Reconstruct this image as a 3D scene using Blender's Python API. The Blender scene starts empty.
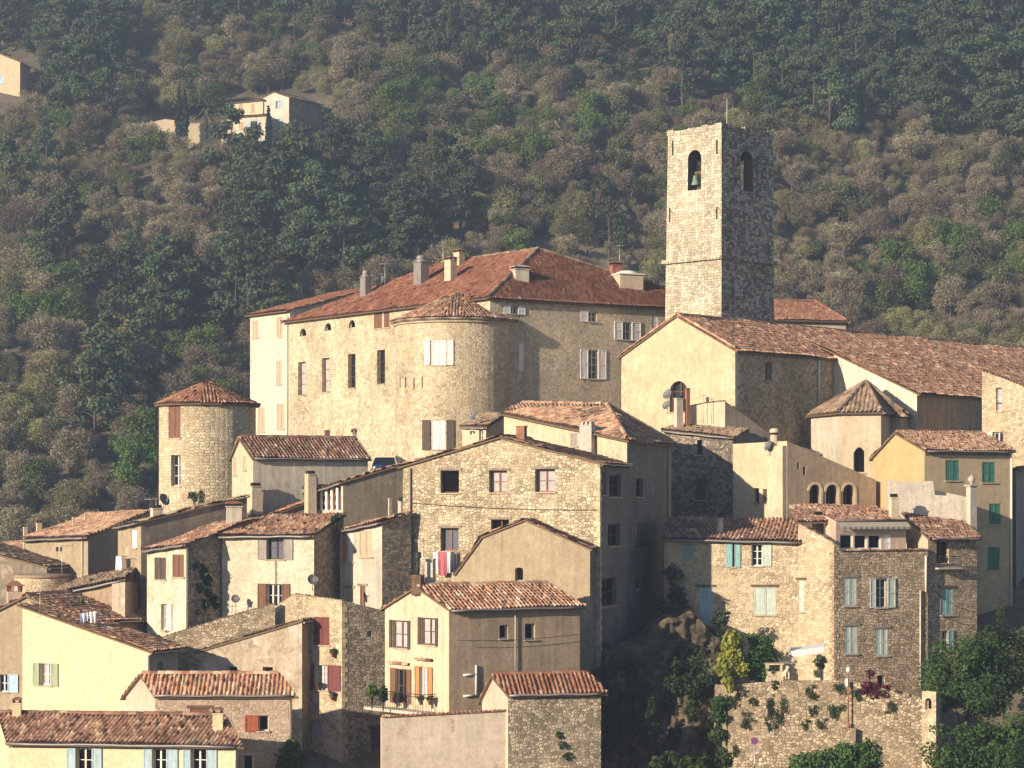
import bpy, bmesh, math, random
import numpy as np
from mathutils import Vector, geometry
from mathutils import noise as mnoise
rnd = random.Random(7)
SC = bpy.context.scene
COL = SC.collection
F, H = 2200.0, 500.0            # focal length and horizon row of the lens, in pixels
V = Vector
def gx(px, Y): return (px-512.0)*Y/F
def gz(py, Y): return (H-py)*Y/F
def P(px, py, Y): return V((gx(px, Y), Y, gz(py, Y)))

# ------------------------------------------------------------------ materials
class NT:
    def __init__(s, name, rough=0.9, spec=0.3):
        s.m = bpy.data.materials.new(name); s.m.use_nodes = True
        s.t = s.m.node_tree; s.n = s.t.nodes; s.l = s.t.links
        s.b = s.n['Principled BSDF']; s.b.inputs['Roughness'].default_value = rough
        s.b.inputs['Specular IOR Level'].default_value = spec
    def set(s, sock, val):
        if isinstance(val, bpy.types.NodeSocket): s.l.new(val, sock)
        elif val is not None:
            if hasattr(sock.default_value, '__len__') and not hasattr(val, '__len__'): val = (val,)*len(sock.default_value)
            if hasattr(val, '__len__') and len(val) == 3 and len(sock.default_value) == 4: val = (*val, 1)
            sock.default_value = val
    def add(s, typ, ins=None, out=0, **kw):
        n = s.n.new(typ)
        for k, v in kw.items(): setattr(n, k, v)
        for k, v in (ins or {}).items(): s.set(n.inputs[k], v)
        return n.outputs[out]
    def math(s, op, a, b=0.0, c=0.0, clamp=False):
        n = s.n.new('ShaderNodeMath'); n.operation = op; n.use_clamp = clamp
        for i, v in enumerate((a, b, c)): s.set(n.inputs[i], v)
        return n.outputs[0]
    def vmath(s, op, a, b):
        n = s.n.new('ShaderNodeVectorMath'); n.operation = op
        s.set(n.inputs[0], a); s.set(n.inputs[1], b); return n.outputs[0]
    def mix(s, f, a, b, mode='MIX'):
        n = s.n.new('ShaderNodeMix'); n.data_type = 'RGBA'; n.blend_type = mode
        s.set(n.inputs[0], f); s.set(n.inputs[6], a); s.set(n.inputs[7], b); return n.outputs[2]
    def ramp(s, f, stops, interp='LINEAR'):
        n = s.n.new('ShaderNodeValToRGB'); n.color_ramp.interpolation = interp
        e = n.color_ramp.elements
        while len(e) < len(stops): e.new(0.5)
        for i, (p, c) in enumerate(stops):
            e[i].position = p
            e[i].color = (*c, 1) if hasattr(c, '__len__') else (c, c, c, 1)
        s.set(n.inputs[0], f); return n.outputs[0]
    def noise(s, vec, scale, detail=3, rough=0.6, out=0):
        return s.add('ShaderNodeTexNoise', {'Vector': vec, 'Scale': scale, 'Detail': detail, 'Roughness': rough}, out)
    def sep(s, v, i): return s.add('ShaderNodeSeparateXYZ', {0: v}, i)
    def mapr(s, f, a, b, c, d):
        return s.add('ShaderNodeMapRange', {0: f, 1: a, 2: b, 3: c, 4: d})
    def bump(s, h, strength, dist):
        s.l.new(s.add('ShaderNodeBump', {'Height': h, 'Strength': strength, 'Distance': dist}), s.b.inputs['Normal'])
    def pos(s): return s.add('ShaderNodeNewGeometry', out=0)
    def uv(s): return s.add('ShaderNodeUVMap', uv_map='UVMap')
    def col(s, c): s.set(s.b.inputs['Base Color'], c); return s.m

def m_plain(name, c, rough=0.8, metal=0.0, var=0.18, spec=0.3):
    s = NT(name, rough, spec); s.b.inputs['Metallic'].default_value = metal
    n = s.noise(s.pos(), 2.5, 4); f = s.mapr(n, 0.3, 0.7, 1-var, 1+var)
    return s.col(s.mix(1.0, c, f, 'MULTIPLY'))

def m_rubble(name, c1, c2, c3, mortar, sx=3.0, sy=4.2, mw=0.055, bump=0.9, stain=(0.72, 1.12), patch=None, dirt=0.35, cov=0.5, rand=0.85):
    s = NT(name, 0.95, 0.15); uv = s.uv(); pos = s.pos()
    q = s.vmath('MULTIPLY', uv, (sx, sy, 1))
    d = s.vmath('SUBTRACT', s.noise(uv, 2.2, 2, out=1), (0.5, 0.5, 0.5))
    q = s.vmath('ADD', q, s.vmath('MULTIPLY', d, (1.1, 1.1, 0)))
    vo = s.add('ShaderNodeTexVoronoi', {'Vector': q, 'Scale': 1.0, 'Randomness': rand}, 1, voronoi_dimensions='2D')
    ed = s.add('ShaderNodeTexVoronoi', {'Vector': q, 'Scale': 1.0, 'Randomness': rand}, 0, voronoi_dimensions='2D', feature='DISTANCE_TO_EDGE')
    r = s.sep(vo, 0)
    c = s.ramp(r, [(0.0, c1), (0.35, c2), (0.7, c3), (1.0, tuple(min(1, k*1.25) for k in c3))])
    fine = s.noise(pos, 9, 4); c = s.mix(1.0, c, s.mapr(fine, 0.25, 0.75, 0.75, 1.22), 'MULTIPLY')
    mk = s.mapr(ed, mw*0.3, mw*1.6, 1, 0)
    lg = s.noise(pos, 0.55, 4)
    cover = s.mapr(lg, cov-0.08, cov+0.14, 0.0, 0.75)   # mortar smeared over the stones in places
    mm = s.math('MAXIMUM', mk, s.math('MULTIPLY', cover, s.mapr(fine, 0.35, 0.6, 0.2, 1.0)))
    c = s.mix(mm, c, s.mix(1.0, mortar, s.mapr(fine, 0.25, 0.75, 0.8, 1.15), 'MULTIPLY'))
    st = s.noise(s.vmath('MULTIPLY', pos, (0.5, 0.5, 0.22)), 0.9, 5, 0.65)
    c = s.mix(1.0, c, s.mapr(st, 0.3, 0.7, *stain), 'MULTIPLY')
    dk = s.noise(pos, 1.7, 6, 0.75); c = s.mix(s.mapr(dk, 0.58, 0.72, 0, dirt), c, (0.10, 0.085, 0.065))
    if patch:
        pn = s.noise(pos, 0.33, 3, 0.5); c = s.mix(s.mapr(pn, 0.56, 0.62, 0, 0.85), c, s.mix(1.0, patch, s.mapr(fine, 0.3, 0.7, 0.85, 1.1), 'MULTIPLY'))
    hgt = s.math('ADD', s.math('MULTIPLY', s.mapr(ed, 0, mw*2.5, 0, 1), s.math('SUBTRACT', 1.0, s.math('MULTIPLY', cover, 0.9))), s.math('MULTIPLY', fine, 0.7))
    hgt = s.math('ADD', hgt, s.math('MULTIPLY', r, 0.5))
    s.bump(hgt, bump*0.9, 0.05)
    return s.col(c)

def m_ashlar(name, cols, mortar, w=0.55, h=0.3, bump=0.8, stain=(0.75, 1.12), dark=0.3):
    s = NT(name, 0.95, 0.15); uv = s.uv(); pos = s.pos()
    d = s.vmath('SUBTRACT', s.noise(uv, 1.7, 3, out=1), (0.5, 0.5, 0.5))
    q = s.vmath('ADD', uv, s.vmath('MULTIPLY', d, (0.42, 0.2, 0)))
    rowv = s.math('FLOOR', s.math('DIVIDE', s.sep(q, 1), h))
    wn = s.add('ShaderNodeTexWhiteNoise', {'W': rowv}, 0, noise_dimensions='1D')
    u = s.math('ADD', s.math('DIVIDE', s.sep(q, 0), s.math('MULTIPLY', w, s.mapr(wn, 0, 1, 0.65, 1.3))), s.math('MULTIPLY', wn, 17.0))
    fu = s.math('FRACT', u); fv = s.math('FRACT', s.math('DIVIDE', s.sep(q, 1), h))
    idv = s.add('ShaderNodeCombineXYZ', {0: s.math('FLOOR', u), 1: rowv})
    rr = s.add('ShaderNodeTexWhiteNoise', {'Vector': idv}, 0, noise_dimensions='2D')
    eu = s.math('MULTIPLY', s.math('MINIMUM', fu, s.math('SUBTRACT', 1.0, fu)), w)
    ev = s.math('MULTIPLY', s.math('MINIMUM', fv, s.math('SUBTRACT', 1.0, fv)), h)
    e = s.math('MINIMUM', eu, ev)
    n = len(cols); c = s.ramp(rr, [(i/(n-1), k) for i, k in enumerate(cols)])
    fine = s.noise(pos, 8, 5); c = s.mix(1.0, c, s.mapr(fine, 0.25, 0.75, 0.7, 1.25), 'MULTIPLY')
    c = s.mix(s.mapr(e, 0.008, 0.035, 1, 0), c, mortar)
    st = s.noise(s.vmath('MULTIPLY', pos, (0.6, 0.6, 0.3)), 0.8, 6, 0.7)
    c = s.mix(1.0, c, s.mapr(st, 0.3, 0.7, *stain), 'MULTIPLY')
    dk = s.noise(pos, 1.6, 7, 0.8); c = s.mix(s.mapr(dk, 0.53, 0.66, 0, dark), c, (0.06, 0.055, 0.045))
    hg = s.math('ADD', s.mapr(e, 0, 0.06, 0, 1), s.math('ADD', s.math('MULTIPLY', fine, 0.8), s.math('MULTIPLY', rr, 0.5)))
    s.bump(hg, bump, 0.07)
    return s.col(c)

def m_plaster(name, c, stain=0.35, patch=None, streak=0.3, bump=0.35, pth=0.6, light=None):
    s = NT(name, 0.95, 0.15); pos = s.pos()
    big = s.noise(pos, 0.45, 5, 0.62); fine = s.noise(pos, 7, 5, 0.7)
    k = s.mix(1.0, c, s.mapr(big, 0.3, 0.7, 1-stain, 1+stain*0.45), 'MULTIPLY')
    if light: k = s.mix(s.mapr(s.noise(pos, 0.8, 4), 0.52, 0.66, 0, 0.8), k, light)
    sv = s.noise(s.vmath('MULTIPLY', pos, (3.2, 3.2, 0.22)), 1.0, 4, 0.6)
    k = s.mix(1.0, k, s.mapr(sv, 0.35, 0.72, 1+streak*0.25, 1-streak), 'MULTIPLY')
    k = s.mix(1.0, k, s.mapr(fine, 0.25, 0.75, 0.80, 1.16), 'MULTIPLY')
    gr = s.noise(pos, 1.4, 7, 0.78); k = s.mix(s.mapr(gr, 0.54, 0.72, 0, 0.45), k, s.mix(1.0, c, (0.5, 0.47, 0.42), 'MULTIPLY'))
    md = s.noise(pos, 2.6, 5, 0.7); k = s.mix(1.0, k, s.mapr(md, 0.3, 0.7, 0.88, 1.1), 'MULTIPLY')
    if patch:
        pn = s.noise(pos, 0.75, 5, 0.6); k = s.mix(s.mapr(pn, pth, pth+0.04, 0, 0.8), k, s.mix(1.0, patch, s.mapr(s.noise(pos, 5, 3), 0.3, 0.7, 0.6, 1.4), 'MULTIPLY'))
    s.bump(s.math('ADD', s.math('MULTIPLY', fine, 0.5), s.noise(pos, 1.6, 4)), bump, 0.06)
    return s.col(k)

def m_tile(name, cols, lichen=0.3, lcol=(0.30, 0.27, 0.21), dark=0.35):
    s = NT(name, 0.9, 0.2); uv = s.uv(); pos = s.pos()
    idv = s.add('ShaderNodeCombineXYZ', {0: s.math('FLOOR', s.sep(uv, 0)), 1: s.math('FLOOR', s.sep(uv, 1))})
    wn = s.add('ShaderNodeTexWhiteNoise', {'Vector': idv}, 0, noise_dimensions='2D')
    n = len(cols); c = s.ramp(wn, [(i/(n-1), k) for i, k in enumerate(cols)])
    c = s.mix(1.0, c, s.mapr(s.noise(pos, 6, 4), 0.25, 0.75, 0.75, 1.25), 'MULTIPLY')
    c = s.mix(1.0, c, s.mapr(s.noise(pos, 0.35, 4), 0.3, 0.7, 0.78, 1.2), 'MULTIPLY')
    c = s.mix(s.mapr(s.noise(pos, 2.6, 6, 0.75), 0.53, 0.66, 0, lichen), c, lcol)
    c = s.mix(s.mapr(s.noise(pos, 1.1, 6, 0.75), 0.56, 0.7, 0, dark), c, (0.05, 0.04, 0.035))
    return s.col(c)

def m_leaf(name, c1, c2, c3, trans=0.25, scale=0.8):
    s = NT(name, 0.75, 0.15)
    oi = s.add('ShaderNodeObjectInfo', out=5)
    n = s.noise(s.pos(), scale, 4, 0.7)
    c = s.ramp(n, [(0.3, c1), (0.5, c2), (0.7, c3)])
    c = s.mix(1.0, c, s.mapr(oi, 0, 1, 0.72, 1.3), 'MULTIPLY')
    hs = s.add('ShaderNodeHueSaturation', {'Hue': s.mapr(oi, 0, 1, 0.485, 0.515), 'Saturation': 1.0, 'Value': 1.0, 'Color': c})
    s.set(s.b.inputs['Base Color'], hs)
    tr = s.add('ShaderNodeBsdfTranslucent', {'Color': hs})
    mx = s.n.new('ShaderNodeMixShader'); mx.inputs[0].default_value = trans
    s.l.new(s.b.outputs[0], mx.inputs[1]); s.l.new(tr, mx.inputs[2])
    s.l.new(mx.outputs[0], s.n['Material Output'].inputs[0])
    return s.m

def m_shutter(name, c, var=0.2):
    s = NT(name, 0.75, 0.25); pos = s.pos()
    n = s.noise(s.vmath('MULTIPLY', pos, (8, 8, 1.5)), 1.0, 4)
    k = s.mix(1.0, c, s.mapr(n, 0.3, 0.7, 1-var, 1+var), 'MULTIPLY')
    z = s.math('FRACT', s.math('MULTIPLY', s.sep(pos, 2), 14.0))
    s.bump(z, 0.35, 0.02)
    return s.col(k)

def m_glass(name, c=(0.012, 0.014, 0.018), rough=0.12):
    s = NT(name, rough, 0.5); n = s.noise(s.pos(), 1.3, 2)
    s.bump(n, 0.15, 0.02)
    return s.col(c)

# ------------------------------------------------------------------ geometry
class G:
    """collects faces of ONE mesh"""
    def __init__(s): s.v = []; s.f = []; s.m = []; s.u = []; s.sm = []
    def poly(s, pts, mat=0, uv=None, smooth=False):
        b = len(s.v); s.v.extend([V(p) for p in pts]); s.f.append(tuple(range(b, b+len(pts)))); s.m.append(mat); s.sm.append(smooth)
        if uv is None:
            a = V(pts[0]); n = V((0, 0, 0))
            for i in range(1, len(pts)-1): n += (V(pts[i])-a).cross(V(pts[i+1])-a)
            if n.length > 0: n.normalize()
            if abs(n.z) > 0.75: uv = [(p[0], p[1]) for p in pts]
            else:
                t = V((-n.y, n.x, 0)); t = t.normalized() if t.length > 1e-6 else V((1, 0, 0))
                uv = [(V(p).dot(t), p[2]) for p in pts]
        s.u.append(uv)
    def obox(s, o, a, b, c, mat=0):
        """box from corner o along vectors a, b, c (right-handed)"""
        o, a, b, c = V(o), V(a), V(b), V(c)
        if a.cross(b).dot(c) < 0: a, b = b, a
        p = [o, o+a, o+a+b, o+b, o+c, o+a+c, o+a+b+c, o+b+c]
        for q in ((3, 2, 1, 0), (4, 5, 6, 7), (0, 1, 5, 4), (1, 2, 6, 5), (2, 3, 7, 6), (3, 0, 4, 7)):
            s.poly([p[i] for i in q], mat)
    def cbox(s, c, sx, sy, sz, rot=0.0, mat=0, taper=1.0):
        """box standing on c (centre of its base), turned by rot about z"""
        cs, sn = math.cos(rot), math.sin(rot); c = V(c)
        def w(x, y, z, k=1): return c+V((cs*x*k-sn*y*k, sn*x*k+cs*y*k, z))
        x, y = sx/2, sy/2
        p = [w(-x, -y, 0), w(x, -y, 0), w(x, y, 0), w(-x, y, 0), w(-x, -y, sz, taper), w(x, -y, sz, taper), w(x, y, sz, taper), w(-x, y, sz, taper)]
        for q in ((3, 2, 1, 0), (4, 5, 6, 7), (0, 1, 5, 4), (1, 2, 6, 5), (2, 3, 7, 6), (3, 0, 4, 7)):
            s.poly([p[i] for i in q], mat)
    def tube(s, pts, r, n=6, mat=0, r2=None, smooth=True):
        pts = [V(p) for p in pts]; rings = []
        for i, p in enumerate(pts):
            d = (pts[min(i+1, len(pts)-1)]-pts[max(i-1, 0)]).normalized()
            a = d.cross(V((0, 0, 1)));
            if a.length < 0.05: a = d.cross(V((1, 0, 0)))
            a.normalize(); b = d.cross(a)
            rr = r if r2 is None else r+(r2-r)*i/(len(pts)-1)
            rings.append([p+(a*math.cos(2*math.pi*k/n)+b*math.sin(2*math.pi*k/n))*rr for k in range(n)])
        for i in range(len(rings)-1):
            for k in range(n):
                s.poly([rings[i][k], rings[i+1][k], rings[i+1][(k+1) % n], rings[i][(k+1) % n]], mat, smooth=smooth)
        s.poly(rings[0], mat); s.poly(rings[-1][::-1], mat)
    def lathe(s, c, prof, n=16, mat=0, a0=0.0, a1=2*math.pi, smooth=True, uvr=None):
        """prof: list of (r, z)"""
        c = V(c); full = abs(a1-a0-2*math.pi) < 1e-6
        A = [a0+(a1-a0)*k/n for k in range(n+1)]
        for i in range(len(prof)-1):
            (r0, z0), (r1, z1) = prof[i], prof[i+1]
            for k in range(n):
                q = []; uv = []
                for (r, z, a) in ((r0, z0, A[k]), (r0, z0, A[k+1]), (r1, z1, A[k+1]), (r1, z1, A[k])):
                    q.append(c+V((r*math.cos(a), r*math.sin(a), z))); uv.append(((uvr or max(r0, r1))*a, c.z+z))
                if r0 < 1e-6: q.pop(0); uv.pop(0)
                elif r1 < 1e-6: q.pop(); uv.pop()
                s.poly(q, mat, uv, smooth)
    def mesh(s, name, off=V((0, 0, 0)), mats=(), weld=False):
        me = bpy.data.meshes.new(name)
        me.from_pydata([tuple(p-off) for p in s.v], [], s.f)
        uvl = me.uv_layers.new(name='UVMap')
        uvl.data.foreach_set('uv', [c for f in s.u for q in f for c in q[:2]])
        me.polygons.foreach_set('material_index', s.m)
        me.polygons.foreach_set('use_smooth', s.sm)
        for m in mats: me.materials.append(m)
        if weld or any(s.sm):
            bm = bmesh.new(); bm.from_mesh(me); bmesh.ops.remove_doubles(bm, verts=bm.verts, dist=1e-4); bm.to_mesh(me); bm.free()
        me.update(); return me

def tag(o, label=None, cat=None, group=None, kind=None):
    for k, v in (('label', label), ('category', cat), ('group', group), ('kind', kind)):
        if v: o[k] = v
    return o
def root_of(o):
    while o.parent: o = o.parent
    return o
def empty(name, loc, label, cat, group=None):
    if cat == 'house' and group is None: group = 'houses of the hilltop village'
    o = bpy.data.objects.new(name, None); COL.objects.link(o); o.location = loc; o.empty_display_size = 0.3
    return tag(o, label, cat, group)
def link(name, me, parent=None, loc=None):
    o = bpy.data.objects.new(name, me); COL.objects.link(o)
    if parent is not None: o.parent = parent
    if loc is not None: o.location = loc
    return o
def part(name, g, mats, parent, label=None, weld=False):
    off = root_of(parent).location.copy()
    o = link(name, g.mesh(name, off, mats if isinstance(mats, (list, tuple)) else [mats], weld), parent)
    if label: o['label'] = label
    return o
def solo(name, g, mats, label, cat, loc, group=None, kind=None, weld=False):
    loc = V(loc)
    o = link(name, g.mesh(name, loc, mats if isinstance(mats, (list, tuple)) else [mats], weld), None, loc)
    return tag(o, label, cat, group, kind)

# ------------------------------------------------------------------ canal tile roofs
def tile_mesh(poly, ovs, name, off, mats, pitch=0.23, row=0.38, lift=0.06, slab=0.09, seed=0, wob=0.05):
    """clay tiles over the planar convex polygon poly; its first edge is the eave; ovs pushes each edge outward"""
    p = [V(q) for q in poly]; u = (p[1]-p[0]).normalized()
    nrm = V((0, 0, 0))
    for i in range(1, len(p)-1): nrm += (p[i]-p[0]).cross(p[i+1]-p[0])
    nrm.normalize()
    if nrm.z < 0: nrm = -nrm
    v = nrm.cross(u).normalized()
    o = p[0]+nrm*lift
    q = [((k-p[0]).dot(u), (k-p[0]).dot(v)) for k in p]; n = len(q)
    area = sum(q[i][0]*q[(i+1) % n][1]-q[(i+1) % n][0]*q[i][1] for i in range(n))
    sg = 1 if area > 0 else -1
    lines = []
    for i in range(n):
        a, b = q[i], q[(i+1) % n]; dx, dy = b[0]-a[0], b[1]-a[1]; L = math.hypot(dx, dy)
        nx, ny = sg*dy/L, -sg*dx/L
        lines.append((a[0]+nx*ovs[i], a[1]+ny*ovs[i], dx/L, dy/L, nx, ny))
    Q = []
    for i in range(n):
        a, b = lines[i-1], lines[i]; det = a[2]*-b[3]+b[2]*a[3]
        t = ((b[0]-a[0])*-b[3]+b[2]*(b[1]-a[1]))/det
        Q.append((a[0]+a[2]*t, a[1]+a[3]*t))
    u0, u1 = min(k[0] for k in Q), max(k[0] for k in Q); v0, v1 = min(k[1] for k in Q), max(k[1] for k in Q)
    prof = [(0.0, 0.0), (0.2, 0.0), (0.3, 0.055), (0.42, 0.08), (0.58, 0.08), (0.7, 0.055), (0.8, 0.0)]
    nc = int(math.ceil((u1-u0)/pitch)); nr = int(math.ceil((v1-v0)/row))
    rg = np.random.RandomState(seed+11)
    hj = rg.normal(0, 0.015, (nc, nr)); vj = rg.normal(0, 0.035, (nc, nr)); cj = rg.normal(0, 0.012, nc)
    np_ = len(prof); vs = []; fs = []; uvs = []
    W = lambda uu, vv: wob*(math.sin(uu*1.1+seed)*0.6+math.sin(uu*0.43+vv*0.9+seed*2)*0.8)
    nl = nr*2
    cols = []
    for c in range(nc):
        for k, (f, h) in enumerate(prof): cols.append((c, f, h))
    cols.append((nc-1, 1.0, 0.0))
    for (c, f, h) in cols:
        for r in range(nr):
            uu = u0+(c+f)*pitch+cj[c]
            va = v0+r*row+(vj[c, r] if r else 0); vb = v0+(r+1)*row+(vj[c, r+1] if r+1 < nr else 0)
            for vv, hh in ((va, 0.045), (vb, 0.0)):
                z = h+hh*(1 if h > 0.01 else 0.6)+hj[c, r]+W(uu, vv)
                vs.append(o+u*uu+v*vv+nrm*z)
    for i in range(len(cols)-1):
        c, f, _ = cols[i]; f2 = cols[i+1][1] if cols[i+1][0] == c and cols[i+1][1] > f else 1.0
        for j in range(nl-1):
            fs.append((i*nl+j, (i+1)*nl+j, (i+1)*nl+j+1, i*nl+j+1))
            rr = j//2; g0, g1 = (0.1, 0.9) if j % 2 == 0 else (0.92, 0.95)
            a, b = c+0.03+f*0.94, c+0.03+f2*0.94
            uvs += [a, rr+g0, b, rr+g0, b, rr+g1, a, rr+g1]
    me = bpy.data.meshes.new(name); me.from_pydata([tuple(k) for k in vs], [], fs)
    me.uv_layers.new(name='UVMap').data.foreach_set('uv', uvs)
    bm = bmesh.new(); bm.from_mesh(me)
    for (ax, ay, dx, dy, nx, ny) in lines:
        bmesh.ops.bisect_plane(bm, geom=bm.verts[:]+bm.edges[:]+bm.faces[:], plane_co=o+u*ax+v*ay, plane_no=u*nx+v*ny, clear_outer=True)
    for f in bm.faces: f.smooth = True
    # the boards under the tiles
    top = [bm.verts.new(o+u*a+v*b-nrm*(0.035)) for a, b in Q]; bot = [bm.verts.new(o+u*a+v*b-nrm*(0.035+slab)) for a, b in Q]
    ff = [bm.faces.new(top if sg > 0 else top[::-1]), bm.faces.new(bot[::-1] if sg > 0 else bot)]
    for i in range(n):
        k = (top[i-1], bot[i-1], bot[i], top[i]); ff.append(bm.faces.new(k if sg > 0 else k[::-1]))
    for f in ff: f.material_index = 1
    for w in bm.verts: w.co -= off
    bm.to_mesh(me); bm.free()
    for m in mats: me.materials.append(m)
    return me

def ridge_tiles(g, a, b, r=0.13, seg=0.42, lift=0.1, mat=0):
    a, b = V(a), V(b); d = b-a; L = d.length; d.normalize(); sd = d.cross(V((0, 0, 1))).normalized(); up = sd.cross(d).normalized()
    k = max(1, int(L/seg))
    for i in range(k):
        r0, r1 = r*1.1, r*0.92; t0, t1 = L*i/k-0.03, L*(i+1)/k
        lj = rnd.uniform(-0.012, 0.018); idu = rnd.randint(0, 999)
        for j in range(6):
            a0, a1 = -0.35+j*(math.pi+0.7)/6, -0.35+(j+1)*(math.pi+0.7)/6
            q = []
            for (t, rr, an) in ((t0, r0, a0), (t1, r1, a0), (t1, r1, a1), (t0, r0, a1)):
                q.append(a+d*t+sd*math.cos(an)*rr+up*(math.sin(an)*rr+lift+lj))
            g.poly(q, mat, [(idu+0.5, 0.5)]*4, True)

# ------------------------------------------------------------------ houses
class Face:
    def __init__(s, A, B):
        s.A = V((A[0], A[1])); s.B = V((B[0], B[1])); d = s.B-s.A; s.L = d.length; s.d = d/s.L; s.n = V((s.d.y, -s.d.x)); s.holes = []; s.top = None; s.mat = 0; s.zb = 0
    def hit(s, px, py):
        u = (px-512)/F; t = (u*s.A.y-s.A.x)/(s.d.x-u*s.d.y); Y = s.A.y+s.d.y*t
        return t, gz(py, Y)
    def pt(s, a, z, o=0.0):
        q = s.A+s.d*a+s.n*o; return V((q.x, q.y, z))
    def rect(s, x0, y0, x1, y1):
        ym, xm = (y0+y1)/2, (x0+x1)/2
        return s.hit(x0, ym)[0], s.hit(x1, ym)[0], s.hit(xm, y1)[1], s.hit(xm, y0)[1]

def arch_poly(s0, s1, z0, z1, rise=None, n=10, pointed=False):
    w = (s1-s0)/2; c = (s0+s1)/2; r = rise or w
    pts = [(s0, z0), (s1, z0)]
    for k in range(n+1):
        a = math.pi*k/n
        if pointed:
            x = math.cos(a); zz = math.sqrt(max(0, 1-((1+abs(x))/2)**2))/0.866*r if abs(x) < 1 else 0
            zz = (1-abs(x)**1.6)*r
            pts.append((c+w*x, z1-r+zz))
        else: pts.append((c+w*math.cos(a), z1-r+r*math.sin(a)))
    return pts

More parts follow.
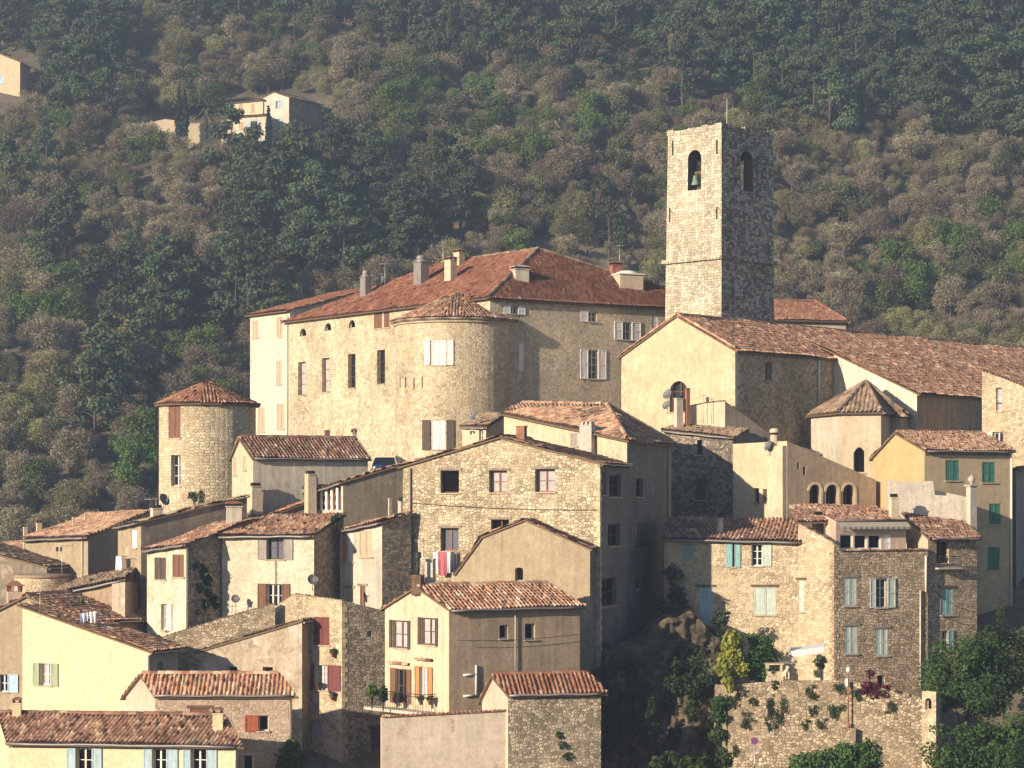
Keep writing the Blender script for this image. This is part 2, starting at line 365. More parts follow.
class House:
    def __init__(s, name, label, loc, cat='house', group=None, zb=-17.0):
        s.root = empty(name, loc, label, cat, group); s.off = s.root.location.copy(); s.faces = {}; s.mats = []; s.zb = zb; s.planes = []; s.nroof = 0; s.g = G(); s.seed = rnd.randint(0, 9999)
    def mi(s, m):
        if m not in s.mats: s.mats.append(m)
        return s.mats.index(m)
    def face(s, key, A, B, top, mat, zb=None):
        f = Face(A, B); f.top = top; f.mat = s.mi(mat); f.zb = s.zb if zb is None else zb; s.faces[key] = f; return f
    def hole(s, f, pts, depth):
        f.holes.append(pts); n = len(pts)
        for i in range(n):
            a, b = pts[i], pts[(i+1) % n]
            s.g.poly([f.pt(*b), f.pt(*a), f.pt(a[0], a[1], -depth), f.pt(b[0], b[1], -depth)], f.mat)
    def finish(s, name='wall'):
        for f in s.faces.values():
            outer = [(0, f.zb)]+[(f.L, f.zb)]+[t for t in reversed(f.top)]
            loops = [[V((a, b, 0)) for a, b in outer]]+[[V((a, b, 0)) for a, b in h] for h in f.holes]
            flat = [k for l in loops for k in l]
            for t in geometry.tessellate_polygon(loops):
                q = [flat[i] for i in t]
                if (q[1]-q[0]).cross(q[2]-q[0]).z < 0: q.reverse()
                s.g.poly([f.pt(k.x, k.y) for k in q], f.mat, [(k.x+s.seed*0.37, k.y) for k in q])
        s.wall = part(name, s.g, s.mats, s.root); return s
    # --- roofs
    def roof(s, poly, ovs, tile, name='roof', ridges=(), seed=None, parent=None, **kw):
        s.nroof += 1
        me = tile_mesh(poly, ovs, name, s.off, [tile, M['soffit']], seed=s.seed+s.nroof, **kw)
        o = link(name, me, parent or s.root)
        p = [V(k) for k in poly]; s.planes.append((p[0], (p[1]-p[0]).cross(p[2]-p[0]).normalized()))
        return o
    def ridge(s, segs, tile, r=0.13):
        g = G()
        for a, b in segs: ridge_tiles(g, a, b, r)
        part('ridge_tiles', g, [tile], s.root)
    def cornice(s, a, b, drop=0.1, n2=1, out=0.16):
        """genoise: rows of half tiles under the eave from a to b (a left of b as seen from outside)"""
        a, b = V(a), V(b); d = b-a; L = d.length; d.normalize(); nn = V((d.y, -d.x, 0)).normalized(); g = G()
        for rw in range(n2):
            z = -drop-0.13*rw; w = 0.24; k = int(L/w); oo = out*(n2-rw)/n2
            for i in range(k):
                c = a+d*(w*(i+0.5))+V((0, 0, z))
                pr = [(math.cos(t)*0.095, math.sin(t)*0.1) for t in (0, math.pi*0.25, math.pi*0.5, math.pi*0.75, math.pi)]
                for j in range(4):
                    (x0, y0), (x1, y1) = pr[j], pr[j+1]
                    g.poly([c+d*x0+V((0, 0, y0-0.1))+nn*oo, c+d*x1+V((0, 0, y1-0.1))+nn*oo, c+d*x1+V((0, 0, y1-0.1))-nn*0.05, c+d*x0+V((0, 0, y0-0.1))-nn*0.05], 0)
            g.obox(a+V((0, 0, z))-nn*0.05, d*L, nn*(oo+0.05), V((0, 0, 0.03)), 1)
        part('cornice', g, [M['tile_end'], M['mortar']], s.root)
    def _ov(s, Lh, ov, rk): pass
    def zval(s, v, Y, zc=None):
        return zc+v[1] if isinstance(v, tuple) else gz(v, Y)
    def corners(s, L, C, R):
        w = lambda p, ref=None: V((ref.x+p[1], ref.y+p[2])) if p[0] == 'o' else V((gx(p[0], p[1]), p[1]))
        Cw = w(C); Lw = w(L, Cw); Rw = w(R, Cw); return Lw, Cw, Rw, Lw+Rw-Cw
    def gable(s, L, C, R, pyC, apex, ml, mr, tile, pyL=None, pyR=None, mb=None, ov=0.32, rk=0.16, corn=1):
        Lw, Cw, Rw, Bw = s.corners(L, C, R); mb = mb or mr
        zc = gz(pyC, Cw.y); zl = zc if pyL is None else s.zval(pyL, Lw.y, zc); zr = zc if pyR is None else s.zval(pyR, Rw.y, zc); dz = zr-zc
        f = Face(Lw, Cw)
        if apex[0] == 'm': sm, zm = f.L*apex[1], zc+apex[2]
        else: sm, zm = f.hit(*apex)
        s.face('l', Lw, Cw, [(0, zl), (sm, zm), (f.L, zc)], ml)
        Lr = (Rw-Cw).length
        s.face('r', Cw, Rw, [(0, zc), (Lr, zr)], mr)
        s.face('b', Rw, Bw, [(0, zr), (f.L-sm, zm+dz), (f.L, zl+dz)], mb)
        s.face('k', Bw, Lw, [(0, zl+dz), (Lr, zl)], mb)
        t = lambda w, z: V((w.x, w.y, z))
        m0 = Lw+(Cw-Lw).normalized()*sm; M0 = t(m0, zm); M1 = t(m0+Rw-Cw, zm+dz)
        s.roof([t(Cw, zc), t(Rw, zr), M1, M0], [ov, rk, 0.0, rk], tile)
        s.roof([t(Bw, zl+dz), t(Lw, zl), M0, M1], [ov, rk, 0.0, rk], tile)
        s.ridge([(M0, M1)], tile)
        if corn: s.cornice(t(Cw, zc), t(Rw, zr), n2=corn)
        s.M0, s.M1 = M0, M1
        s.eave_gutter(t(Cw, zc), t(Rw, zr), ov)
        return s
    def shed(s, L, C, R, pyL, pyC, pyR, ml, mr, tile, mb=None, eave='r', ov=0.3, rk=0.14, corn=0, mid=None):
        Lw, Cw, Rw, Bw = s.corners(L, C, R); mb = mb or mr
        zc = gz(pyC, Cw.y); zl = s.zval(pyL, Lw.y, zc); zr = s.zval(pyR, Rw.y, zc); zb = zl+zr-zc
        t = lambda w, z: V((w.x, w.y, z)); Ll = (Cw-Lw).length; Lr = (Rw-Cw).length
        s.face('l', Lw, Cw, [(0, zl), (Ll, zc)], ml); s.face('r', Cw, Rw, [(0, zc), (Lr, zr)], mr)
        s.face('b', Rw, Bw, [(0, zr), (Ll, zb)], mb); s.face('k', Bw, Lw, [(0, zb), (Lr, zl)], mb)
        pl = [t(Cw, zc), t(Rw, zr), t(Bw, zb), t(Lw, zl)]
        if eave == 'l': pl = [pl[3], pl[0], pl[1], pl[2]]
        s.roof(pl, [ov, rk, rk, rk], tile)
        if corn: s.cornice(*( (t(Lw, zl), t(Cw, zc)) if eave == 'l' else (t(Cw, zc), t(Rw, zr)) ), n2=corn)
        s.eave_gutter(*((t(Lw, zl), t(Cw, zc)) if eave == 'l' else (t(Cw, zc), t(Rw, zr))), ov)
        return s
    def flat(s, L, C, R, topl, topr, ml, mr, mb=None, deck=None, drop=0.0):
        """topl/topr: list of (px,py) along the left/right wall"""
        Lw, Cw, Rw, Bw = s.corners(L, C, R); mb = mb or mr
        fl, fr = Face(Lw, Cw), Face(Cw, Rw)
        tl = [fl.hit(*k) for k in topl]; tr = [fr.hit(*k) for k in topr]
        tl[0] = (0, tl[0][1]); tl[-1] = (fl.L, tl[-1][1]); tr[0] = (0, tl[-1][1]); tr[-1] = (fr.L, tr[-1][1])
        s.face('l', Lw, Cw, tl, ml); s.face('r', Cw, Rw, tr, mr)
        zl, zr = tl[0][1], tr[-1][1]; zb = min(zl, zr)
        s.face('b', Rw, Bw, [(0, zr), (fl.L, zb)], mb); s.face('k', Bw, Lw, [(0, zb), (fr.L, zl)], mb)
        dm = s.mi(deck or mr); zd = min(k[1] for k in tl+tr)-drop-0.02
        s.g.poly([V((w.x, w.y, zd)) for w in (Lw, Cw, Rw, Bw)], dm)
        return s
    def coping(s, key, mat, w=0.34, h=0.1, out=0.08, name='coping'):
        f = s.faces[key]; g = G()
        for (a0, z0), (a1, z1) in zip(f.top[:-1], f.top[1:]):
            a, b = f.pt(a0, z0, out), f.pt(a1, z1, out); L = (b-a).length; k = max(1, int(L/0.22)); nn = V((f.n.x, f.n.y, 0))
            for i in range(k):
                p, q = a+(b-a)*(i/k), a+(b-a)*((i+0.93)/k); hh = h+rnd.uniform(-0.02, 0.02)
                x = [p, q, q-nn*w, p-nn*w]; c = [(p+q)/2+V((0, 0, hh)), (p+q)/2-nn*w+V((0, 0, hh))]
                uv = (rnd.randint(0, 999)+0.5, 0.5); U = lambda m: [uv]*m
                g.poly([p, q, c[0]], 0, U(3)); g.poly([q, x[2], c[1], c[0]], 0, U(4)); g.poly([x[3], p, c[0], c[1]], 0, U(4)); g.poly([x[2], x[3], c[1]], 0, U(3)); g.poly(x[::-1], 0, U(4))
        part(name, g, [mat], s.root)
    # --- windows
    def win(s, key, x0, y0, x1, y1, sh=None, shc='sh_blue', sx=None, glass='glass', fr='white', mull=2, rails=1, depth=0.2, sill=True, lintel=None, arch=None, name='window', sides='lr', frame=True, surround=None, label=None):
        f = s.faces[key]; s0, s1, z0, z1 = f.rect(x0, y0, x1, y1); w, h = s1-s0, z1-z0
        pts = [(s0, z0), (s1, z0), (s1, z1), (s0, z1)]
        if arch: pts = arch_poly(s0, s1, z0, z1, None if arch is True or arch == 'p' else arch, pointed=(arch == 'p'))
        s.hole(f, pts, depth+0.12)
        g = G(); D = V((f.d.x, f.d.y, 0)); N = V((f.n.x, f.n.y, 0)); Z = V((0, 0, 1))
        bw = min(0.07, w*0.1); o = -depth
        def bar(a0, a1, b0, b1, dep=0.05, off=0.0): g.obox(f.pt(a0, b0, o+off-dep), D*(a1-a0), Z*(b1-b0), N*dep)
        bar(s0-0.02, s0+bw, z0, z1); bar(s1-bw, s1+0.02, z0, z1); bar(s0+bw, s1-bw, z1-bw, z1+0.02); bar(s0+bw, s1-bw, z0, z0+bw)
        if sh != 'closed':
            for k in range(1, mull): c = s0+w*k/mull; bar(c-bw*0.6, c+bw*0.6, z0+bw, z1-bw)
            for k in range(1, rails+1):
                c = z0+h*k/(rails+1)
                for j in range(mull):
                    a = s0+w*j/mull+bw*0.7; b = s0+w*(j+1)/mull-bw*0.7
                    bar(a, b, c-0.018, c+0.018, 0.03, -0.01)
        wo = part(name, g, [M[fr]], s.root, label)
        pg = G(); e = 0.0 if not arch else 0.0
        pg.poly([f.pt(a, b, o-0.06) for a, b in pts]); part('pane', pg, [M[glass]], wo)
        if sill:
            sg = G(); sg.obox(f.pt(s0-0.08, z0-0.07, -0.1), D*(w+0.16), Z*0.07, N*0.19); part('sill', sg, [M['stone_trim']], wo)
        if lintel:
            lg = G(); lg.obox(f.pt(s0-0.18, z1+0.002, -0.08), D*(w+0.36), Z*0.14, N*0.13); part('lintel', lg, [M[lintel]], wo)
        if surround:
            lg = G(); t = 0.13
            for (a0, a1, b0, b1) in ((s0-t, s0-0.003, z0, z1), (s1+0.003, s1+t, z0, z1), (s0-t, s1+t, z1+0.003, z1+t)): lg.obox(f.pt(a0, b0, -0.05), D*(a1-a0), Z*(b1-b0), N*0.075)
            part('surround', lg, [M[surround]], wo)
        if sh == 'open':
            L0 = f.hit(sx[0], (y0+y1)/2)[0] if sx else s0-w/2; R1 = f.hit(sx[1], (y0+y1)/2)[0] if sx else s1+w/2
            if 'l' in sides: s.shutter(wo, f, L0, s0-0.01, z0-0.02, z1+0.02, 0.03, shc)
            if 'r' in sides: s.shutter(wo, f, s1+0.01, R1, z0-0.02, z1+0.02, 0.03, shc)
        elif sh == 'closed':
            c = (s0+s1)/2
            if w > 0.7: s.shutter(wo, f, s0+0.01, c-0.008, z0+0.01, z1-0.01, -0.06, shc); s.shutter(wo, f, c+0.008, s1-0.01, z0+0.01, z1-0.01, -0.06, shc)
            else: s.shutter(wo, f, s0+0.01, s1-0.01, z0+0.01, z1-0.01, -0.06, shc)
        elif sh == 'ajar':   # leaves standing out from the wall
            for sd in (0, 1):
                a = s0 if sd == 0 else s1; g2 = G(); dv = (D*(-0.35 if sd == 0 else 0.35)+N*0.9).normalized()*w*0.48
                g2.obox(f.pt(a, z0, 0.0), dv, Z*h, D*(0.035 if sd else -0.035)); part('shutter', g2, [M[shc]], wo)
        return wo
    def shutter(s, wo, f, a0, a1, z0, z1, o, mat):
        D = V((f.d.x, f.d.y, 0)); N = V((f.n.x, f.n.y, 0)); Z = V((0, 0, 1)); g = G(); w = a1-a0; h = z1-z0; b = min(0.07, w*0.16)
        j = rnd.uniform(-0.008, 0.012)
        g.obox(f.pt(a0+b*0.9, z0+b*0.9, o), D*(w-b*1.8), Z*(h-b*1.8), N*(0.022))
        for (p, q, r, t) in ((a0, a0+b, z0, z1), (a1-b, a1, z0, z1), (a0+b, a1-b, z0, z0+b), (a0+b, a1-b, z1-b, z1), (a0+b, a1-b, z0+h*0.48, z0+h*0.48+b)):
            g.obox(f.pt(p, r, o), D*(q-p), Z*(t-r), N*(0.042+j))
        part('shutter', g, [M[mat]], wo)
    # --- things standing on the roofs
    def on(s, px, py, i=0):
        p, n = s.planes[i]; d = V(((px-512)/F, 1, (H-py)/F)); return d*(p.dot(n)/d.dot(n))
    def chimney(s, x0, x1, ytop, ybase, i=0, mat='plaster_warm', cap='tile_brown', style='cap', Y=None, depth=None, rot=0.5, label=None):
        c = s.on((x0+x1)/2, ybase, i) if Y is None else P((x0+x1)/2, ybase, Y)
        w = (x1-x0)*c.y/F*0.85; hh = (ybase-ytop)*c.y/F; d = depth or w*0.8; g = G(); ch = 0.3 if style != 'plain' else 0.0
        z0 = c-V((0, 0, 0.7)); body = hh-ch+0.7
        if style == 'round': g.lathe(z0, [(w*0.5, 0), (w*0.46, body)], 14)
        else:
            g.cbox(z0, w, d, body, rot, taper=0.94); g.cbox(z0+V((0, 0, body)), w*1.08, d*1.1, 0.06, rot)
        b = part('chimney', g, [M[mat]], s.root, label); t = z0+V((0, 0, body+0.06)); k = G()
        cs, sn = math.cos(rot), math.sin(rot)
        if style == 'cap':
            for (a, e) in ((-1, -1), (1, -1), (1, 1), (-1, 1)):
                k.cbox(t+V((cs*a*w*0.36-sn*e*d*0.36, sn*a*w*0.36+cs*e*d*0.36, 0)), w*0.22, d*0.22, 0.15, rot, 1)
            k.cbox(t+V((0, 0, 0.15)), w*1.1, d*1.15, 0.05, rot); k.cbox(t+V((0, 0, 0.2)), w*1.0, d*1.05, 0.09, rot, taper=0.45)
        elif style == 'pots':
            for a in (-0.32, 0, 0.32): k.cbox(t+V((cs*a*w, sn*a*w, 0)), w*0.18, d*0.8, 0.2, rot, 0, 0.7)
        elif style == 'dome':
            k.lathe(t, [(w*0.52, 0), (w*0.52, 0.1), (w*0.34, 0.16), (w*0.34, 0.26), (w*0.42, 0.3), (w*0.3, 0.5), (0.0, 0.6)], 14)
        elif style == 'ball':
            k.cbox(t, w*1.4, d*1.4, 0.07, rot); k.lathe(t+V((0, 0, 0.07)), [(0.1, 0), (0.1, 0.12), (0.2, 0.22), (0.24, 0.34), (0.17, 0.48), (0.07, 0.54), (0.05, 0.62), (0, 0.65)], 12)
        elif style == 'round':
            for a in range(6): k.cbox(t+V((math.cos(a*1.047)*w*0.36, math.sin(a*1.047)*w*0.36, 0)), 0.1, 0.1, 0.16, a*1.047, 1)
            k.lathe(t+V((0, 0, 0.16)), [(w*0.56, 0), (w*0.56, 0.1), (w*0.5, 0.22), (0, 0.28)], 14)
        if style != 'plain': part('chimney_cap', k, [M[cap], M['dark']], b)
        return b
    def pipe(s, key, px, y0, y1, r=0.05, mat='pipe', o=0.09, name='drainpipe'):
        f = s.faces[key]; a, z1 = f.hit(px, y0); _, z0 = f.hit(px, y1); g = G(); g.tube([f.pt(a, z0, o), f.pt(a, z1, o)], r, 8); part(name, g, [M[mat]], s.root)
    def eave_gutter(s, a, b, ov, r=0.06):
        d = (b-a); d.normalize(); n = V((d.y, -d.x, 0)).normalized(); g = G(); k = 9; L = (b-a).length
        pts = [a+(b-a)*(i/k)+n*(ov+0.02)+V((0, 0, -0.10-0.02*math.sin(i*1.7+s.seed))) for i in range(k+1)]
        g.tube(pts, r, 7); part('gutter', g, [M['zinc']], s.root)
    def quoins(s, ends, z0, z1, mat, bl=0.36):
        """corner stones: ends = list of (face key, 0 for its left end or 1 for its right end)"""
        g = G(); z = z0; k = 0; rq = random.Random(int(z1*100))
        while z < z1-0.3:
            hh = rq.uniform(0.24, 0.36)
            for i, (key, e) in enumerate(ends):
                f = s.faces[key]; w = (bl if (k+i) % 2 else bl*0.55)*rq.uniform(0.85, 1.15); a0 = f.L-w if e else 0.0; p = 0.014+0.012*rq.random()
                D = V((f.d.x, f.d.y, 0)); N = V((f.n.x, f.n.y, 0)); g.obox(f.pt(a0, z+0.012, -0.03), D*w, V((0, 0, hh-0.024)), N*(0.03+p))
            z += hh; k += 1
        part('quoins', g, [mat], s.root)
    def gutter(s, a, b, r=0.07):
        g = G(); g.tube([a, b], r, 8); part('gutter', g, [M['zinc']], s.root)
# ------------------------------------------------------------------ materials of the village
M = {}
M['soffit'] = m_plain('soffit_boards', (0.16, 0.11, 0.07), 0.9)
M['mortar'] = m_plain('mortar', (0.42, 0.34, 0.23), 0.95)
M['tile_end'] = m_plain('tile_ends', (0.22, 0.11, 0.065), 0.9, var=0.4)
M['dark'] = m_plain('soot_and_shade_black', (0.02, 0.018, 0.016), 0.95)
M['stone_trim'] = m_plain('trim_stone', (0.42, 0.34, 0.25), 0.9, var=0.25)
M['wood'] = m_plain('old_wood', (0.12, 0.075, 0.045), 0.85, var=0.35)
M['wood_grey'] = m_plain('grey_wood', (0.24, 0.19, 0.15), 0.85, var=0.35)
M['white'] = m_plain('white_paint', (0.7, 0.68, 0.62), 0.6, var=0.08)
M['brown'] = m_plain('brown_paint', (0.14, 0.065, 0.035), 0.7, var=0.25)
M['zinc'] = m_plain('zinc', (0.25, 0.23, 0.22), 0.5, 0.3)
M['pipe'] = m_plain('pipe_paint', (0.52, 0.46, 0.36), 0.6)
M['pipe_dark'] = m_plain('dark_pipe', (0.13, 0.11, 0.10), 0.6)
M['metal'] = m_plain('galvanised', (0.42, 0.42, 0.42), 0.45, 0.5)
M['iron'] = m_plain('black_iron', (0.025, 0.025, 0.025), 0.6)
M['rust'] = m_plain('rust', (0.26, 0.12, 0.07), 0.8, var=0.3)
M['dish'] = m_plain('dish_paint', (0.13, 0.13, 0.135), 0.5)
M['glass'] = m_glass('window_glass'); M['room'] = m_plain('dark_room', (0.006, 0.0055, 0.005), 0.95, spec=0.0)  # 'room' panes are near-black sheets standing for unlit interiors
M['curtain'] = m_plain('curtain', (0.38, 0.355, 0.36), 0.8, var=0.15)
M['glass_blue'] = m_glass('blue_glass', (0.12, 0.13, 0.17), 0.12)
M['sh_white'] = m_shutter('white_shutter', (0.66, 0.64, 0.62)); M['sh_beige'] = m_shutter('beige_shutter', (0.45, 0.35, 0.25))
M['sh_blue'] = m_shutter('pale_blue_shutter', (0.34, 0.45, 0.50)); M['sh_grey'] = m_shutter('grey_shutter', (0.30, 0.26, 0.23))
M['sh_brown'] = m_shutter('brown_shutter', (0.17, 0.085, 0.055)); M['sh_dark'] = m_shutter('dark_shutter', (0.09, 0.065, 0.05))
M['sh_green'] = m_shutter('green_shutter', (0.055, 0.17, 0.13)); M['sh_teal'] = m_shutter('teal_shutter', (0.22, 0.38, 0.38))
M['sh_sage'] = m_shutter('sage_shutter', (0.30, 0.34, 0.23)); M['sh_rust'] = m_shutter('rust_shutter', (0.30, 0.085, 0.04))
M['sh_orange'] = m_shutter('orange_shutter', (0.42, 0.2, 0.08)); M['sh_sky'] = m_shutter('sky_shutter', (0.38, 0.52, 0.66)); M['sh_maroon'] = m_shutter('maroon_shutter', (0.15, 0.05, 0.045))
M['sh_palegreen'] = m_shutter('pale_green_shutter', (0.43, 0.49, 0.44))
# stone
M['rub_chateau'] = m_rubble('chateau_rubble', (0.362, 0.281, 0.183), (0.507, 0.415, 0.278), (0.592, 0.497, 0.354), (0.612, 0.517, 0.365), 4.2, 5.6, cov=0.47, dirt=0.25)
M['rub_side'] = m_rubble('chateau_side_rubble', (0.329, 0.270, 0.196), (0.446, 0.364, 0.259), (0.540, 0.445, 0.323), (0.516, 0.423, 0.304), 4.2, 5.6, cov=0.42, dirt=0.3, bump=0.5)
M['rub_turret'] = m_rubble('turret_rubble', (0.360, 0.272, 0.174), (0.505, 0.405, 0.269), (0.579, 0.477, 0.336), (0.590, 0.487, 0.338), 4.2, 5.3, cov=0.45, dirt=0.25)
M['rub_round'] = m_rubble('round_tower_stone', (0.44, 0.36, 0.24), (0.53, 0.44, 0.30), (0.59, 0.50, 0.36), (0.46, 0.37, 0.24), 2.9, 5.0, cov=0.55, dirt=0.25, bump=0.9, rand=0.6)
M['quoin'] = m_plain('quoin_stone', (0.50, 0.41, 0.28), 0.95, var=0.35)
M['rub_big'] = m_rubble('big_house_rubble', (0.322, 0.250, 0.168), (0.465, 0.374, 0.247), (0.592, 0.497, 0.354), (0.456, 0.373, 0.254), 4.2, 5.8, cov=0.55, dirt=0.2, bump=1.0)
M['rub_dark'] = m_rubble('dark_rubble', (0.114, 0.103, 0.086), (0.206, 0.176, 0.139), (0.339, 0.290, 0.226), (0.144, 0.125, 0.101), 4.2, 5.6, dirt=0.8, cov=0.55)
M['rub_church'] = m_rubble('church_side_rubble', (0.253, 0.190, 0.124), (0.416, 0.318, 0.201), (0.584, 0.470, 0.322), (0.369, 0.282, 0.177), 4.5, 5.9, dirt=0.7, cov=0.44)
M['rub_pink'] = m_rubble('pinkish_rubble', (0.301, 0.223, 0.164), (0.403, 0.306, 0.226), (0.474, 0.368, 0.278), (0.464, 0.357, 0.268), 4.5, 5.9, cov=0.45, dirt=0.15)
M['rub_brown'] = m_rubble('brown_rubble', (0.278, 0.201, 0.129), (0.380, 0.284, 0.192), (0.505, 0.397, 0.283), (0.300, 0.222, 0.148), 4.8, 6.3, cov=0.62, dirt=0.2, bump=1.0)
M['rub_cream'] = m_rubble('cream_rubble', (0.341, 0.261, 0.171), (0.484, 0.385, 0.258), (0.568, 0.467, 0.327), (0.526, 0.426, 0.288), 4.6, 5.8, cov=0.46, dirt=0.2)
M['rub_grey'] = m_rubble('grey_rubble', (0.203, 0.166, 0.119), (0.315, 0.260, 0.191), (0.470, 0.394, 0.294), (0.273, 0.219, 0.153), 4.8, 6.3, cov=0.58, dirt=0.4)
M['rub_white'] = m_rubble('whitewashed_rubble', (0.510, 0.426, 0.309), (0.617, 0.537, 0.406), (0.659, 0.578, 0.444), (0.639, 0.557, 0.425), 4.5, 5.6, cov=0.4, dirt=0.2, bump=0.6)
M['rub_terrace'] = m_rubble('terrace_rubble', (0.201, 0.156, 0.106), (0.333, 0.260, 0.174), (0.487, 0.395, 0.282), (0.313, 0.249, 0.167), 4.6, 6.4, cov=0.48, dirt=0.6, bump=1.0)
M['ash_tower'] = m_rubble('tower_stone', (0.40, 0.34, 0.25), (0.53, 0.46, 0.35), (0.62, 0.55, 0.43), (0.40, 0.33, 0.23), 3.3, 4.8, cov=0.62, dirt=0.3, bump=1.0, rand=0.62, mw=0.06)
M['ash_tower_dark'] = m_rubble('tower_dirty_shaded_stone', (0.17, 0.155, 0.13), (0.30, 0.27, 0.22), (0.50, 0.45, 0.37), (0.13, 0.115, 0.095), 3.3, 4.8, cov=0.74, dirt=0.6, bump=1.0, rand=0.62, mw=0.06)  # same tower stone with heavy dirt, shade of the unlit sides in its colour
# render coats
M['pl_white'] = m_plaster('white_wing_plaster', (0.625, 0.561, 0.449), 0.12, (0.486, 0.422, 0.326), 0.2, pth=0.66)
M['pl_cream'] = m_plaster('cream_plaster', (0.66, 0.54, 0.36), 0.09, None, 0.07, 0.15)
M['pl_church'] = m_plaster('church_plaster', (0.556, 0.444, 0.296), 0.16, (0.585, 0.521, 0.409), 0.15, 0.3, 0.63)
M['pl_yellow'] = m_plaster('yellow_plaster', (0.500, 0.370, 0.195), 0.08, None, 0.08, 0.15)
M['pl_tan'] = m_plaster('tan_plaster', (0.470, 0.370, 0.240), 0.12, None, 0.12, 0.2)
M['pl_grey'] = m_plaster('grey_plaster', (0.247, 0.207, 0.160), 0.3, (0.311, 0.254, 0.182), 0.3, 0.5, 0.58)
M['pl_light'] = m_plaster('light_grey_plaster', (0.537, 0.481, 0.393), 0.2, (0.436, 0.372, 0.284), 0.25, 0.35, 0.64)
M['pl_brown'] = m_plaster('brown_plaster', (0.375, 0.287, 0.200), 0.2, (0.275, 0.207, 0.140), 0.25, 0.4, 0.62)
M['pl_warm'] = m_plaster('warm_plaster', (0.578, 0.474, 0.338), 0.12, (0.403, 0.323, 0.227), 0.2, 0.3, 0.6)
M['plaster_warm'] = M['pl_warm']
M['pl_pink'] = m_plaster('pink_plaster', (0.556, 0.428, 0.332), 0.14, (0.484, 0.412, 0.316), 0.15, 0.3, 0.62)
M['pl_patchy'] = m_plaster('patchy_plaster', (0.503, 0.423, 0.327), 0.25, (0.345, 0.273, 0.193), 0.25, 0.45, 0.52, light=(0.607, 0.551, 0.455))
M['pl_ochre'] = m_plaster('ochre_rough_plaster', (0.366, 0.295, 0.202), 0.15, (0.262, 0.205, 0.143), 0.15, 0.5, 0.63)
M['pl_shade'] = m_plaster('old_grey_shaded_plaster', (0.225, 0.201, 0.181), 0.3, (0.214, 0.182, 0.150), 0.35, 0.45, 0.57)  # old grey, lowered further so the turned-away walls read as deep shade
M['pl_shade_grey'] = m_plaster('shade_grey_plaster', (0.297, 0.281, 0.265), 0.15, None, 0.15, 0.2)  # grey tone of shade put into the colour of walls facing away from the sun
M['pl_gold'] = m_plaster('golden_plaster', (0.557, 0.453, 0.309), 0.12, None, 0.12, 0.2)
M['pl_pale'] = m_plaster('pale_broken_plaster', (0.644, 0.572, 0.468), 0.15, (0.485, 0.413, 0.325), 0.2, 0.4, 0.64)
M['pl_court'] = m_plaster('courtyard_plaster', (0.581, 0.485, 0.389), 0.16, (0.441, 0.345, 0.249), 0.12, 0.4, 0.6)
M['concrete'] = m_plaster('pale_cement', (0.510, 0.462, 0.398), 0.2, None, 0.2, 0.3)
# tiles
M['tile_red'] = m_tile('red_tiles', [(0.096, 0.039, 0.028), (0.168, 0.065, 0.040), (0.216, 0.095, 0.058), (0.128, 0.047, 0.031), (0.264, 0.146, 0.099), (0.152, 0.056, 0.034)], 0.25, (0.200, 0.138, 0.095), 0.15)
M['tile_brick'] = m_tile('brick_red_tiles', [(0.186, 0.075, 0.045), (0.251, 0.115, 0.070), (0.316, 0.160, 0.100), (0.205, 0.085, 0.050), (0.372, 0.240, 0.165)], 0.25, dark=0.2)
M['tile_nave'] = m_tile('nave_tiles', [(0.171, 0.094, 0.065), (0.413, 0.210, 0.126), (0.525, 0.306, 0.196), (0.286, 0.140, 0.088), (0.658, 0.500, 0.345), (0.379, 0.162, 0.097), (0.480, 0.270, 0.167)], 0.35, (0.373, 0.323, 0.220), 0.4)
M['tile_brown'] = m_tile('brown_tiles', [(0.09, 0.055, 0.04), (0.22, 0.115, 0.075), (0.34, 0.20, 0.135), (0.15, 0.08, 0.055), (0.48, 0.35, 0.25), (0.19, 0.09, 0.06), (0.27, 0.145, 0.095)], 0.4, dark=0.45)
M['tile_orange'] = m_tile('orange_tiles', [(0.186, 0.100, 0.065), (0.335, 0.190, 0.120), (0.428, 0.280, 0.190), (0.260, 0.125, 0.075), (0.484, 0.370, 0.260), (0.149, 0.080, 0.055)], 0.35, dark=0.3)
M['tile_old'] = m_tile('lichen_tiles', [(0.10, 0.075, 0.055), (0.20, 0.14, 0.095), (0.30, 0.21, 0.14), (0.15, 0.10, 0.07), (0.34, 0.26, 0.19)], 0.6, dark=0.5)
# leaves
M['lf_pine'] = m_leaf('pine_needles', (0.037, 0.060, 0.039), (0.070, 0.099, 0.053), (0.137, 0.152, 0.062), 0.1)
M['lf_green'] = m_leaf('green_leaves', (0.057, 0.095, 0.025), (0.095, 0.145, 0.034), (0.140, 0.184, 0.052), 0.25)
M['lf_olive'] = m_leaf('olive_leaves', (0.074, 0.088, 0.041), (0.115, 0.124, 0.057), (0.162, 0.162, 0.081), 0.2)
M['lf_bare'] = m_leaf('bare_twigs', (0.144, 0.118, 0.085), (0.221, 0.185, 0.126), (0.324, 0.283, 0.185), 0.1)
M['lf_bare2'] = m_leaf('budding_twigs', (0.145, 0.137, 0.070), (0.222, 0.212, 0.099), (0.303, 0.284, 0.128), 0.15)
M['lf_ivy'] = m_leaf('ivy_leaves', (0.016, 0.032, 0.012), (0.032, 0.058, 0.02), (0.06, 0.09, 0.03), 0.15, 1.5)
M['lf_hedge'] = m_leaf('hedge_leaves', (0.025, 0.055, 0.016), (0.05, 0.095, 0.026), (0.09, 0.14, 0.045), 0.2, 1.5)
M['lf_shrub'] = m_leaf('shrub_leaves', (0.03, 0.05, 0.02), (0.06, 0.085, 0.035), (0.11, 0.13, 0.06), 0.2, 1.5)
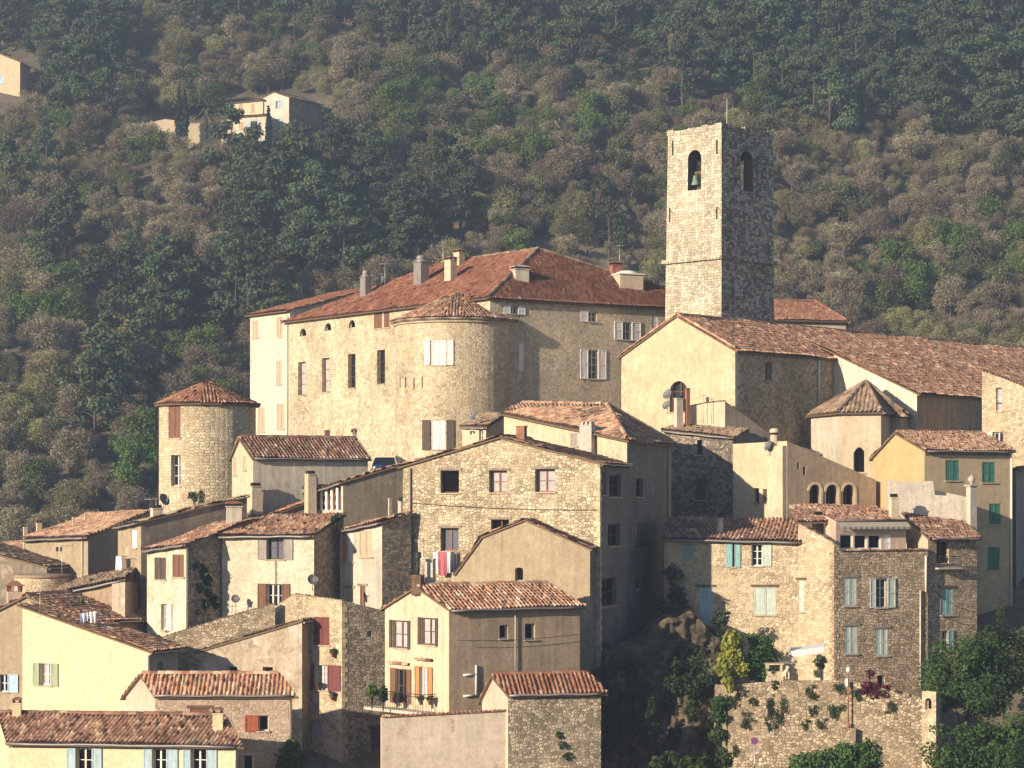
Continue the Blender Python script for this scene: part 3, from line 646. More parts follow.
M['lf_yellow'] = m_leaf('yellow_leaves', (0.192, 0.239, 0.042), (0.346, 0.399, 0.072), (0.480, 0.524, 0.144), 0.3, 1.5)
M['lf_pink'] = m_leaf('bougainvillea', (0.070, 0.010, 0.021), (0.140, 0.021, 0.038), (0.210, 0.042, 0.063), 0.25, 1.5)
M['lf_cypress'] = m_leaf('cypress_leaves', (0.010, 0.028, 0.018), (0.02, 0.046, 0.026), (0.035, 0.065, 0.03), 0.1)
M['bark'] = m_plain('bark', (0.09, 0.07, 0.055), 0.95, var=0.3); M['bark_grey'] = m_plain('grey_bark', (0.20, 0.165, 0.14), 0.95, var=0.25)
# ------------------------------------------------------------------ the upper village: chateau, bell tower, church
US = 1.07
def loc(px, Y, z=-17): return V((gx(px, Y), Y, z))
# chateau
c0 = (490, 150*US); c1 = (290, 170*US)
h = House('chateau', 'large old stone chateau with red hipped roof and a round corner turret', loc(490, 156), 'castle', zb=-6)
C0 = V((gx(*c0), c0[1])); C1 = V((gx(*c1), c1[1])); ze = gz(296, c0[1])
C2 = V((gx(661, 157.3*US), 157.3*US)); C2 = C0+(C2-C0)*1.42
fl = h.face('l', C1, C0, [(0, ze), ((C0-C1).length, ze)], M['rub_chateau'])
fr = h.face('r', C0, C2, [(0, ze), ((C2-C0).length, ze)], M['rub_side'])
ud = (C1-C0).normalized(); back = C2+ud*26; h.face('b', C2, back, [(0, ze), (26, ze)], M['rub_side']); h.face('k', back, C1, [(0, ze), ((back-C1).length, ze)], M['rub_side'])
t3 = lambda w, z: V((w.x, w.y, z))
A1 = V((gx(538, 158*US), 158*US)); za = gz(250, 158*US)
L1 = (C1-C0).length
# ridge runs back parallel to the long wall
A2 = A1+ud*12.5
h.roof([t3(C1, ze), t3(C0, ze), t3(A1, za), t3(A2, za)], [0.45, 0, 0, 0.25], M['tile_red'], wob=0.02)
h.roof([t3(C0, ze), t3(C2, ze), t3(A1, za)], [0.45, 0.2, 0], M['tile_red'], wob=0.02)
h.roof([t3(C2, ze), t3(back, ze), t3(A2, za), t3(A1, za)], [0.45, 0.2, 0, 0], M['tile_red'], wob=0.02)
n0 = (ud*-1)
hp = t3(C0, ze)+(t3(C0, ze)-t3(A1, za)).normalized()*0.5
h.ridge([(t3(A1, za), hp), (t3(A1, za), t3(A2, za)), (t3(A1, za), t3(C2, ze))], M['tile_old'], 0.15)
h.cornice(t3(C0, ze), t3(C2, ze), n2=2, out=0.34); h.cornice(t3(C1, ze), t3(C0, ze), n2=1, out=0.25)
for (a, b, c, d, gl) in ((298, 362, 305.5, 395, 'curtain'), (322, 358, 329.3, 392, 'curtain'), (348, 354, 355.5, 388, 'glass'), (377, 350, 385, 384, 'glass')):
    h.win('l', a, b, c, d, glass=gl, fr='brown', mull=1, rails=2, depth=0.28, sill=True)
for (x, y) in ((303, 332.5), (328, 327), (352, 324)):
    h.win('l', x-3.2, y-4, x+3.2, y+4, arch=True, glass='room', sill=False, frame=True, mull=1, rails=0, fr='stone_trim')
h.win('l', 374, 309.5, 382, 328.5, sh='closed', shc='sh_brown', fr='wood'); h.win('l', 384, 309, 389.5, 327.5, sh='closed', shc='sh_brown', fr='wood')
h.win('r', 588, 311.5, 597, 322, sh='open', shc='sh_white', sx=(580.5, 605), sides='l')
h.win('r', 622.5, 322, 631.5, 340, sh='open', shc='sh_white', sx=(614, 640.5))
h.win('r', 588, 350, 598, 379, sh='open', shc='sh_white', sx=(580, 606), rails=3)
h.win('r', 510.5, 306, 518, 314, sh='open', shc='sh_white', sx=(503.5, 525), rails=0)
h.win('r', 652, 315, 658, 329, sh='closed', shc='sh_white')
h.win('r', 519, 343, 524, 371, sh='closed', shc='sh_white')
h.finish(); CH = h
# turret on the corner
TC = V((gx(456, 152.5*US), 152.5*US)); TR = 61*152*US/F; tz = gz(316, 148*US)
def cyl_wall(h, c, R, z0, z1, mat, wins, name='wall', seg=56, parent=None):
    """cylinder with real openings; wins: (px0,py0,px1,py1,opts)"""
    def ang(px):   # angle of the near hit
        u = (px-512)/F; a = u*u+1; b = -2*(u*c.x+c.y); cc = c.x**2+c.y**2-R*R
        Y = (-b-math.sqrt(max(b*b-4*a*cc, 0)))/(2*a); return math.atan2(Y-c.y, u*Y-c.x), Y
    A = [2*math.pi*k/seg-math.pi for k in range(seg+1)]; Z = [z0, z0+(z1-z0)*0.33, z0+(z1-z0)*0.66, z1]; holes = []
    for w in wins:
        a0, Y0 = ang(w[0]); a1, Y1 = ang(w[2]); Ym = (Y0+Y1)/2; zz0, zz1 = gz(w[3], Ym), gz(w[1], Ym); holes.append((a0, a1, zz0, zz1)); A += [a0, a1]; Z += [zz0, zz1]
    A = sorted(set(A)); Z = sorted(set(Z)); g = G(); q = lambda a, z, r=R: V((c.x+r*math.cos(a), c.y+r*math.sin(a), z))
    for i in range(len(A)-1):
        if A[i+1]-A[i] < 1e-5: continue
        for j in range(len(Z)-1):
            am, zm = (A[i]+A[i+1])/2, (Z[j]+Z[j+1])/2
            if any(o[0] < am < o[1] and o[2] < zm < o[3] for o in holes): continue
            g.poly([q(A[i], Z[j]), q(A[i+1], Z[j]), q(A[i+1], Z[j+1]), q(A[i], Z[j+1])], 0, [(A[i]*R, Z[j]), (A[i+1]*R, Z[j]), (A[i+1]*R, Z[j+1]), (A[i]*R, Z[j+1])])
    for (a0, a1, b0, b1) in holes:
        r = R-0.35
        for p in ([q(a0, b0), q(a1, b0), q(a1, b0, r), q(a0, b0, r)], [q(a1, b0), q(a1, b1), q(a1, b1, r), q(a1, b0, r)], [q(a1, b1), q(a0, b1), q(a0, b1, r), q(a1, b1, r)], [q(a0, b1), q(a0, b0), q(a0, b0, r), q(a0, b1, r)]): g.poly(p, 0)
    w_ = part(name, g, [mat], parent or h.root)
    for w, (a0, a1, b0, b1) in zip(wins, holes):
        o = w[4]; am = (a0+a1)/2; n = V((math.cos(am), math.sin(am))); d = V((-n.y, n.x)); hw = R*math.sin((a1-a0)/2)
        m = V((c.x, c.y))+n*(R*math.cos((a1-a0)/2)); f = Face(m-d*hw, m+d*hw)
        f.holes = []; tmp = h.g; h.g = G(); f.mat = 0
        h.faces['_t'] = f; px = lambda s_: None
        win_direct(h, f, b0, b1, **o); h.faces.pop('_t'); h.g = tmp
    return w_
def win_direct(h, f, z0, z1, **o):
    class FF: pass
    save = f.rect; f.rect = lambda *_: (0.0, f.L, z0, z1); fh = f.hit
    w = f.L
    def hit(px, py): return (px, 0)
    f.hit = hit
    h.win('_t', 0, 0, 0, 0, **o)
turret = cyl_wall(h, TC, TR, -6, tz, M['rub_turret'], [
    (432, 340, 446, 365, dict(sh='closed', shc='sh_white', depth=0.1)), (432, 420.5, 445.5, 449.5, dict(sh='closed', shc='sh_white', depth=0.1)),
    (399.5, 377, 400.7, 388, dict(mull=1, rails=0, sill=False, glass='room', fr='stone_trim')), (405, 377, 406.2, 388, dict(mull=1, rails=0, sill=False, glass='room', fr='stone_trim')),
    (413.4, 378, 414.6, 389, dict(mull=1, rails=0, sill=False, glass='room', fr='stone_trim')), (421.6, 377, 422.8, 388, dict(mull=1, rails=0, sill=False, glass='room', fr='stone_trim'))], name='turret')
# the folded-back leaves of the two turret windows
for (x0, x1, y0, y1, m) in ((424.5, 430.5, 340, 365, 'sh_white'), (447.5, 453.5, 340, 365, 'sh_white'), (422, 431, 420, 450, 'sh_dark'), (446.5, 454.5, 420, 450, 'sh_dark')):
    g = G(); Yt = TC.y-math.sqrt(max(TR**2-(gx((x0+x1)/2, TC.y-TR)-TC.x)**2, 0)); xm = gx((x0+x1)/2, Yt); a = math.atan2(Yt-TC.y, xm-TC.x); n = V((math.cos(a), math.sin(a), 0)); d = V((-n.y, n.x, 0)); w = (x1-x0)*Yt/F
    b = V((xm, Yt, gz(y1, Yt)))+n*0.04; hh = (y1-y0)*Yt/F; g.obox(b-d*w/2, d*w, V((0, 0, hh)), n*0.04)
    for zz in (0, hh*0.48, hh-0.08): g.obox(b-d*w/2+n*0.04+V((0, 0, zz)), d*w, V((0, 0, 0.08)), n*0.02)
    part('shutter', g, [M[m]], turret)
# turret roof: low tiled cone
def cone_roof(h, c, R, z, apex, tile, parent, nseg=14, ov=0.4, a0=-math.pi, a1=math.pi, name='roof'):
    bms = G(); me_all = None
    for k in range(nseg):
        b0, b1 = a0+(a1-a0)*k/nseg, a0+(a1-a0)*(k+1)/nseg
        p0 = V((c.x+R*math.cos(b0), c.y+R*math.sin(b0), z)); p1 = V((c.x+R*math.cos(b1), c.y+R*math.sin(b1), z))
        me = tile_mesh([p0, p1, V((c.x, c.y, apex))], [ov, 0.01, 0.01], name, h.off, [tile, M['soffit']], seed=k+h.seed, wob=0.02)
        bm = bmesh.new()
        if me_all: bm.from_mesh(me_all)
        bm.from_mesh(me)
        if not me_all: me_all = me
        bm.to_mesh(me_all); bm.free()
    return link(name, me_all, parent)
cone_roof(h, TC, TR, tz, gz(294, TC.y), M['tile_brown'], turret, 18, 0.36)
g = G(); g.lathe(V((TC.x, TC.y, 0)), [(TR+0.01, tz-0.42), (TR+0.14, tz-0.4), (TR+0.14, tz-0.28), (TR+0.01, tz-0.26)], 60); g.lathe(V((TC.x, TC.y, 0)), [(TR+0.01, tz-0.24), (TR+0.26, tz-0.2), (TR+0.26, tz-0.06), (TR+0.01, tz-0.04)], 60); part('cornice', g, [M['stone_trim']], turret)
# roof furniture of the chateau
h.chimney(511, 529, 266, 279, 1, 'pl_light', 'concrete', 'cap', rot=0.4)
h.chimney(444.5, 457, 257, 281, 0, 'pl_warm', 'tile_brown', 'cap', rot=-0.9)
h.chimney(453.5, 465, 249.5, 266, 0, 'pl_warm', 'tile_brick', 'cap', rot=-0.9)
h.chimney(360, 371.5, 274, 296, 0, 'zinc', 'zinc', 'dome', rot=-0.9); h.chimney(413.5, 429, 259, 284, 0, 'zinc', 'zinc', 'dome', rot=-0.9)
h.chimney(609, 623, 262, 276, 1, 'rust', 'tile_brick', 'cap', rot=0.4)
h.chimney(464, 471, 294, 313, 0, 'tile_brick', 'tile_brick', 'plain', Y=TC.y-1.3, rot=0.2)
g = G(); c = h.on(627, 284, 1); w = 27*c.y/F; c -= V((0, 0, 0.5)); g.cbox(c, w*0.95, w*0.8, 1.15, 0.4); k = part('roof_lantern', g, [M['pl_warm']], h.root)
g = G(); g.cbox(c+V((0, 0, 1.15)), w*1.05, w*0.9, 0.1, 0.4); g.lathe(c+V((0, 0, 1.25)), [(w*0.45, 0), (w*0.38, 0.14), (w*0.22, 0.25), (0, 0.3)], 16); part('lantern_cover', g, [M['white']], k)
# white wing at the far end of the chateau
WL = C1+(C1-C0).normalized()*6.3; sd = V((-ud.y, ud.x)); sd = sd if sd.y > 0 else -sd
hw = House('white_wing', 'tall narrow whitish house joined to the far end of the chateau', loc(270, 178), 'house', zb=-6)
Cc = C1+(C1-C0).normalized()*0.03; zw = gz(310, C1.y); zw2 = zw+2.3
f = hw.face('l', WL, Cc, [(0, zw), ((Cc-WL).length, zw)], M['pl_white']); L8 = 8.5; Rr = Cc+sd*L8
hw.face('r', Cc, Rr, [(0, zw), (L8, zw2)], M['pl_white']); Br = WL+sd*L8; hw.face('b', Rr, Br, [(0, zw2), (f.L, zw2)], M['pl_white']); hw.face('k', Br, WL, [(0, zw2), (L8, zw)], M['pl_white'])
hw.roof([t3(WL, zw), t3(Cc, zw), t3(Rr, zw2), t3(Br, zw2)], [0.4, 0.12, 0.1, 0.3], M['tile_red'], wob=0.02); hw.cornice(t3(WL, zw), t3(Cc, zw), n2=1)
for (a, b, c_, d) in ((252.5, 321, 258.5, 338), (277, 317, 283, 337), (276.5, 361, 281.7, 384.5), (258, 407.5, 265, 432), (277, 404, 284.3, 429)): hw.win('l', a, b, c_, d, sh='closed', shc='sh_beige', depth=0.14, fr='white')
hw.pipe('l', 288.2, 316, 450, 0.05, 'pipe'); hw.finish()

# bell tower
h = House('bell_tower', 'tall square stone bell tower with one sunlit and one dirty side toned dark for shade', loc(722, 152), 'tower', zb=1)
def tpt(px, Y, k=1.0): return V((gx(px, Y), Y))
YC = 150.00*US; Cb, Lb, Rb = tpt(721.5, YC), tpt(662.5, 153.7*US), tpt(775, 154.11*US); Bb = Lb+Rb-Cb
Ct, Lt, Rt = tpt(721.5, YC+0.15), tpt(668, 153.39*US), tpt(773, 153.90*US); Bt = Lt+Rt-Ct
zs, zt, z0 = gz(256.5, YC), gz(128, YC), 1.0
def twall(g, b0, b1, t0, t1, openpx, mat, open_on=True):
    """battered face: two leaning faces with an arched opening through 0.9 m of stone"""
    lo = lambda z: (z-z0)/(zt-z0)
    B0 = lambda z: b0+(t0-b0)*lo(z); B1 = lambda z: b1+(t1-b1)*lo(z)
    f = Face(b0+(t0-b0)*0.8, b1+(t1-b1)*0.8)
    if isinstance(openpx[0], str): s0, s1, za_, zb_ = f.L*0.36, f.L*0.62, openpx[1], openpx[2]
    else: s0, s1, za_, zb_ = f.rect(*openpx)
    hole = arch_poly(s0, s1, za_, zb_)
    def W(s_, z):
        p = B0(z)+(B1(z)-B0(z))*(s_/f.L); return V((p.x, p.y, z))
    outer = [(0, z0), (f.L, z0), (f.L, zt), (0, zt)]
    loops = [[V((a, b, 0)) for a, b in outer], [V((a, b, 0)) for a, b in hole]]; flat = [k for l in loops for k in l]
    for t in geometry.tessellate_polygon(loops):
        q = [flat[i] for i in t]
        if (q[1]-q[0]).cross(q[2]-q[0]).z < 0: q.reverse()
        g.poly([W(k.x, k.y) for k in q], mat, [(k.x, k.y) for k in q])
    n = len(hole); N = V((f.n.x, f.n.y, 0))
    for i in range(n):
        a, b = hole[i], hole[(i+1) % n]; g.poly([W(*b), W(*a), W(*a)-N*0.9, W(*b)-N*0.9], 2)
    # inner face of the bell chamber
    inner = [(0.9, za_-0.4), (f.L-0.9, za_-0.4), (f.L-0.9, zt-0.5), (0.9, zt-0.5)]; loops = [[V((a, b, 0)) for a, b in inner], [V((a, b, 0)) for a, b in hole]]; flat = [k for l in loops for k in l]
    for t in geometry.tessellate_polygon(loops):
        q = [flat[i] for i in t]
        if (q[1]-q[0]).cross(q[2]-q[0]).z > 0: q.reverse()
        g.poly([W(k.x, k.y)-N*0.9 for k in q], 2, [(k.x, k.y) for k in q])
    return s0, s1, za_, zb_, f
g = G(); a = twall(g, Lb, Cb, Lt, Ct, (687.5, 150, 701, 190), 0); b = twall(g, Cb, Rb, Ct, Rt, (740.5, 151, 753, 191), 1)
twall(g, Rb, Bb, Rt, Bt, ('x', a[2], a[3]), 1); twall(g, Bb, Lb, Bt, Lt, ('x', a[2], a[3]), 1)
ins = [Lt, Ct, Rt, Bt]; cen = (Lt+Rt)/2
for zz, up in ((a[2]-0.4, 1), (zt-0.5, 0)):
    q = [V(((p.x-cen.x)*0.9+cen.x, (p.y-cen.y)*0.9+cen.y, zz)) for p in ins]; g.poly(q if up else q[::-1], 2)
M['ash_in'] = m_plain('inner_stone', (0.10, 0.085, 0.07), 0.95)  # stone colour darkened to paint the shade inside the bell chamber
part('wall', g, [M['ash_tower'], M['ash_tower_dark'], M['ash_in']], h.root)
# string course, cap course with uneven blocks, corner iron ties
def ring(z, hgt, out, mats, name, jag=0.0, k=1.0):
    g = G(); lo = (z-z0)/(zt-z0); pts = [x+(y-x)*lo for x, y in ((Lb, Lt), (Cb, Ct), (Rb, Rt), (Bb, Bt))]
    for i in range(4):
        p, q = pts[i], pts[(i+1) % 4]; d = (q-p).normalized(); n = V((d.y, -d.x)); L = (q-p).length; m = int(L/0.62); x = -out
        m_ = 0 if i in (0,) else 1
        for j in range(m):
            w = (L+out)/m; hh = hgt+rnd.uniform(-jag, jag); o = out+rnd.uniform(-0.015, 0.02)
            s_ = p+d*(x+0.006*j)
            g.obox(V((s_.x-n.x*0.35, s_.y-n.y*0.35, z+0.001*i)), V((d.x, d.y, 0))*(w-0.012), V((n.x, n.y, 0))*(0.35+o), V((0, 0, hh)), m_); x += w
    part(name, g, mats, h.root)
ring(zs-0.16, 0.26, 0.24, [M['ash_tower'], M['ash_tower_dark']], 'string_course', 0.01)
ring(zt, 0.34, 0.05, [M['ash_tower'], M['ash_tower_dark']], 'cap_course', 0.1)
g = G(); q = [V((p.x, p.y, zt+0.12)) for p in (Lt, Ct, Rt, Bt)]; g.poly(q); part('roof', g, [M['ash_in']], h.root)
for (px, y0, y1, fA, fB) in ((673, 141, 155, Lb, Cb), (717, 140, 154, Lb, Cb), (670, 208, 222, Lb, Cb), (717, 207, 219, Lb, Cb)):
    f = Face(fA+(Lt-Lb)*0.8, fB+(Ct-Cb)*0.8); s_, z1 = f.hit(px, y0); _, z2 = f.hit(px, y1); g = G(); g.obox(f.pt(s_-0.03, z2, 0.0), V((f.d.x, f.d.y, 0))*0.07, V((0, 0, z1-z2)), V((f.n.x, f.n.y, 0))*0.09); part('iron_tie', g, [M['iron']], h.root)
c = V((gx(727, 153.08*US), 153.08*US, zt+0.12)); g = G(); g.tube([c, c+V((0, 0, 2.6))], 0.05, 6, r2=0.02); part('lightning_rod', g, [M['pipe']], h.root)
# the bell
bx = V((gx(695.5, 152.57*US), 152.67*US)); zb_ = a[2]; g = G()
g.lathe(V((bx.x, bx.y, zb_+0.45)), [(0.0, 0.02), (0.40, 0.0), (0.43, 0.04), (0.38, 0.16), (0.28, 0.4), (0.24, 0.62), (0.17, 0.76), (0.0, 0.8)], 20)
M['verdigris'] = m_plain('verdigris', (0.16, 0.24, 0.19), 0.6, 0.3, 0.3)
bell = empty('church_bell', (bx.x, bx.y, zb_+0.45), 'green bronze bell hanging in the sunlit arch of the bell tower', 'bell')
part('bell_body', g, [M['verdigris']], bell); d = (Ct-Lt).normalized(); g = G(); g.obox(V((bx.x, bx.y, zb_+1.27))-V((d.x, d.y, 0))*1.2-V((0, 0.1, 0)), V((d.x, d.y, 0))*2.4, V((0, 0.2, 0)), V((0, 0, 0.22))); part('headstock', g, [M['wood']], bell)
g = G(); g.tube([(bx.x, bx.y, zb_+1.1), (bx.x, bx.y, zb_+0.42)], 0.03, 6); g.lathe(V((bx.x, bx.y, zb_+0.3)), [(0, 0), (0.08, 0.06), (0.08, 0.14), (0, 0.2)], 10); part('clapper', g, [M['iron']], bell)

# church
h = House('church', 'long church with pale yellow gable front and a wide mottled tile roof', loc(735, 143.5), 'church', zb=-4)
YC = 138*US; Cw = tpt(735, YC); zc = gz(350, YC); ul = V((0.68, 0.74)).normalized(); pl_ = V((-ul.y, ul.x)); Lw = Cw+pl_*9.24*US; zl = gz(356.5, 144.3*US)
f = h.face('l', Lw, Cw, [(0, zc), ], M['pl_church']); sm, zm = f.hit(677, 316); f.top = [(0, zc), (sm, zm), (f.L, zc)]
tR = (Cw-Lw).length; LS = 10.9*US; Rw = Cw+ul*LS
fr = h.face('r', Cw, Rw, [(0, zc), (LS, zc)], M['rub_church'])
m0 = Lw+(Cw-Lw).normalized()*sm; LEN = 52.0; ou = 6.4*US
E0 = Rw-pl_*ou; ze2 = gz(393, 141.5*US); E1 = E0+ul*(LEN-LS)
dep = (f.L-sm)+ou; zw_ = lambda q: zm+(ze2-zm)*q/dep   # height of the wide slope at distance q from the ridge
h.face('e', Rw, E0, [(0, zw_(f.L-sm)), (ou, ze2)], M['pl_white']); h.face('s', E0, E1, [(0, ze2), (LEN-LS, ze2)], M['pl_brown'])
Bk = Lw+ul*LEN; h.face('b', E1, Bk, [(0, ze2), (dep, zm), (dep+sm, zc)], M['pl_brown']); h.face('k', Bk, Lw, [(0, zc), (LEN, zc)], M['pl_brown'])
RM = m0+ul*LS; ME = m0+ul*LEN
h.roof([t3(Cw, zc), t3(Rw, zc), t3(RM, zm), t3(m0, zm)], [0.3, 0, 0, 0.14], M['tile_nave'], pitch=0.26)
h.roof([t3(E0, ze2), t3(E1, ze2), t3(ME, zm), t3(RM, zm)], [0.32, 0.1, 0, 0.12], M['tile_nave'], pitch=0.26, wob=0.06)
h.roof([t3(Bk, zc), t3(Lw, zc), t3(m0, zm), t3(ME, zm)], [0.3, 0.14, 0, 0.1], M['tile_nave'], pitch=0.26)
h.ridge([(t3(m0, zm), t3(ME, zm))], M['tile_nave'], 0.15)
h.cornice(t3(Cw, zc), t3(Rw, zc), n2=1); h.cornice(t3(E0, ze2), t3(E1, ze2), n2=1)
h.win('r', 765.5, 362, 772, 380.5, glass='room', fr='stone_trim', mull=1, rails=0, depth=0.35)
h.win('l', 669.5, 381, 687.5, 412, arch=True, glass='glass', fr='brown', mull=2, rails=2, depth=0.3, surround=None)
h.pipe('r', 818, 359, 404, 0.06, 'white')
g = G()
for s_ in (0, 1):   # coping tiles along the gable rakes
    a_, b_ = (f.pt(0, zc), f.pt(sm, zm)) if s_ == 0 else (f.pt(sm, zm), f.pt(f.L, zc))
    ridge_tiles(g, a_+V((0, 0, 0.06)), b_+V((0, 0, 0.06)), 0.1)
part('rake_tiles', g, [M['tile_nave']], h.root); h.quoins([('l', 1), ('r', 0)], 3, zc-0.15, M['quoin'], 0.5); h.quoins([('l', 0)], 2, zc-0.3, M['quoin'], 0.6); h.finish()
# chapel with many-sided pointed roof
h = House('chapel', 'many-sided apse chapel with pointed tile roof and a lancet window, leaning on the church', loc(860, 148.32), 'chapel', zb=-6)
vs = [tpt(811, 151.93), tpt(838.5, 147.50), tpt(881, 146.88), tpt(892, 149.35), tpt(903, 148.53), tpt(910, 153.47), tpt(880, 156.56)]
zc = gz(411.5, 147.29); ap = V((gx(866, 151.93), 151.93, gz(383, 151.93)))
mm = [M['pl_light'], M['pl_warm'], M['pl_warm'], M['pl_light'], M['pl_brown'], M['pl_brown'], M['pl_brown']]
for i in range(7): h.face('f%d' % i, vs[i], vs[(i+1) % 7], [(0, zc), ((vs[(i+1) % 7]-vs[i]).length, zc)], mm[i])
for i in (0, 1, 2, 3, 4, 6): h.roof([t3(vs[i], zc), t3(vs[(i+1) % 7], zc), ap], [0.35, 0.0, 0.0], M['tile_old'], pitch=0.3)
h.roof([t3(vs[5], zc), t3(vs[6], zc), ap], [0.3, 0, 0], M['tile_old'], pitch=0.3)
h.ridge([(ap, t3(vs[i], zc)) for i in (0, 1, 2, 4)], M['tile_old'], 0.14)
h.win('f1', 853.5, 447, 865, 473, arch='p', glass='room', fr='stone_trim', mull=1, rails=0, depth=0.3, surround=None); h.finish()
# house behind the tower
h = House('back_house', 'house with bright brick-red hipped roof half hidden behind the bell tower', loc(800, 195.70), 'house', zb=-4)
Cw, Rw = tpt(745, 191.58), tpt(846, 194.16); zc = gz(319.5, 192.61); dd = V((0.3, 6.0)); Lw = Cw+dd*2; Bw = Rw+dd*2; zr = zc+2.1; r0, r1 = Cw+dd, tpt(813, 200.34)
for k, a_, b_ in (('l', Lw, Cw), ('r', Cw, Rw), ('b', Rw, Bw), ('k', Bw, Lw)): h.face(k, a_, b_, [(0, zc), ((b_-a_).length, zc)], M['pl_warm'])
r1 = V((r1.x, r0.y+(Rw.y-Cw.y)*0.5))
h.roof([t3(Cw, zc), t3(Rw, zc), t3(r1, zr), t3(r0, zr)], [0.4, 0, 0, 0.1], M['tile_brick']); h.roof([t3(Rw, zc), t3(Bw, zc), t3(r1, zr)], [0.4, 0, 0], M['tile_brick']); h.roof([t3(Bw, zc), t3(Lw, zc), t3(r0, zr), t3(r1, zr)], [0.3, 0.1, 0, 0], M['tile_brick'])
h.ridge([(t3(r0, zr), t3(r1, zr)), (t3(r1, zr), t3(Rw, zc)), (t3(r1, zr), t3(Bw, zc))], M['tile_brick']); h.cornice(t3(Cw, zc), t3(Rw, zc), n2=2, out=0.3); h.win('r', 795, 325, 801, 336, glass='glass', mull=1); h.finish()

# round tower on the left
h = House('round_tower', 'squat round tower of pale coursed stone with low conical tile roof', loc(207, 151), 'tower', zb=-8)
RC = V((gx(207.5, 151), 151)); RR = 48*151/F; rz = gz(402, 148)
cyl_wall(h, RC, RR, -8, rz, M['rub_round'], [(168.5, 403, 180.5, 438, dict(sh='closed', shc='sh_brown', fr='wood', depth=0.3)), (171, 455, 180.5, 486, dict(glass='glass', fr='white', mull=2, rails=2, depth=0.3))])
cone_roof(h, RC, RR, rz, gz(382, 151), M['tile_brick'], h.root, 16, 0.36)
# ------------------------------------------------------------------ middle of the village
# house below the round tower
h = House('house', 'grey-white house with long barrel-tiled roof just right of the round tower', loc(253, 139))
h.gable((232, 142.5), (253, 139), (368, 142.5), 457, (240.5, 438), M['pl_warm'], M['pl_light'], M['tile_brown'], corn=1)
h.win('l', 233.5, 457, 237, 475, sh='closed', shc='sh_beige'); h.win('l', 243, 456, 246.5, 470, sh='closed', shc='sh_beige')
h.chimney(305, 316, 470, 512, 0, 'pl_warm', 'dark', 'pots', Y=136, depth=0.6); h.chimney(351, 357, 429, 441, 1, 'pl_warm', 'tile_brick', 'cap'); h.chimney(324, 330, 431, 441, 1, 'rust', 'tile_brick', 'plain')
h.finish()
h = House('house', 'weathered grey house with a sloping wall and laundry hung on its sunlit end', loc(141, 131))
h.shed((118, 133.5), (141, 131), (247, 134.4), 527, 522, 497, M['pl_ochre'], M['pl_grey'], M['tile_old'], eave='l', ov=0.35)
h.win('l', 124, 546, 128.5, 570, sh='closed', shc='sh_beige'); h.win('l', 132, 530, 137, 548, sh='closed', shc='sh_white')
h.chimney(150, 163, 504, 518, 0, 'pl_light', 'dark', 'pots'); h.chimney(203, 213, 480, 503, 0, 'pl_warm', 'tile_brick', 'cap'); h.chimney(249, 262, 482, 510, 0, 'pl_warm', 'dark', 'pots', Y=138.5)
h.finish()
h = House('house', 'whitewashed house with two small brown-shuttered windows and an ivied side wall', loc(188, 126.5))
h.shed((147, 128.6), (188, 126.5), (256, 130.6), 550, 543.5, 519, M['rub_white'], M['rub_grey'], M['tile_brown'], eave='l', ov=0.35)
h.win('l', 154.5, 557.5, 166, 579.5, sh='closed', shc='sh_dark', depth=0.16); h.win('l', 172.5, 554.5, 184, 577, sh='closed', shc='sh_brown', depth=0.16); h.win('l', 161, 604, 168.5, 630, sh='open', shc='sh_white', sides='r', glass='curtain')
h.chimney(225, 243, 502, 524, 0, 'pl_light', 'tile_brick', 'cap', rot=0.2); h.pipe('l', 188, 546, 640, 0.04, 'pipe_dark'); h.finish()
h = House('house', 'white rubble house with grey open shutters under a brown tile roof', loc(222, 130))
h.shed(('o', 1.4, 4.0), (222, 128.4), (314, 126.4), ('z', 1.05), 535.5, 534.5, M['rub_cream'], M['rub_white'], M['tile_brown'], mb=M['rub_brown'], ov=0.4)
h.win('r', 267, 536.5, 284, 559.5, sh='open', shc='sh_grey', sx=(258, 293), glass='glass_blue', fr='wood'); h.win('r', 266.5, 584, 282, 607, sh='open', shc='sh_brown', sx=(258, 290), glass='glass', mull=3, fr='white')
h.pipe('r', 276, 560, 600, 0.025, 'pipe_dark'); h.finish()
h = House('house', 'narrow cream house with closed pale shutters, touching the left of the big gabled house', loc(382, 126))
h.shed((340, 129.0), (382, 126.8), (411, 128.1), 531, 522, 514, M['pl_light'], M['rub_grey'], M['tile_brown'], eave='l', ov=0.3, corn=1)
h.win('l', 342.5, 533, 346.5, 562, sh='closed', shc='sh_orange', depth=0.1); h.win('l', 348.5, 534, 353, 562, sh='closed', shc='sh_white', depth=0.1); h.win('l', 359.5, 531.5, 372.5, 557, sh='closed', shc='sh_beige', depth=0.1); h.win('l', 360, 586, 365.5, 606, sh='closed', shc='sh_brown', lintel='wood_grey'); h.win('l', 346.5, 588, 353, 602, sh='closed', shc='sh_beige', lintel='wood_grey')
h.chimney(398, 408, 497, 515, 0, 'pl_light', 'dark', 'pots'); h.chimney(388, 392, 499, 515, 0, 'pl_light', 'dark', 'plain'); h.finish()
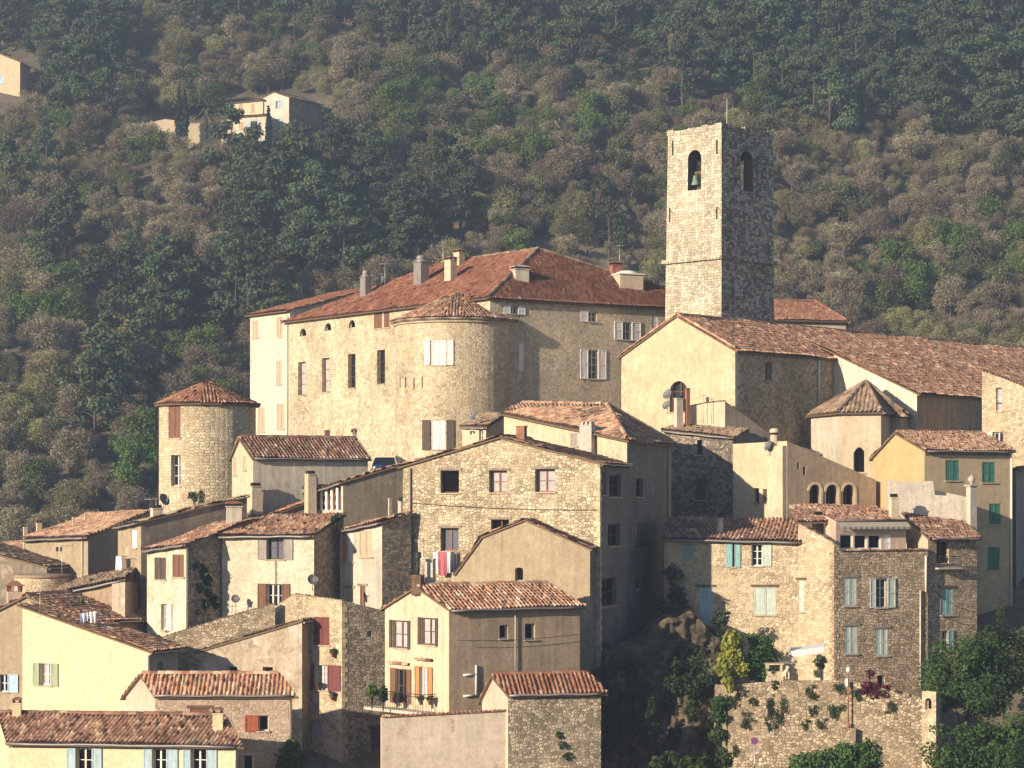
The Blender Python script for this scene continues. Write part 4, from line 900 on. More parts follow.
# grey wall with the balustraded loggia
h = House('house', 'bare grey plastered house with a white balustraded loggia, below the parked car', loc(343, 131))
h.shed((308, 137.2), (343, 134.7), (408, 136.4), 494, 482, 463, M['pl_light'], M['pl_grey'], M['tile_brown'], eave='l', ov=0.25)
f = h.faces['l']; s0, s1, z0, z1 = f.rect(311, 489, 341, 510); sl = 0.35
h.hole(f, [(s0, z0), (s1, z0), (s1, z1+0.25), (s0, z1-0.15)], 0.45)
g = G(); g.poly([f.pt(s0-0.1, z0-0.1, -0.44), f.pt(s1+0.1, z0-0.1, -0.44), f.pt(s1+0.1, z1+0.3, -0.44), f.pt(s0-0.1, z1+0.3, -0.44)]); lg = part('loggia', g, [M['sh_maroon']], h.root)
for k in range(4):
    a = s0+(s1-s0)*(0.3+k*0.18); g = G(); g.lathe(f.pt(a, z0, -0.12), [(0.13, 0), (0.13, 0.06), (0.08, 0.14), (0.13, 0.4), (0.09, 0.75), (0.12, 0.95), (0.12, z1-z0+0.1)], 10); part('baluster', g, [M['white']], lg)
h.chimney(309, 318, 474, 512, 0, 'pl_warm', 'dark', 'pots', Y=136.9, rot=-0.6); h.finish()
h = House('lean_to', 'low lean-to with a narrow red tile roof below the balustraded loggia', loc(262, 136.5), 'lean-to')
h.shed((246, 137.6), (250, 136.8), (309, 138.5), 524, 523, 502, M['pl_warm'], M['pl_brown'], M['tile_brick'], eave='l', ov=0.2); h.finish()
# big gabled rubble house
h = House('house', 'big gabled rubble-stone house with three upper windows and laundry, in the middle of the village', loc(600, 124.5))
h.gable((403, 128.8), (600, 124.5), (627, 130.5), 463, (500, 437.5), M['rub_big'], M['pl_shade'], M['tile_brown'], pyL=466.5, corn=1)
h.win('l', 440.5, 470.5, 459, 493, glass='room', fr='brown', mull=1, rails=0, depth=0.3, lintel='wood_grey'); h.win('l', 489, 470.5, 507, 492.5, glass='curtain', fr='rust', lintel='wood_grey', depth=0.3); h.win('l', 535, 469, 555, 492, glass='curtain', fr='rust', lintel='wood_grey', depth=0.3)
h.win('l', 440.5, 528, 458.5, 551, glass='glass_blue', fr='rust', lintel='wood_grey', rails=0, depth=0.3); h.win('l', 491, 519.5, 509, 542, glass='room', fr='brown', lintel='wood_grey', depth=0.3)
h.win('r', 601.5, 472, 606, 495, sh='closed', shc='sh_dark'); h.win('r', 609.5, 475, 621, 497, glass='room', fr='brown'); h.win('r', 602, 578, 616, 606, glass='room', fr='brown'); h.win('r', 608, 524, 620, 546, glass='room', fr='brown'); h.win('r', 615, 640, 625, 660, sh='closed', shc='sh_dark')
h.quoins([('l', 1), ('r', 0)], -11, gz(464, 124.5)-0.1, M['quoin']); h.pipe('l', 411, 468, 590, 0.045, 'pipe_dark'); h.chimney(516, 527, 427, 442, 0, 'rust', 'tile_brick', 'plain', rot=-0.4); h.finish()
# tall house behind it, one side in deep shade
h = House('house', 'tall shaded house with hipped orange tile roof, right behind the big gabled rubble house', loc(627, 130.5))
Lw, Cw, Rw, Bw = h.corners((504, 139), (627, 130.5), (672, 139)); zc = gz(439, 130.5)
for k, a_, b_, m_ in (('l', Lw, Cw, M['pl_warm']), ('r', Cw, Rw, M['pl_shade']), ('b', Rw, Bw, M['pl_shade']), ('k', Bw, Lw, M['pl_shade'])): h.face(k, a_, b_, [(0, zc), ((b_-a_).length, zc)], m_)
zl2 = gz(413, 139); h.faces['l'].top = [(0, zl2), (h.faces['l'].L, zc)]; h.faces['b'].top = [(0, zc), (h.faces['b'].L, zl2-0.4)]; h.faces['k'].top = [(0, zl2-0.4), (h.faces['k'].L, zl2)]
ra = V((gx(607, 139.5), 139.5)); zr = gz(405.5, 139.5); rb = Lw+(Rw-Cw)*0.35; zrb = gz(404, rb.y)
h.roof([t3(Lw, zl2), t3(Cw, zc), t3(ra, zr)], [0.35, 0, 0], M['tile_orange'], wob=0.1); h.roof([t3(Lw, zl2), t3(ra, zr), t3(rb, zrb)], [0, 0, 0.1], M['tile_orange'], wob=0.05)
h.roof([t3(Cw, zc), t3(Rw, zc), t3(ra, zr)], [0.35, 0.1, 0], M['tile_orange'], wob=0.1); h.roof([t3(Rw, zc), t3(Bw, zl2-0.4), t3(ra, zr)], [0.3, 0, 0], M['tile_orange']); h.roof([t3(Bw, zl2-0.4), t3(rb, zrb), t3(ra, zr)], [0.1, 0, 0], M['tile_orange'])
h.ridge([(t3(ra, zr), t3(rb, zrb)), (t3(ra, zr), t3(Cw, zc)), (t3(ra, zr), t3(Rw, zc))], M['tile_orange'])
h.win('l', 570.5, 433.5, 577.5, 446.5, sh='closed', shc='sh_grey', depth=0.12); h.chimney(579.5, 596, 421, 456, 0, 'concrete', 'concrete', 'pots', Y=132.6, rot=-0.5)
h.win('r', 636, 478, 643, 497, glass='room', fr='brown', mull=1); h.win('r', 636, 579, 641, 589, glass='room', fr='brown', mull=1, rails=0); h.win('r', 637, 522, 648, 548, sh='closed', shc='sh_dark')
h.pipe('r', 668, 445, 690, 0.05, 'pipe'); h.finish()
h = House('house', 'small hut with grey lean roof peeping over the ridge of the big gabled house', loc(490, 141), 'hut')
h.shed((462, 143), (486, 141), (506, 145), ('z', 0.1), 427, ('z', 0.9), M['pl_warm'], M['pl_light'], M['tile_old'], eave='l', ov=0.15); h.win('l', 470, 431, 475, 434.5, glass='room', mull=1, rails=0, sill=False); h.win('l', 479, 429, 483, 442, glass='glass', mull=1); h.finish()
# dark block in the shade
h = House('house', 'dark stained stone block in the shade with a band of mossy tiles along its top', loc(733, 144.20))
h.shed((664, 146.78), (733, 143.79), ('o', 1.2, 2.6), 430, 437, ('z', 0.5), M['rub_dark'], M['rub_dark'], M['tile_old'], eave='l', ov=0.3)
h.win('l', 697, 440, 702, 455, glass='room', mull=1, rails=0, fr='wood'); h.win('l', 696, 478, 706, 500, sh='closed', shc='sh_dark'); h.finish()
h = House('terrace_wall', 'grey sloping retaining wall with pale sunlit end below the church corner', loc(725, 145.75), 'wall')
h.flat((686, 148.94), (725, 146.67), (820, 149.87), [(686, 407), (706, 403), (725, 401)], [(725, 401), (778, 440), (820, 452)], M['pl_warm'], M['pl_grey'])
h.chimney(674, 683, 399, 424, 0, 'pl_light', 'concrete', 'plain', Y=147.70); h.chimney(685, 690, 389, 420, 0, 'rust', 'rust', 'plain', Y=147.91); h.finish()
h.coping('l', M['tile_old'], 0.3, 0.08)
# house with three arches
h = House('house', 'brown plastered house with three round arches in a row', loc(787, 136.99))
h.flat((733, 141.11), (787, 136.99), (876, 139.87), [(733, 444), (787, 441)], [(787, 441), (876, 480)], M['pl_gold'], M['pl_brown'])
for (a, b) in ((809.5, 820.5), (826, 838), (843, 854.5)): h.win('r', a, 484.5, b, 506, arch=True, glass='room', fr='brown', mull=2, rails=0, depth=0.35, surround=None)
f = h.faces['r']; g = G()
for (a, b) in ((809.5, 820.5), (826, 838), (843, 854.5)):   # pale mouldings round the arches
    s0, s1, z0, z1 = f.rect(a, 484.5, b, 506); o_ = arch_poly(s0-0.16, s1+0.16, z0, z1+0.16); i_ = arch_poly(s0-0.004, s1+0.004, z0, z1+0.004)
    for k in range(1, len(o_)-1):
        p = [f.pt(*i_[k], 0.05), f.pt(*o_[k], 0.05), f.pt(*o_[k+1], 0.05), f.pt(*i_[k+1], 0.05)]; g.poly(p); g.poly([f.pt(*o_[k], 0), f.pt(*o_[k+1], 0), p[2], p[1]]); g.poly([f.pt(*i_[k], -0.02), f.pt(*i_[k+1], -0.02), p[3], p[0]][::-1])
part('arch_moulding', g, [M['pl_warm']], h.root)
g = G(); f2 = h.faces['l']; s0, _ = f2.hit(771, 500); D = V((f2.d.x, f2.d.y, 0)); N = V((f2.n.x, f2.n.y, 0)); z9 = gz(446, 137.61); g.obox(f2.pt(s0, -12, 0), D*(f2.L-s0-0.02), V((0, 0, z9+12)), N*0.35); pp = part('chimney_shaft', g, [M['pl_warm']], h.root)
g = G(); c = f2.pt(s0+0.32, z9-0.05, 0.0); g.lathe(c, [(0.28, 0), (0.26, 0.75)], 14); g.lathe(c+V((0, 0, 0.75)), [(0.2, 0), (0.2, 0.14)], 10, 1); g.lathe(c+V((0, 0, 0.89)), [(0.31, 0), (0.31, 0.16), (0.22, 0.26), (0, 0.3)], 14); part('chimney_cap', g, [M['pl_pink'], M['dark']], pp)
h.win('l', 763, 489, 768, 501, glass='room', mull=1, rails=0, fr='wood'); h.win('l', 754, 488, 759, 503, glass='room', mull=1, rails=0, fr='wood'); h.win('r', 797, 463, 799.5, 469, mull=1, rails=0, glass='room', sill=False); h.win('r', 803, 467, 806, 475, mull=1, rails=0, glass='room', sill=False)
h.finish()
# low house with the shaded tile roof
h = House('house', 'long low rubble house with teal and white shutters, below the dark mossy block', loc(668, 131.15))
h.shed(('o', 0.6, 4.6), (664, 131.25), (798, 129.63), ('z', 1.15), 538, 541, M['rub_cream'], M['rub_cream'], M['tile_brown'], ov=0.4, corn=0)
h.win('r', 684.5, 544.5, 693, 558.5, sh='closed', shc='sh_teal', depth=0.15); h.win('r', 732.5, 543, 734.5, 567, sh='open', shc='sh_teal', sx=(726, 740.5), mull=1, rails=0); h.win('r', 751.5, 544, 762.5, 566, sh='open', shc='sh_palegreen', sx=(745, 771.5), sides='r', rails=2)
h.win('r', 699, 587, 713, 625, sh='closed', shc='sh_blue', lintel='wood', depth=0.15); h.win('r', 754, 587, 776, 615, sh='closed', shc='sh_palegreen', lintel='wood', depth=0.12)
h.chimney(717, 723, 519, 534, 0, 'pl_light', 'dark', 'plain'); h.finish()
# rubble corner house with loggia
h = House('house', 'corner house of brown rubble with six pale shuttered windows and a tile-edged terrace on top', loc(834, 127.49))
Lw, Cw, Rw, Bw = h.corners((798, 129.58), (834, 127.49), (928, 130.10)); f = Face(Lw, Cw); zt_ = gz(551, 127.49); ztl = f.hit(799, 523)[1]; zm_ = f.hit(833, 543)[1]
h.face('l', Lw, Cw, [(0, ztl), (f.L, zm_)], M['rub_cream']); Lr = (Rw-Cw).length; h.face('r', Cw, Rw, [(0, zm_), (0.35, zm_-0.2), (0.4, zt_), (Lr, zt_)], M['rub_brown']); h.face('b', Rw, Bw, [(0, zt_), (f.L, zt_)], M['rub_brown']); h.face('k', Bw, Lw, [(0, zt_), (Lr, zt_), (Lr, ztl)][0:2]+[], M['rub_brown'])
h.g.poly([V((w.x, w.y, zt_-0.02)) for w in (Lw, Cw, Rw, Bw)], h.mi(M['concrete']))
for (a, b, c_, d, o) in ((843.5, 577.5, 856.7, 606, dict(sh='closed')), (875.5, 578.5, 887, 607.5, dict(sh='open', sx=(869.6, 895), rails=2, glass='glass', fr='white')), (844.7, 626, 857.4, 654, dict(sh='closed')), (875.7, 628.5, 888, 656, dict(sh='closed'))):
    h.win('r', a, b, c_, d, shc='sh_palegreen', depth=0.14, lintel='wood_grey', **o)
h.win('r', 877.5, 675, 885, 686.5, glass='room', mull=1, rails=0); h.win('l', 796.5+2, 580, 804, 612, sh='closed', shc='sh_palegreen', depth=0.12, lintel='wood')
h.pipe('r', 919.5, 590, 690, 0.05, 'pipe'); h.pipe('r', 925, 556, 592, 0.06, 'white')
# quoins on the corner
g = G(); zz = -14.0; k = 0
while zz < zt_-0.3:
    w1, w2 = (0.34, 0.18) if k % 2 else (0.18, 0.34); ww = 0.3+rnd.uniform(-0.05, 0.06); d1 = (Lw-Cw).normalized(); d2 = (Rw-Cw).normalized(); fl_, fr_ = h.faces['l'], h.faces['r']
    o_ = V((Cw.x, Cw.y, zz)); nl, nr = V((fl_.n.x, fl_.n.y, 0)), V((fr_.n.x, fr_.n.y, 0)); e = 0.018
    g.obox(o_+V((d1.x, d1.y, 0))*w1+nl*-0.02, V((-d1.x, -d1.y, 0))*w1, V((0, 0, ww-0.03)), nl*(0.02+e)); g.obox(o_+nr*-0.02, V((d2.x, d2.y, 0))*w2, V((0, 0, ww-0.03)), nr*(0.02+e)); zz += ww; k += 1
part('quoins', g, [M['rub_brown']], h.root)
h.face('t', Cw, Rw, [(0.4, zt_), (Lr, zt_)], M['rub_brown']); h.coping('t', M['tile_brown'], 0.3, 0.1, 0.1); h.faces.pop('t')
h.coping('l', M['tile_brown'], 0.3, 0.09, 0.06, 'rake_tiles')
# loggia set back on the terrace
lA, lB = V((gx(836, 128.85), 128.85)), V((gx(906, 130.94), 130.94)); zl_ = gz(521, 129.58); h.face('g', lA, lB, [(0, zl_), ((lB-lA).length, zl_)], M['pl_pink'], zb=zt_-0.03)
sdv = V((-0.25, 1.0)).normalized()*1.6
h.face('g2', lA+sdv, lA, [(0, zl_+0.3), (1.6, zl_)], M['pl_pink'], zb=zt_-0.03); h.face('g3', lB, lB+sdv, [(0, zl_), (1.6, zl_+0.3)], M['pl_pink'], zb=zt_-0.03)
for (a, b) in ((840, 853), (854.5, 867), (868.5, 881)): h.win('g', a, 534.5, b, 549, glass='room', fr='white', mull=1, rails=0, depth=0.08, sill=False)
h.win('g', 882.5, 534.5, 890.5, 552, sh='closed', shc='sh_white', depth=0.05, sill=False)
h.finish()
# tile roof behind the loggia, sloping to the front
zr_ = gz(507, 134.80); a0, a1 = V((gx(800, 130.00), 130.00)), lB+sdv*0.4; b0, b1 = V((gx(789, 134.80), 134.80)), V((gx(872, 135.85), 135.85)); za_ = ztl-0.05
e0 = V((Lw.x, Lw.y, ztl+0.02)); e1 = V((lB.x, lB.y+0.5, gz(521, 130.94)+0.02)); r0 = V((gx(790, 134.80), 134.80, zr_)); nn = (e1-e0).cross(r0-e0); rx, ry = gx(872, 135.85), 135.85; rz_ = e0.z-(nn.x*(rx-e0.x)+nn.y*(ry-e0.y))/nn.z
h.roof([e0, e1, V((rx, ry, rz_)), r0], [0.1, 0.0, 0.0, 0.12], M['tile_brown'])
h.chimney(812.5, 823.5, 511, 530, -1, 'pl_warm', 'dark', 'pots', Y=131.6, rot=0.4); h.chimney(889, 898.6, 493, 524, -1, 'pl_warm', 'dark', 'pots', Y=132.09, rot=0.3)
aw = empty('awning', P(866, 528, 128.74), 'half-folded striped awning over the terrace windows of the brown rubble corner house', 'awning')
fA = Face(lA, lB); s0, s1 = 0.0, fA.L; g = G(); n_ = 26
M['awning'] = m_plain('awning_cloth', (0.4, 0.34, 0.26), 0.85, var=0.1); M['awning_dark'] = m_plain('awning_dark', (0.16, 0.17, 0.17), 0.85)
for k in range(n_):
    a = s0+(s1-s0)*k/n_; b = s0+(s1-s0)*(k+1)/n_; z_a, z_b = zl_-0.02, zl_-0.34
    g.poly([fA.pt(a, z_b, 0.5), fA.pt(b, z_b, 0.5), fA.pt(b, z_a, 0.06), fA.pt(a, z_a, 0.06)], 0)
    m_ = (a+b)/2; g.poly([fA.pt(a, z_b, 0.5), fA.pt(a, z_b-0.1, 0.51), fA.pt(m_, z_b-0.18, 0.51), fA.pt(b, z_b-0.1, 0.51), fA.pt(b, z_b, 0.5)], 1 if k % 2 else 0)
part('canopy', g, [M['awning'], M['awning_dark']], aw); g = G(); g.tube([fA.pt(s0, zl_+0.03, 0.12), fA.pt(s1, zl_+0.03, 0.12)], 0.07, 8); part('roller', g, [M['pipe_dark']], aw)
for a in (s0+0.5, s1-0.5): g = G(); g.tube([fA.pt(a, zl_-0.6, 0.02), fA.pt(a, zl_-0.34, 0.48)], 0.025, 6); part('arm', g, [M['metal']], aw)
# narrow house to its right
h = House('house', 'narrow rubble house with a small balcony, right of the striped awning', loc(928, 130.10))
h.shed((903, 133.76), (928, 130.42), (977, 132.30), 513, 537, 537, M['pl_warm'], M['rub_brown'], M['tile_brown'], mb=M['pl_shade_grey'], ov=0.4)
h.win('r', 936.5, 541.5, 949, 563, glass='room', fr='brown', rails=0, depth=0.25); h.win('r', 941, 588, 953, 615, sh='closed', shc='sh_teal', lintel='wood'); h.win('r', 941, 631, 947.5, 650, sh='open', shc='sh_teal', sx=(938, 953), sides='r')
f = h.faces['r']; s0, s1, z0, z1 = f.rect(933, 563, 957, 569); D = V((f.d.x, f.d.y, 0)); N = V((f.n.x, f.n.y, 0)); g = G(); g.obox(f.pt(s0, z0, 0), D*(s1-s0), V((0, 0, 0.1)), N*0.5); b = part('balcony', g, [M['concrete']], h.root)
g = G()
for k in range(14): g.tube([f.pt(s0+0.03+(s1-s0-0.06)*k/13, z0+0.1, 0.47), f.pt(s0+0.03+(s1-s0-0.06)*k/13, z0+0.75, 0.47)], 0.012, 4)
g.tube([f.pt(s0, z0+0.75, 0.47), f.pt(s1, z0+0.75, 0.47)], 0.02, 5); part('railing', g, [M['iron']], b)
g = G(); f = h.faces['l']; s0, z0 = f.hit(912, 541); g.lathe(f.pt(s0, z0, 0.05), [(0, 0), (0.2, 0.02), (0.2, 0.12), (0, 0.16)], 12); part('wall_lamp', g, [M['rust']], h.root)
h.chimney(966.5, 976.5, 482, 522, 0, 'concrete', 'concrete', 'ball', Y=133.76, label='pale chimney crowned with a stone ball'); h.finish()
# yellow house
h = House('house', 'yellow-fronted house with dark green shutters and orange tile roof, right of the chapel', loc(924.5, 134.93))
h.gable((873, 141.11), (924.5, 134.93), (1011.6, 137.81), 449.5, (896, 433), M['pl_yellow'], M['pl_tan'], M['tile_orange'], pyL=458, corn=2)
for (a, b, c_, d) in ((945.6, 460, 959, 480.5), (982, 462, 995, 482.5), (989, 503.5, 1001, 524), (987.5, 547, 999.5, 570)): h.win('r', a, b, c_, d, sh='closed', shc='sh_green', depth=0.06)
h.pipe('r', 1010.5, 458, 640, 0.06, 'white'); h.finish()
h = House('ruined_wall', 'pale broken wall with a stepped top in front of the yellow house', loc(930, 133.49), 'wall')
h.flat((886.5, 134.31), (887.5, 133.59), (968, 134.21), [(886.5, 480), (887.5, 480)], [(887.5, 479), (905, 482), (933, 481), (935, 495), (950, 496), (968, 497)], M['concrete'], M['pl_pale'])
h.finish()
h = House('house', 'sunlit stone house at the right edge, standing in front of the church roof', loc(1010, 144.20))
h.flat((982, 147.91), (1075, 143.69), ('o', 2, 6), [(982, 371), (1000, 377), (1030, 389), (1075, 400)], [(1075, 400), (1085, 400)], M['rub_cream'], M['rub_cream'])
h.win('l', 996, 388, 1002, 411, mull=1, rails=1, glass='curtain', fr='white'); h.win('l', 993, 432, 1003, 445, sh='open', shc='sh_palegreen', sides='l', rails=0, glass='glass'); h.coping('l', M['tile_brown']); h.finish()
h = House('house', 'shaded house with shade-grey walls at the right edge beside the green-shuttered house', loc(1013, 139.56))
h.shed((1012.8, 140.49), (1016, 139.67), (1075, 154.50), 470, 469, 464, M['pl_shade_grey'], M['pl_shade_grey'], M['tile_brown']); h.finish()
# ------------------------------------------------------------------ lower row
h = House('house', 'plain ochre house with a bare gable and one tiny window', loc(590, 123.3))
Lw, Cw, Rw, Bw = h.corners((455, 126.4), (590, 123.0), ('o', 0.35, 1.5)); f = h.face('l', Lw, Cw, [], M['pl_ochre']); tp = [f.hit(*k) for k in ((456, 574), (482, 537), (525, 520), (590, 549))]; tp[0] = (0, tp[0][1]); tp[-1] = (f.L, tp[-1][1]); f.top = tp
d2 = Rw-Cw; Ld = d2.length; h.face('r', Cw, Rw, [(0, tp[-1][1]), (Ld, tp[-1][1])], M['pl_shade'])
h.win('l', 515, 567.5, 523, 581, arch=0.12, glass='room', mull=1, rails=0, fr='stone_trim')
for i in (0, 1, 2):
    a_, b_ = f.pt(*tp[i]), f.pt(*tp[i+1]); e = V((d2.x, d2.y, 0)); pl = [a_, b_, b_+e, a_+e]
    h.roof([pl[1], pl[2], pl[3], pl[0]] if b_.z < a_.z else [pl[0], pl[1], pl[2], pl[3]][3:]+[pl[0], pl[1], pl[2]], [0.15 if i != 1 else 0.0, 0.0, 0.0 if i else 0.1, 0.12] if b_.z < a_.z else [0.1, 0.12, 0.0, 0.0], M['tile_brown'])
h.finish()
h = House('house', 'warm plastered house with an iron balcony, brown and orange shutters and a mottled tile roof', loc(449, 115.5))
h.gable((385, 119.5), (449, 115.5), (580, 119), 608.5, (418, 587), M['pl_warm'], M['pl_brown'], M['tile_nave'], pyL=608, corn=1)
h.win('l', 392.5, 620.5, 408, 648, sh='open', sx=(392.5-2.5, 408+2.5), shc='sh_dark', glass='curtain', fr='wood', depth=0.15); h.win('l', 421, 618, 436, 645, sh='open', sx=(418.5, 438), shc='sh_dark', glass='curtain', fr='wood', depth=0.15)
h.win('l', 396.5, 669, 407, 703, glass='glass', fr='brown', sh='open', sx=(391, 411.5), shc='sh_brown', sill=False, depth=0.15); h.win('l', 420.5, 667, 428, 699, glass='curtain', fr='white', sh='open', sx=(415.5, 433), shc='sh_orange', sill=False, depth=0.15)
h.win('r', 499.5, 625, 508, 638.5, glass='room', mull=1, rails=0, fr='white', depth=0.25); h.win('r', 525, 623.5, 535, 639.5, glass='room', mull=1, rails=0, fr='white', depth=0.25)
f = h.faces['l']; s0, s1, z0, z1 = f.rect(384.5, 705, 436.5, 712); D = V((f.d.x, f.d.y, 0)); N = V((f.n.x, f.n.y, 0)); g = G(); g.obox(f.pt(s0-0.6, z0, 0), D*(s1-s0+0.6), V((0, 0, 0.16)), N*0.95); bal = part('balcony', g, [M['concrete']], h.root)
g = G(); zf = z0+0.16; zt2 = zf+0.95
for k in range(26): a = s0-0.55+(s1-s0+0.5)*k/25; g.tube([f.pt(a, zf, 0.9), f.pt(a, zt2, 0.9)], 0.011, 4)
for k in range(5): g.tube([f.pt(s1-0.03, zf, 0.1+k*0.2), f.pt(s1-0.03, zt2, 0.1+k*0.2)], 0.011, 4)
g.tube([f.pt(s0-0.58, zt2, 0.9), f.pt(s1-0.03, zt2, 0.9), f.pt(s1-0.03, zt2, 0.02)], 0.022, 5); part('railing', g, [M['iron']], bal)
for (x0, x1, y) in ((390, 410, 664.5), (417, 433.5, 661)):
    s0_, s1_, z_, _ = f.rect(x0, y-2, x1, y+1); g = G(); ridge_tiles(g, f.pt(s0_, z_, 0.1), f.pt(s1_, z_, 0.1), 0.1); part('door_canopy', g, [M['tile_brown']], h.root)
fr_ = h.faces['r']
g = G()
for pts in ([(475.5, 665), (475.5, 695)], [(463, 675), (475.5, 674)], [(463, 696), (475.5, 695)]): g.tube([fr_.pt(*fr_.hit(*p), 0.08) for p in pts], 0.05, 8)
part('vent_pipe', g, [M['white']], h.root); h.pipe('r', 514.5, 606, 672, 0.03, 'pipe')
h.chimney(425, 435.5, 560, 590, 0, 'pl_light', 'concrete', 'plain', Y=118.2, rot=-0.4); g = G(); c = h.on(418, 586, 0); g.cbox(c-V((0, 0, 0.5)), 0.55, 0.5, 1.1, -0.4); k = part('flue', g, [M['wood']], h.root); g = G(); g.tube([c+V((0, 0, 0.5)), c+V((0, 0, 1.5))], 0.1, 10); g.lathe(c+V((0, 0, 1.5)), [(0.17, 0), (0.17, 0.3), (0, 0.33)], 10); part('flue_pipe', g, [M['iron']], k)
h.finish()
h = House('annex', 'low annex with a pinkish gable, red tile roof and rubble front wall', loc(508, 113), 'annex')
h.gable((482, 115), (508, 113), (601, 114), 693, (493.6, 676), M['pl_pink'], M['rub_grey'], M['tile_brick'], pyL=699.5, corn=0); h.finish()
h = House('courtyard_wall', 'stained pale pink courtyard wall capped with a row of red tiles, left of the annex', loc(382, 112), 'wall')
h.flat((380.5, 112.9), (382, 112), (507, 113.2), [(380.5, 717.5), (382, 717.5)], [(382, 717.5), (507, 711)], M['pl_pink'], M['pl_court']); h.finish(); h.coping('r', M['tile_brick'], 0.5, 0.11, 0.1)
h = House('house', 'two-tone house with maroon shutters and flowerpots, its right half bare rubble', loc(342, 124))
h.flat((274, 126.5), (342, 124), (386, 125.3), [(274, 608), (293.5, 594), (342, 600.5)], [(342, 600.5), (386, 611)], M['rub_cream'], M['rub_grey'])
h.win('l', 313.5, 617, 329.5, 645, sh='closed', shc='sh_maroon', depth=0.1, fr='white'); h.win('l', 314.5, 665, 328, 690, sh='open', sx=(302.5, 341), shc='sh_maroon', glass='curtain', fr='white', rails=3, depth=0.18); h.win('l', 306.5, 720.5, 323, 742, glass='curtain', fr='pl_pink', mull=2, rails=0, depth=0.15)
h.win('r', 367, 631, 372, 637, glass='curtain', mull=1, rails=0, sill=False); h.win('r', 371, 728, 381, 768, sh='closed', shc='sh_dark', lintel='wood', sill=False); h.pipe('l', 302.5, 640, 760, 0.05, 'pipe_dark'); h.quoins([('l', 1), ('r', 0)], -15, gz(602, 124)-0.1, M['quoin']); h.finish(); h.coping('l', M['rub_grey'], 0.3, 0.06, 0.03)
h = House('house', 'patchy ochre house with a long sloping tile-edged top and two small dark windows', loc(302, 124))
h.shed((186, 126), (302, 124), ('o', 0.7, 2.0), 655, 621, ('z', 0.0), M['pl_patchy'], M['pl_brown'], M['tile_brick'], eave='l', ov=0.1, rk=0.1, lift_=0) if False else h.shed((186, 126), (302, 124), ('o', 0.7, 2.0), 655, 621, ('z', 0.0), M['pl_patchy'], M['pl_brown'], M['tile_old'], ov=0.1, rk=0.1)
h.win('l', 228, 666.5, 237, 676, glass='room', mull=1, rails=0, fr='stone_trim'); h.win('l', 263, 667, 273, 682, glass='room', mull=1, rails=0, fr='stone_trim', surround='stone_trim'); h.finish()
h = House('garden_wall', 'rough rubble garden wall with big pale stones, above the patchy ochre house', loc(165, 127.5), 'wall')
h.flat((163, 126.4), (165, 125.8), (275, 125.6), [(163, 636), (165, 636)], [(165, 636), (222, 618), (275, 603)], M['rub_terrace'], M['rub_terrace']); h.finish(); h.coping('r', M['tile_old'], 0.4, 0.05, 0.03)
h = House('house', 'pinkish rubble house with rust-red open shutter and dark mottled tile roof', loc(155, 121))
h.gable((126, 119.6), (155, 117), (292, 117), 693.5, (142.6, 675), M['pl_pink'], M['rub_pink'], M['tile_nave'], pyL=696, corn=1)
h.win('r', 190, 708, 209.5, 719, sh='closed', shc='sh_brown', lintel='wood', depth=0.1, sill=False); h.win('r', 258.5, 715.5, 268.5, 731, sh='open', shc='sh_rust', sx=(245, 269), sides='l', glass='room', mull=1, rails=0, surround=None); h.win('r', 243, 705+50, 252.5, 775, glass='room', fr='white', mull=1, rails=0, surround='pl_light', sill=False)
f = h.faces['r']; h.pipe('r', 291, 700, 760, 0.04, 'pipe_dark'); h.finish()
h = House('house', 'bright cream house with pale blue shutters along the bottom left edge under a barrel-tiled roof', loc(9, 110))
h.gable(('o', -2.3, 6.2), (9, 111.4), (238, 108.6), 741, ('m', 0.5, 1.05), M['pl_cream'], M['pl_cream'], M['tile_brown'], pyR=744, ov=0.4, corn=2)
for (a, b, sxx) in ((76, 92, (67, 102)), (152.5, 166.5, (143.5, 178)), (191, 206.5, (183.2, 217))): h.win('r', a, 748.5, b, 772, sh='open', shc='sh_blue', sx=sxx, glass='room', fr='white', rails=1)
h.chimney(211.5, 224, 708, 730, 0, 'pl_cream', 'tile_brown', 'cap', rot=0.1); h.chimney(12, 22, 698, 718, 0, 'pl_cream', 'tile_brick', 'cap', rot=0.1); h.pipe('r', 236, 748, 775, 0.05, 'pipe'); h.finish()
h = House('house', 'large smooth cream house wall with one sage-shuttered window under a sloping roof edge', loc(150, 119.5))
h.shed((22.5, 125.4), (150, 121.2), (178, 123.4), 606, 651, ('z', 0.0), M['pl_cream'], M['pl_shade_grey'], M['tile_nave'], ov=0.35, rk=0.25, corn=1)
h.win('l', 40, 663.5, 51.5, 685.5, sh='open', shc='sh_sage', sx=(33.5, 58.5), glass='curtain', fr='white'); h.pipe('l', 149, 655, 700, 0.05, 'pipe'); h.win('r', 158, 662, 163, 680, glass='room', mull=1); h.finish()
h = House('house', 'house cut by the left edge with one sky-blue shutter, left of the large cream wall', loc(22, 125))
h.gable((-60, 128), (95, 125.5), ('o', 3.5, 6), 622, (27, 596), M['pl_ochre'], M['pl_brown'], M['tile_nave'], pyL=640, corn=0); h.win('l', -2, 674.5, 8, 692, sh='open', shc='sh_sky', sx=(-8, 18.5), glass='glass', fr='white'); h.finish()
h = House('house', 'ochre-grey house with broad orange tile roof and shaded right wall at the far left', loc(88, 135))
h.shed((25, 139), (88, 135), (149, 144), 539, 536.5, 512, M['pl_ochre'], M['pl_shade_grey'], M['tile_orange'], eave='l', ov=0.4, corn=1); h.win('l', 56, 547, 58.5, 551.5, mull=1, rails=0, sill=False, glass='room'); h.win('l', 60, 547, 62.5, 551.5, mull=1, rails=0, sill=False, glass='room'); h.pipe('l', 83, 541, 590, 0.035, 'pipe')
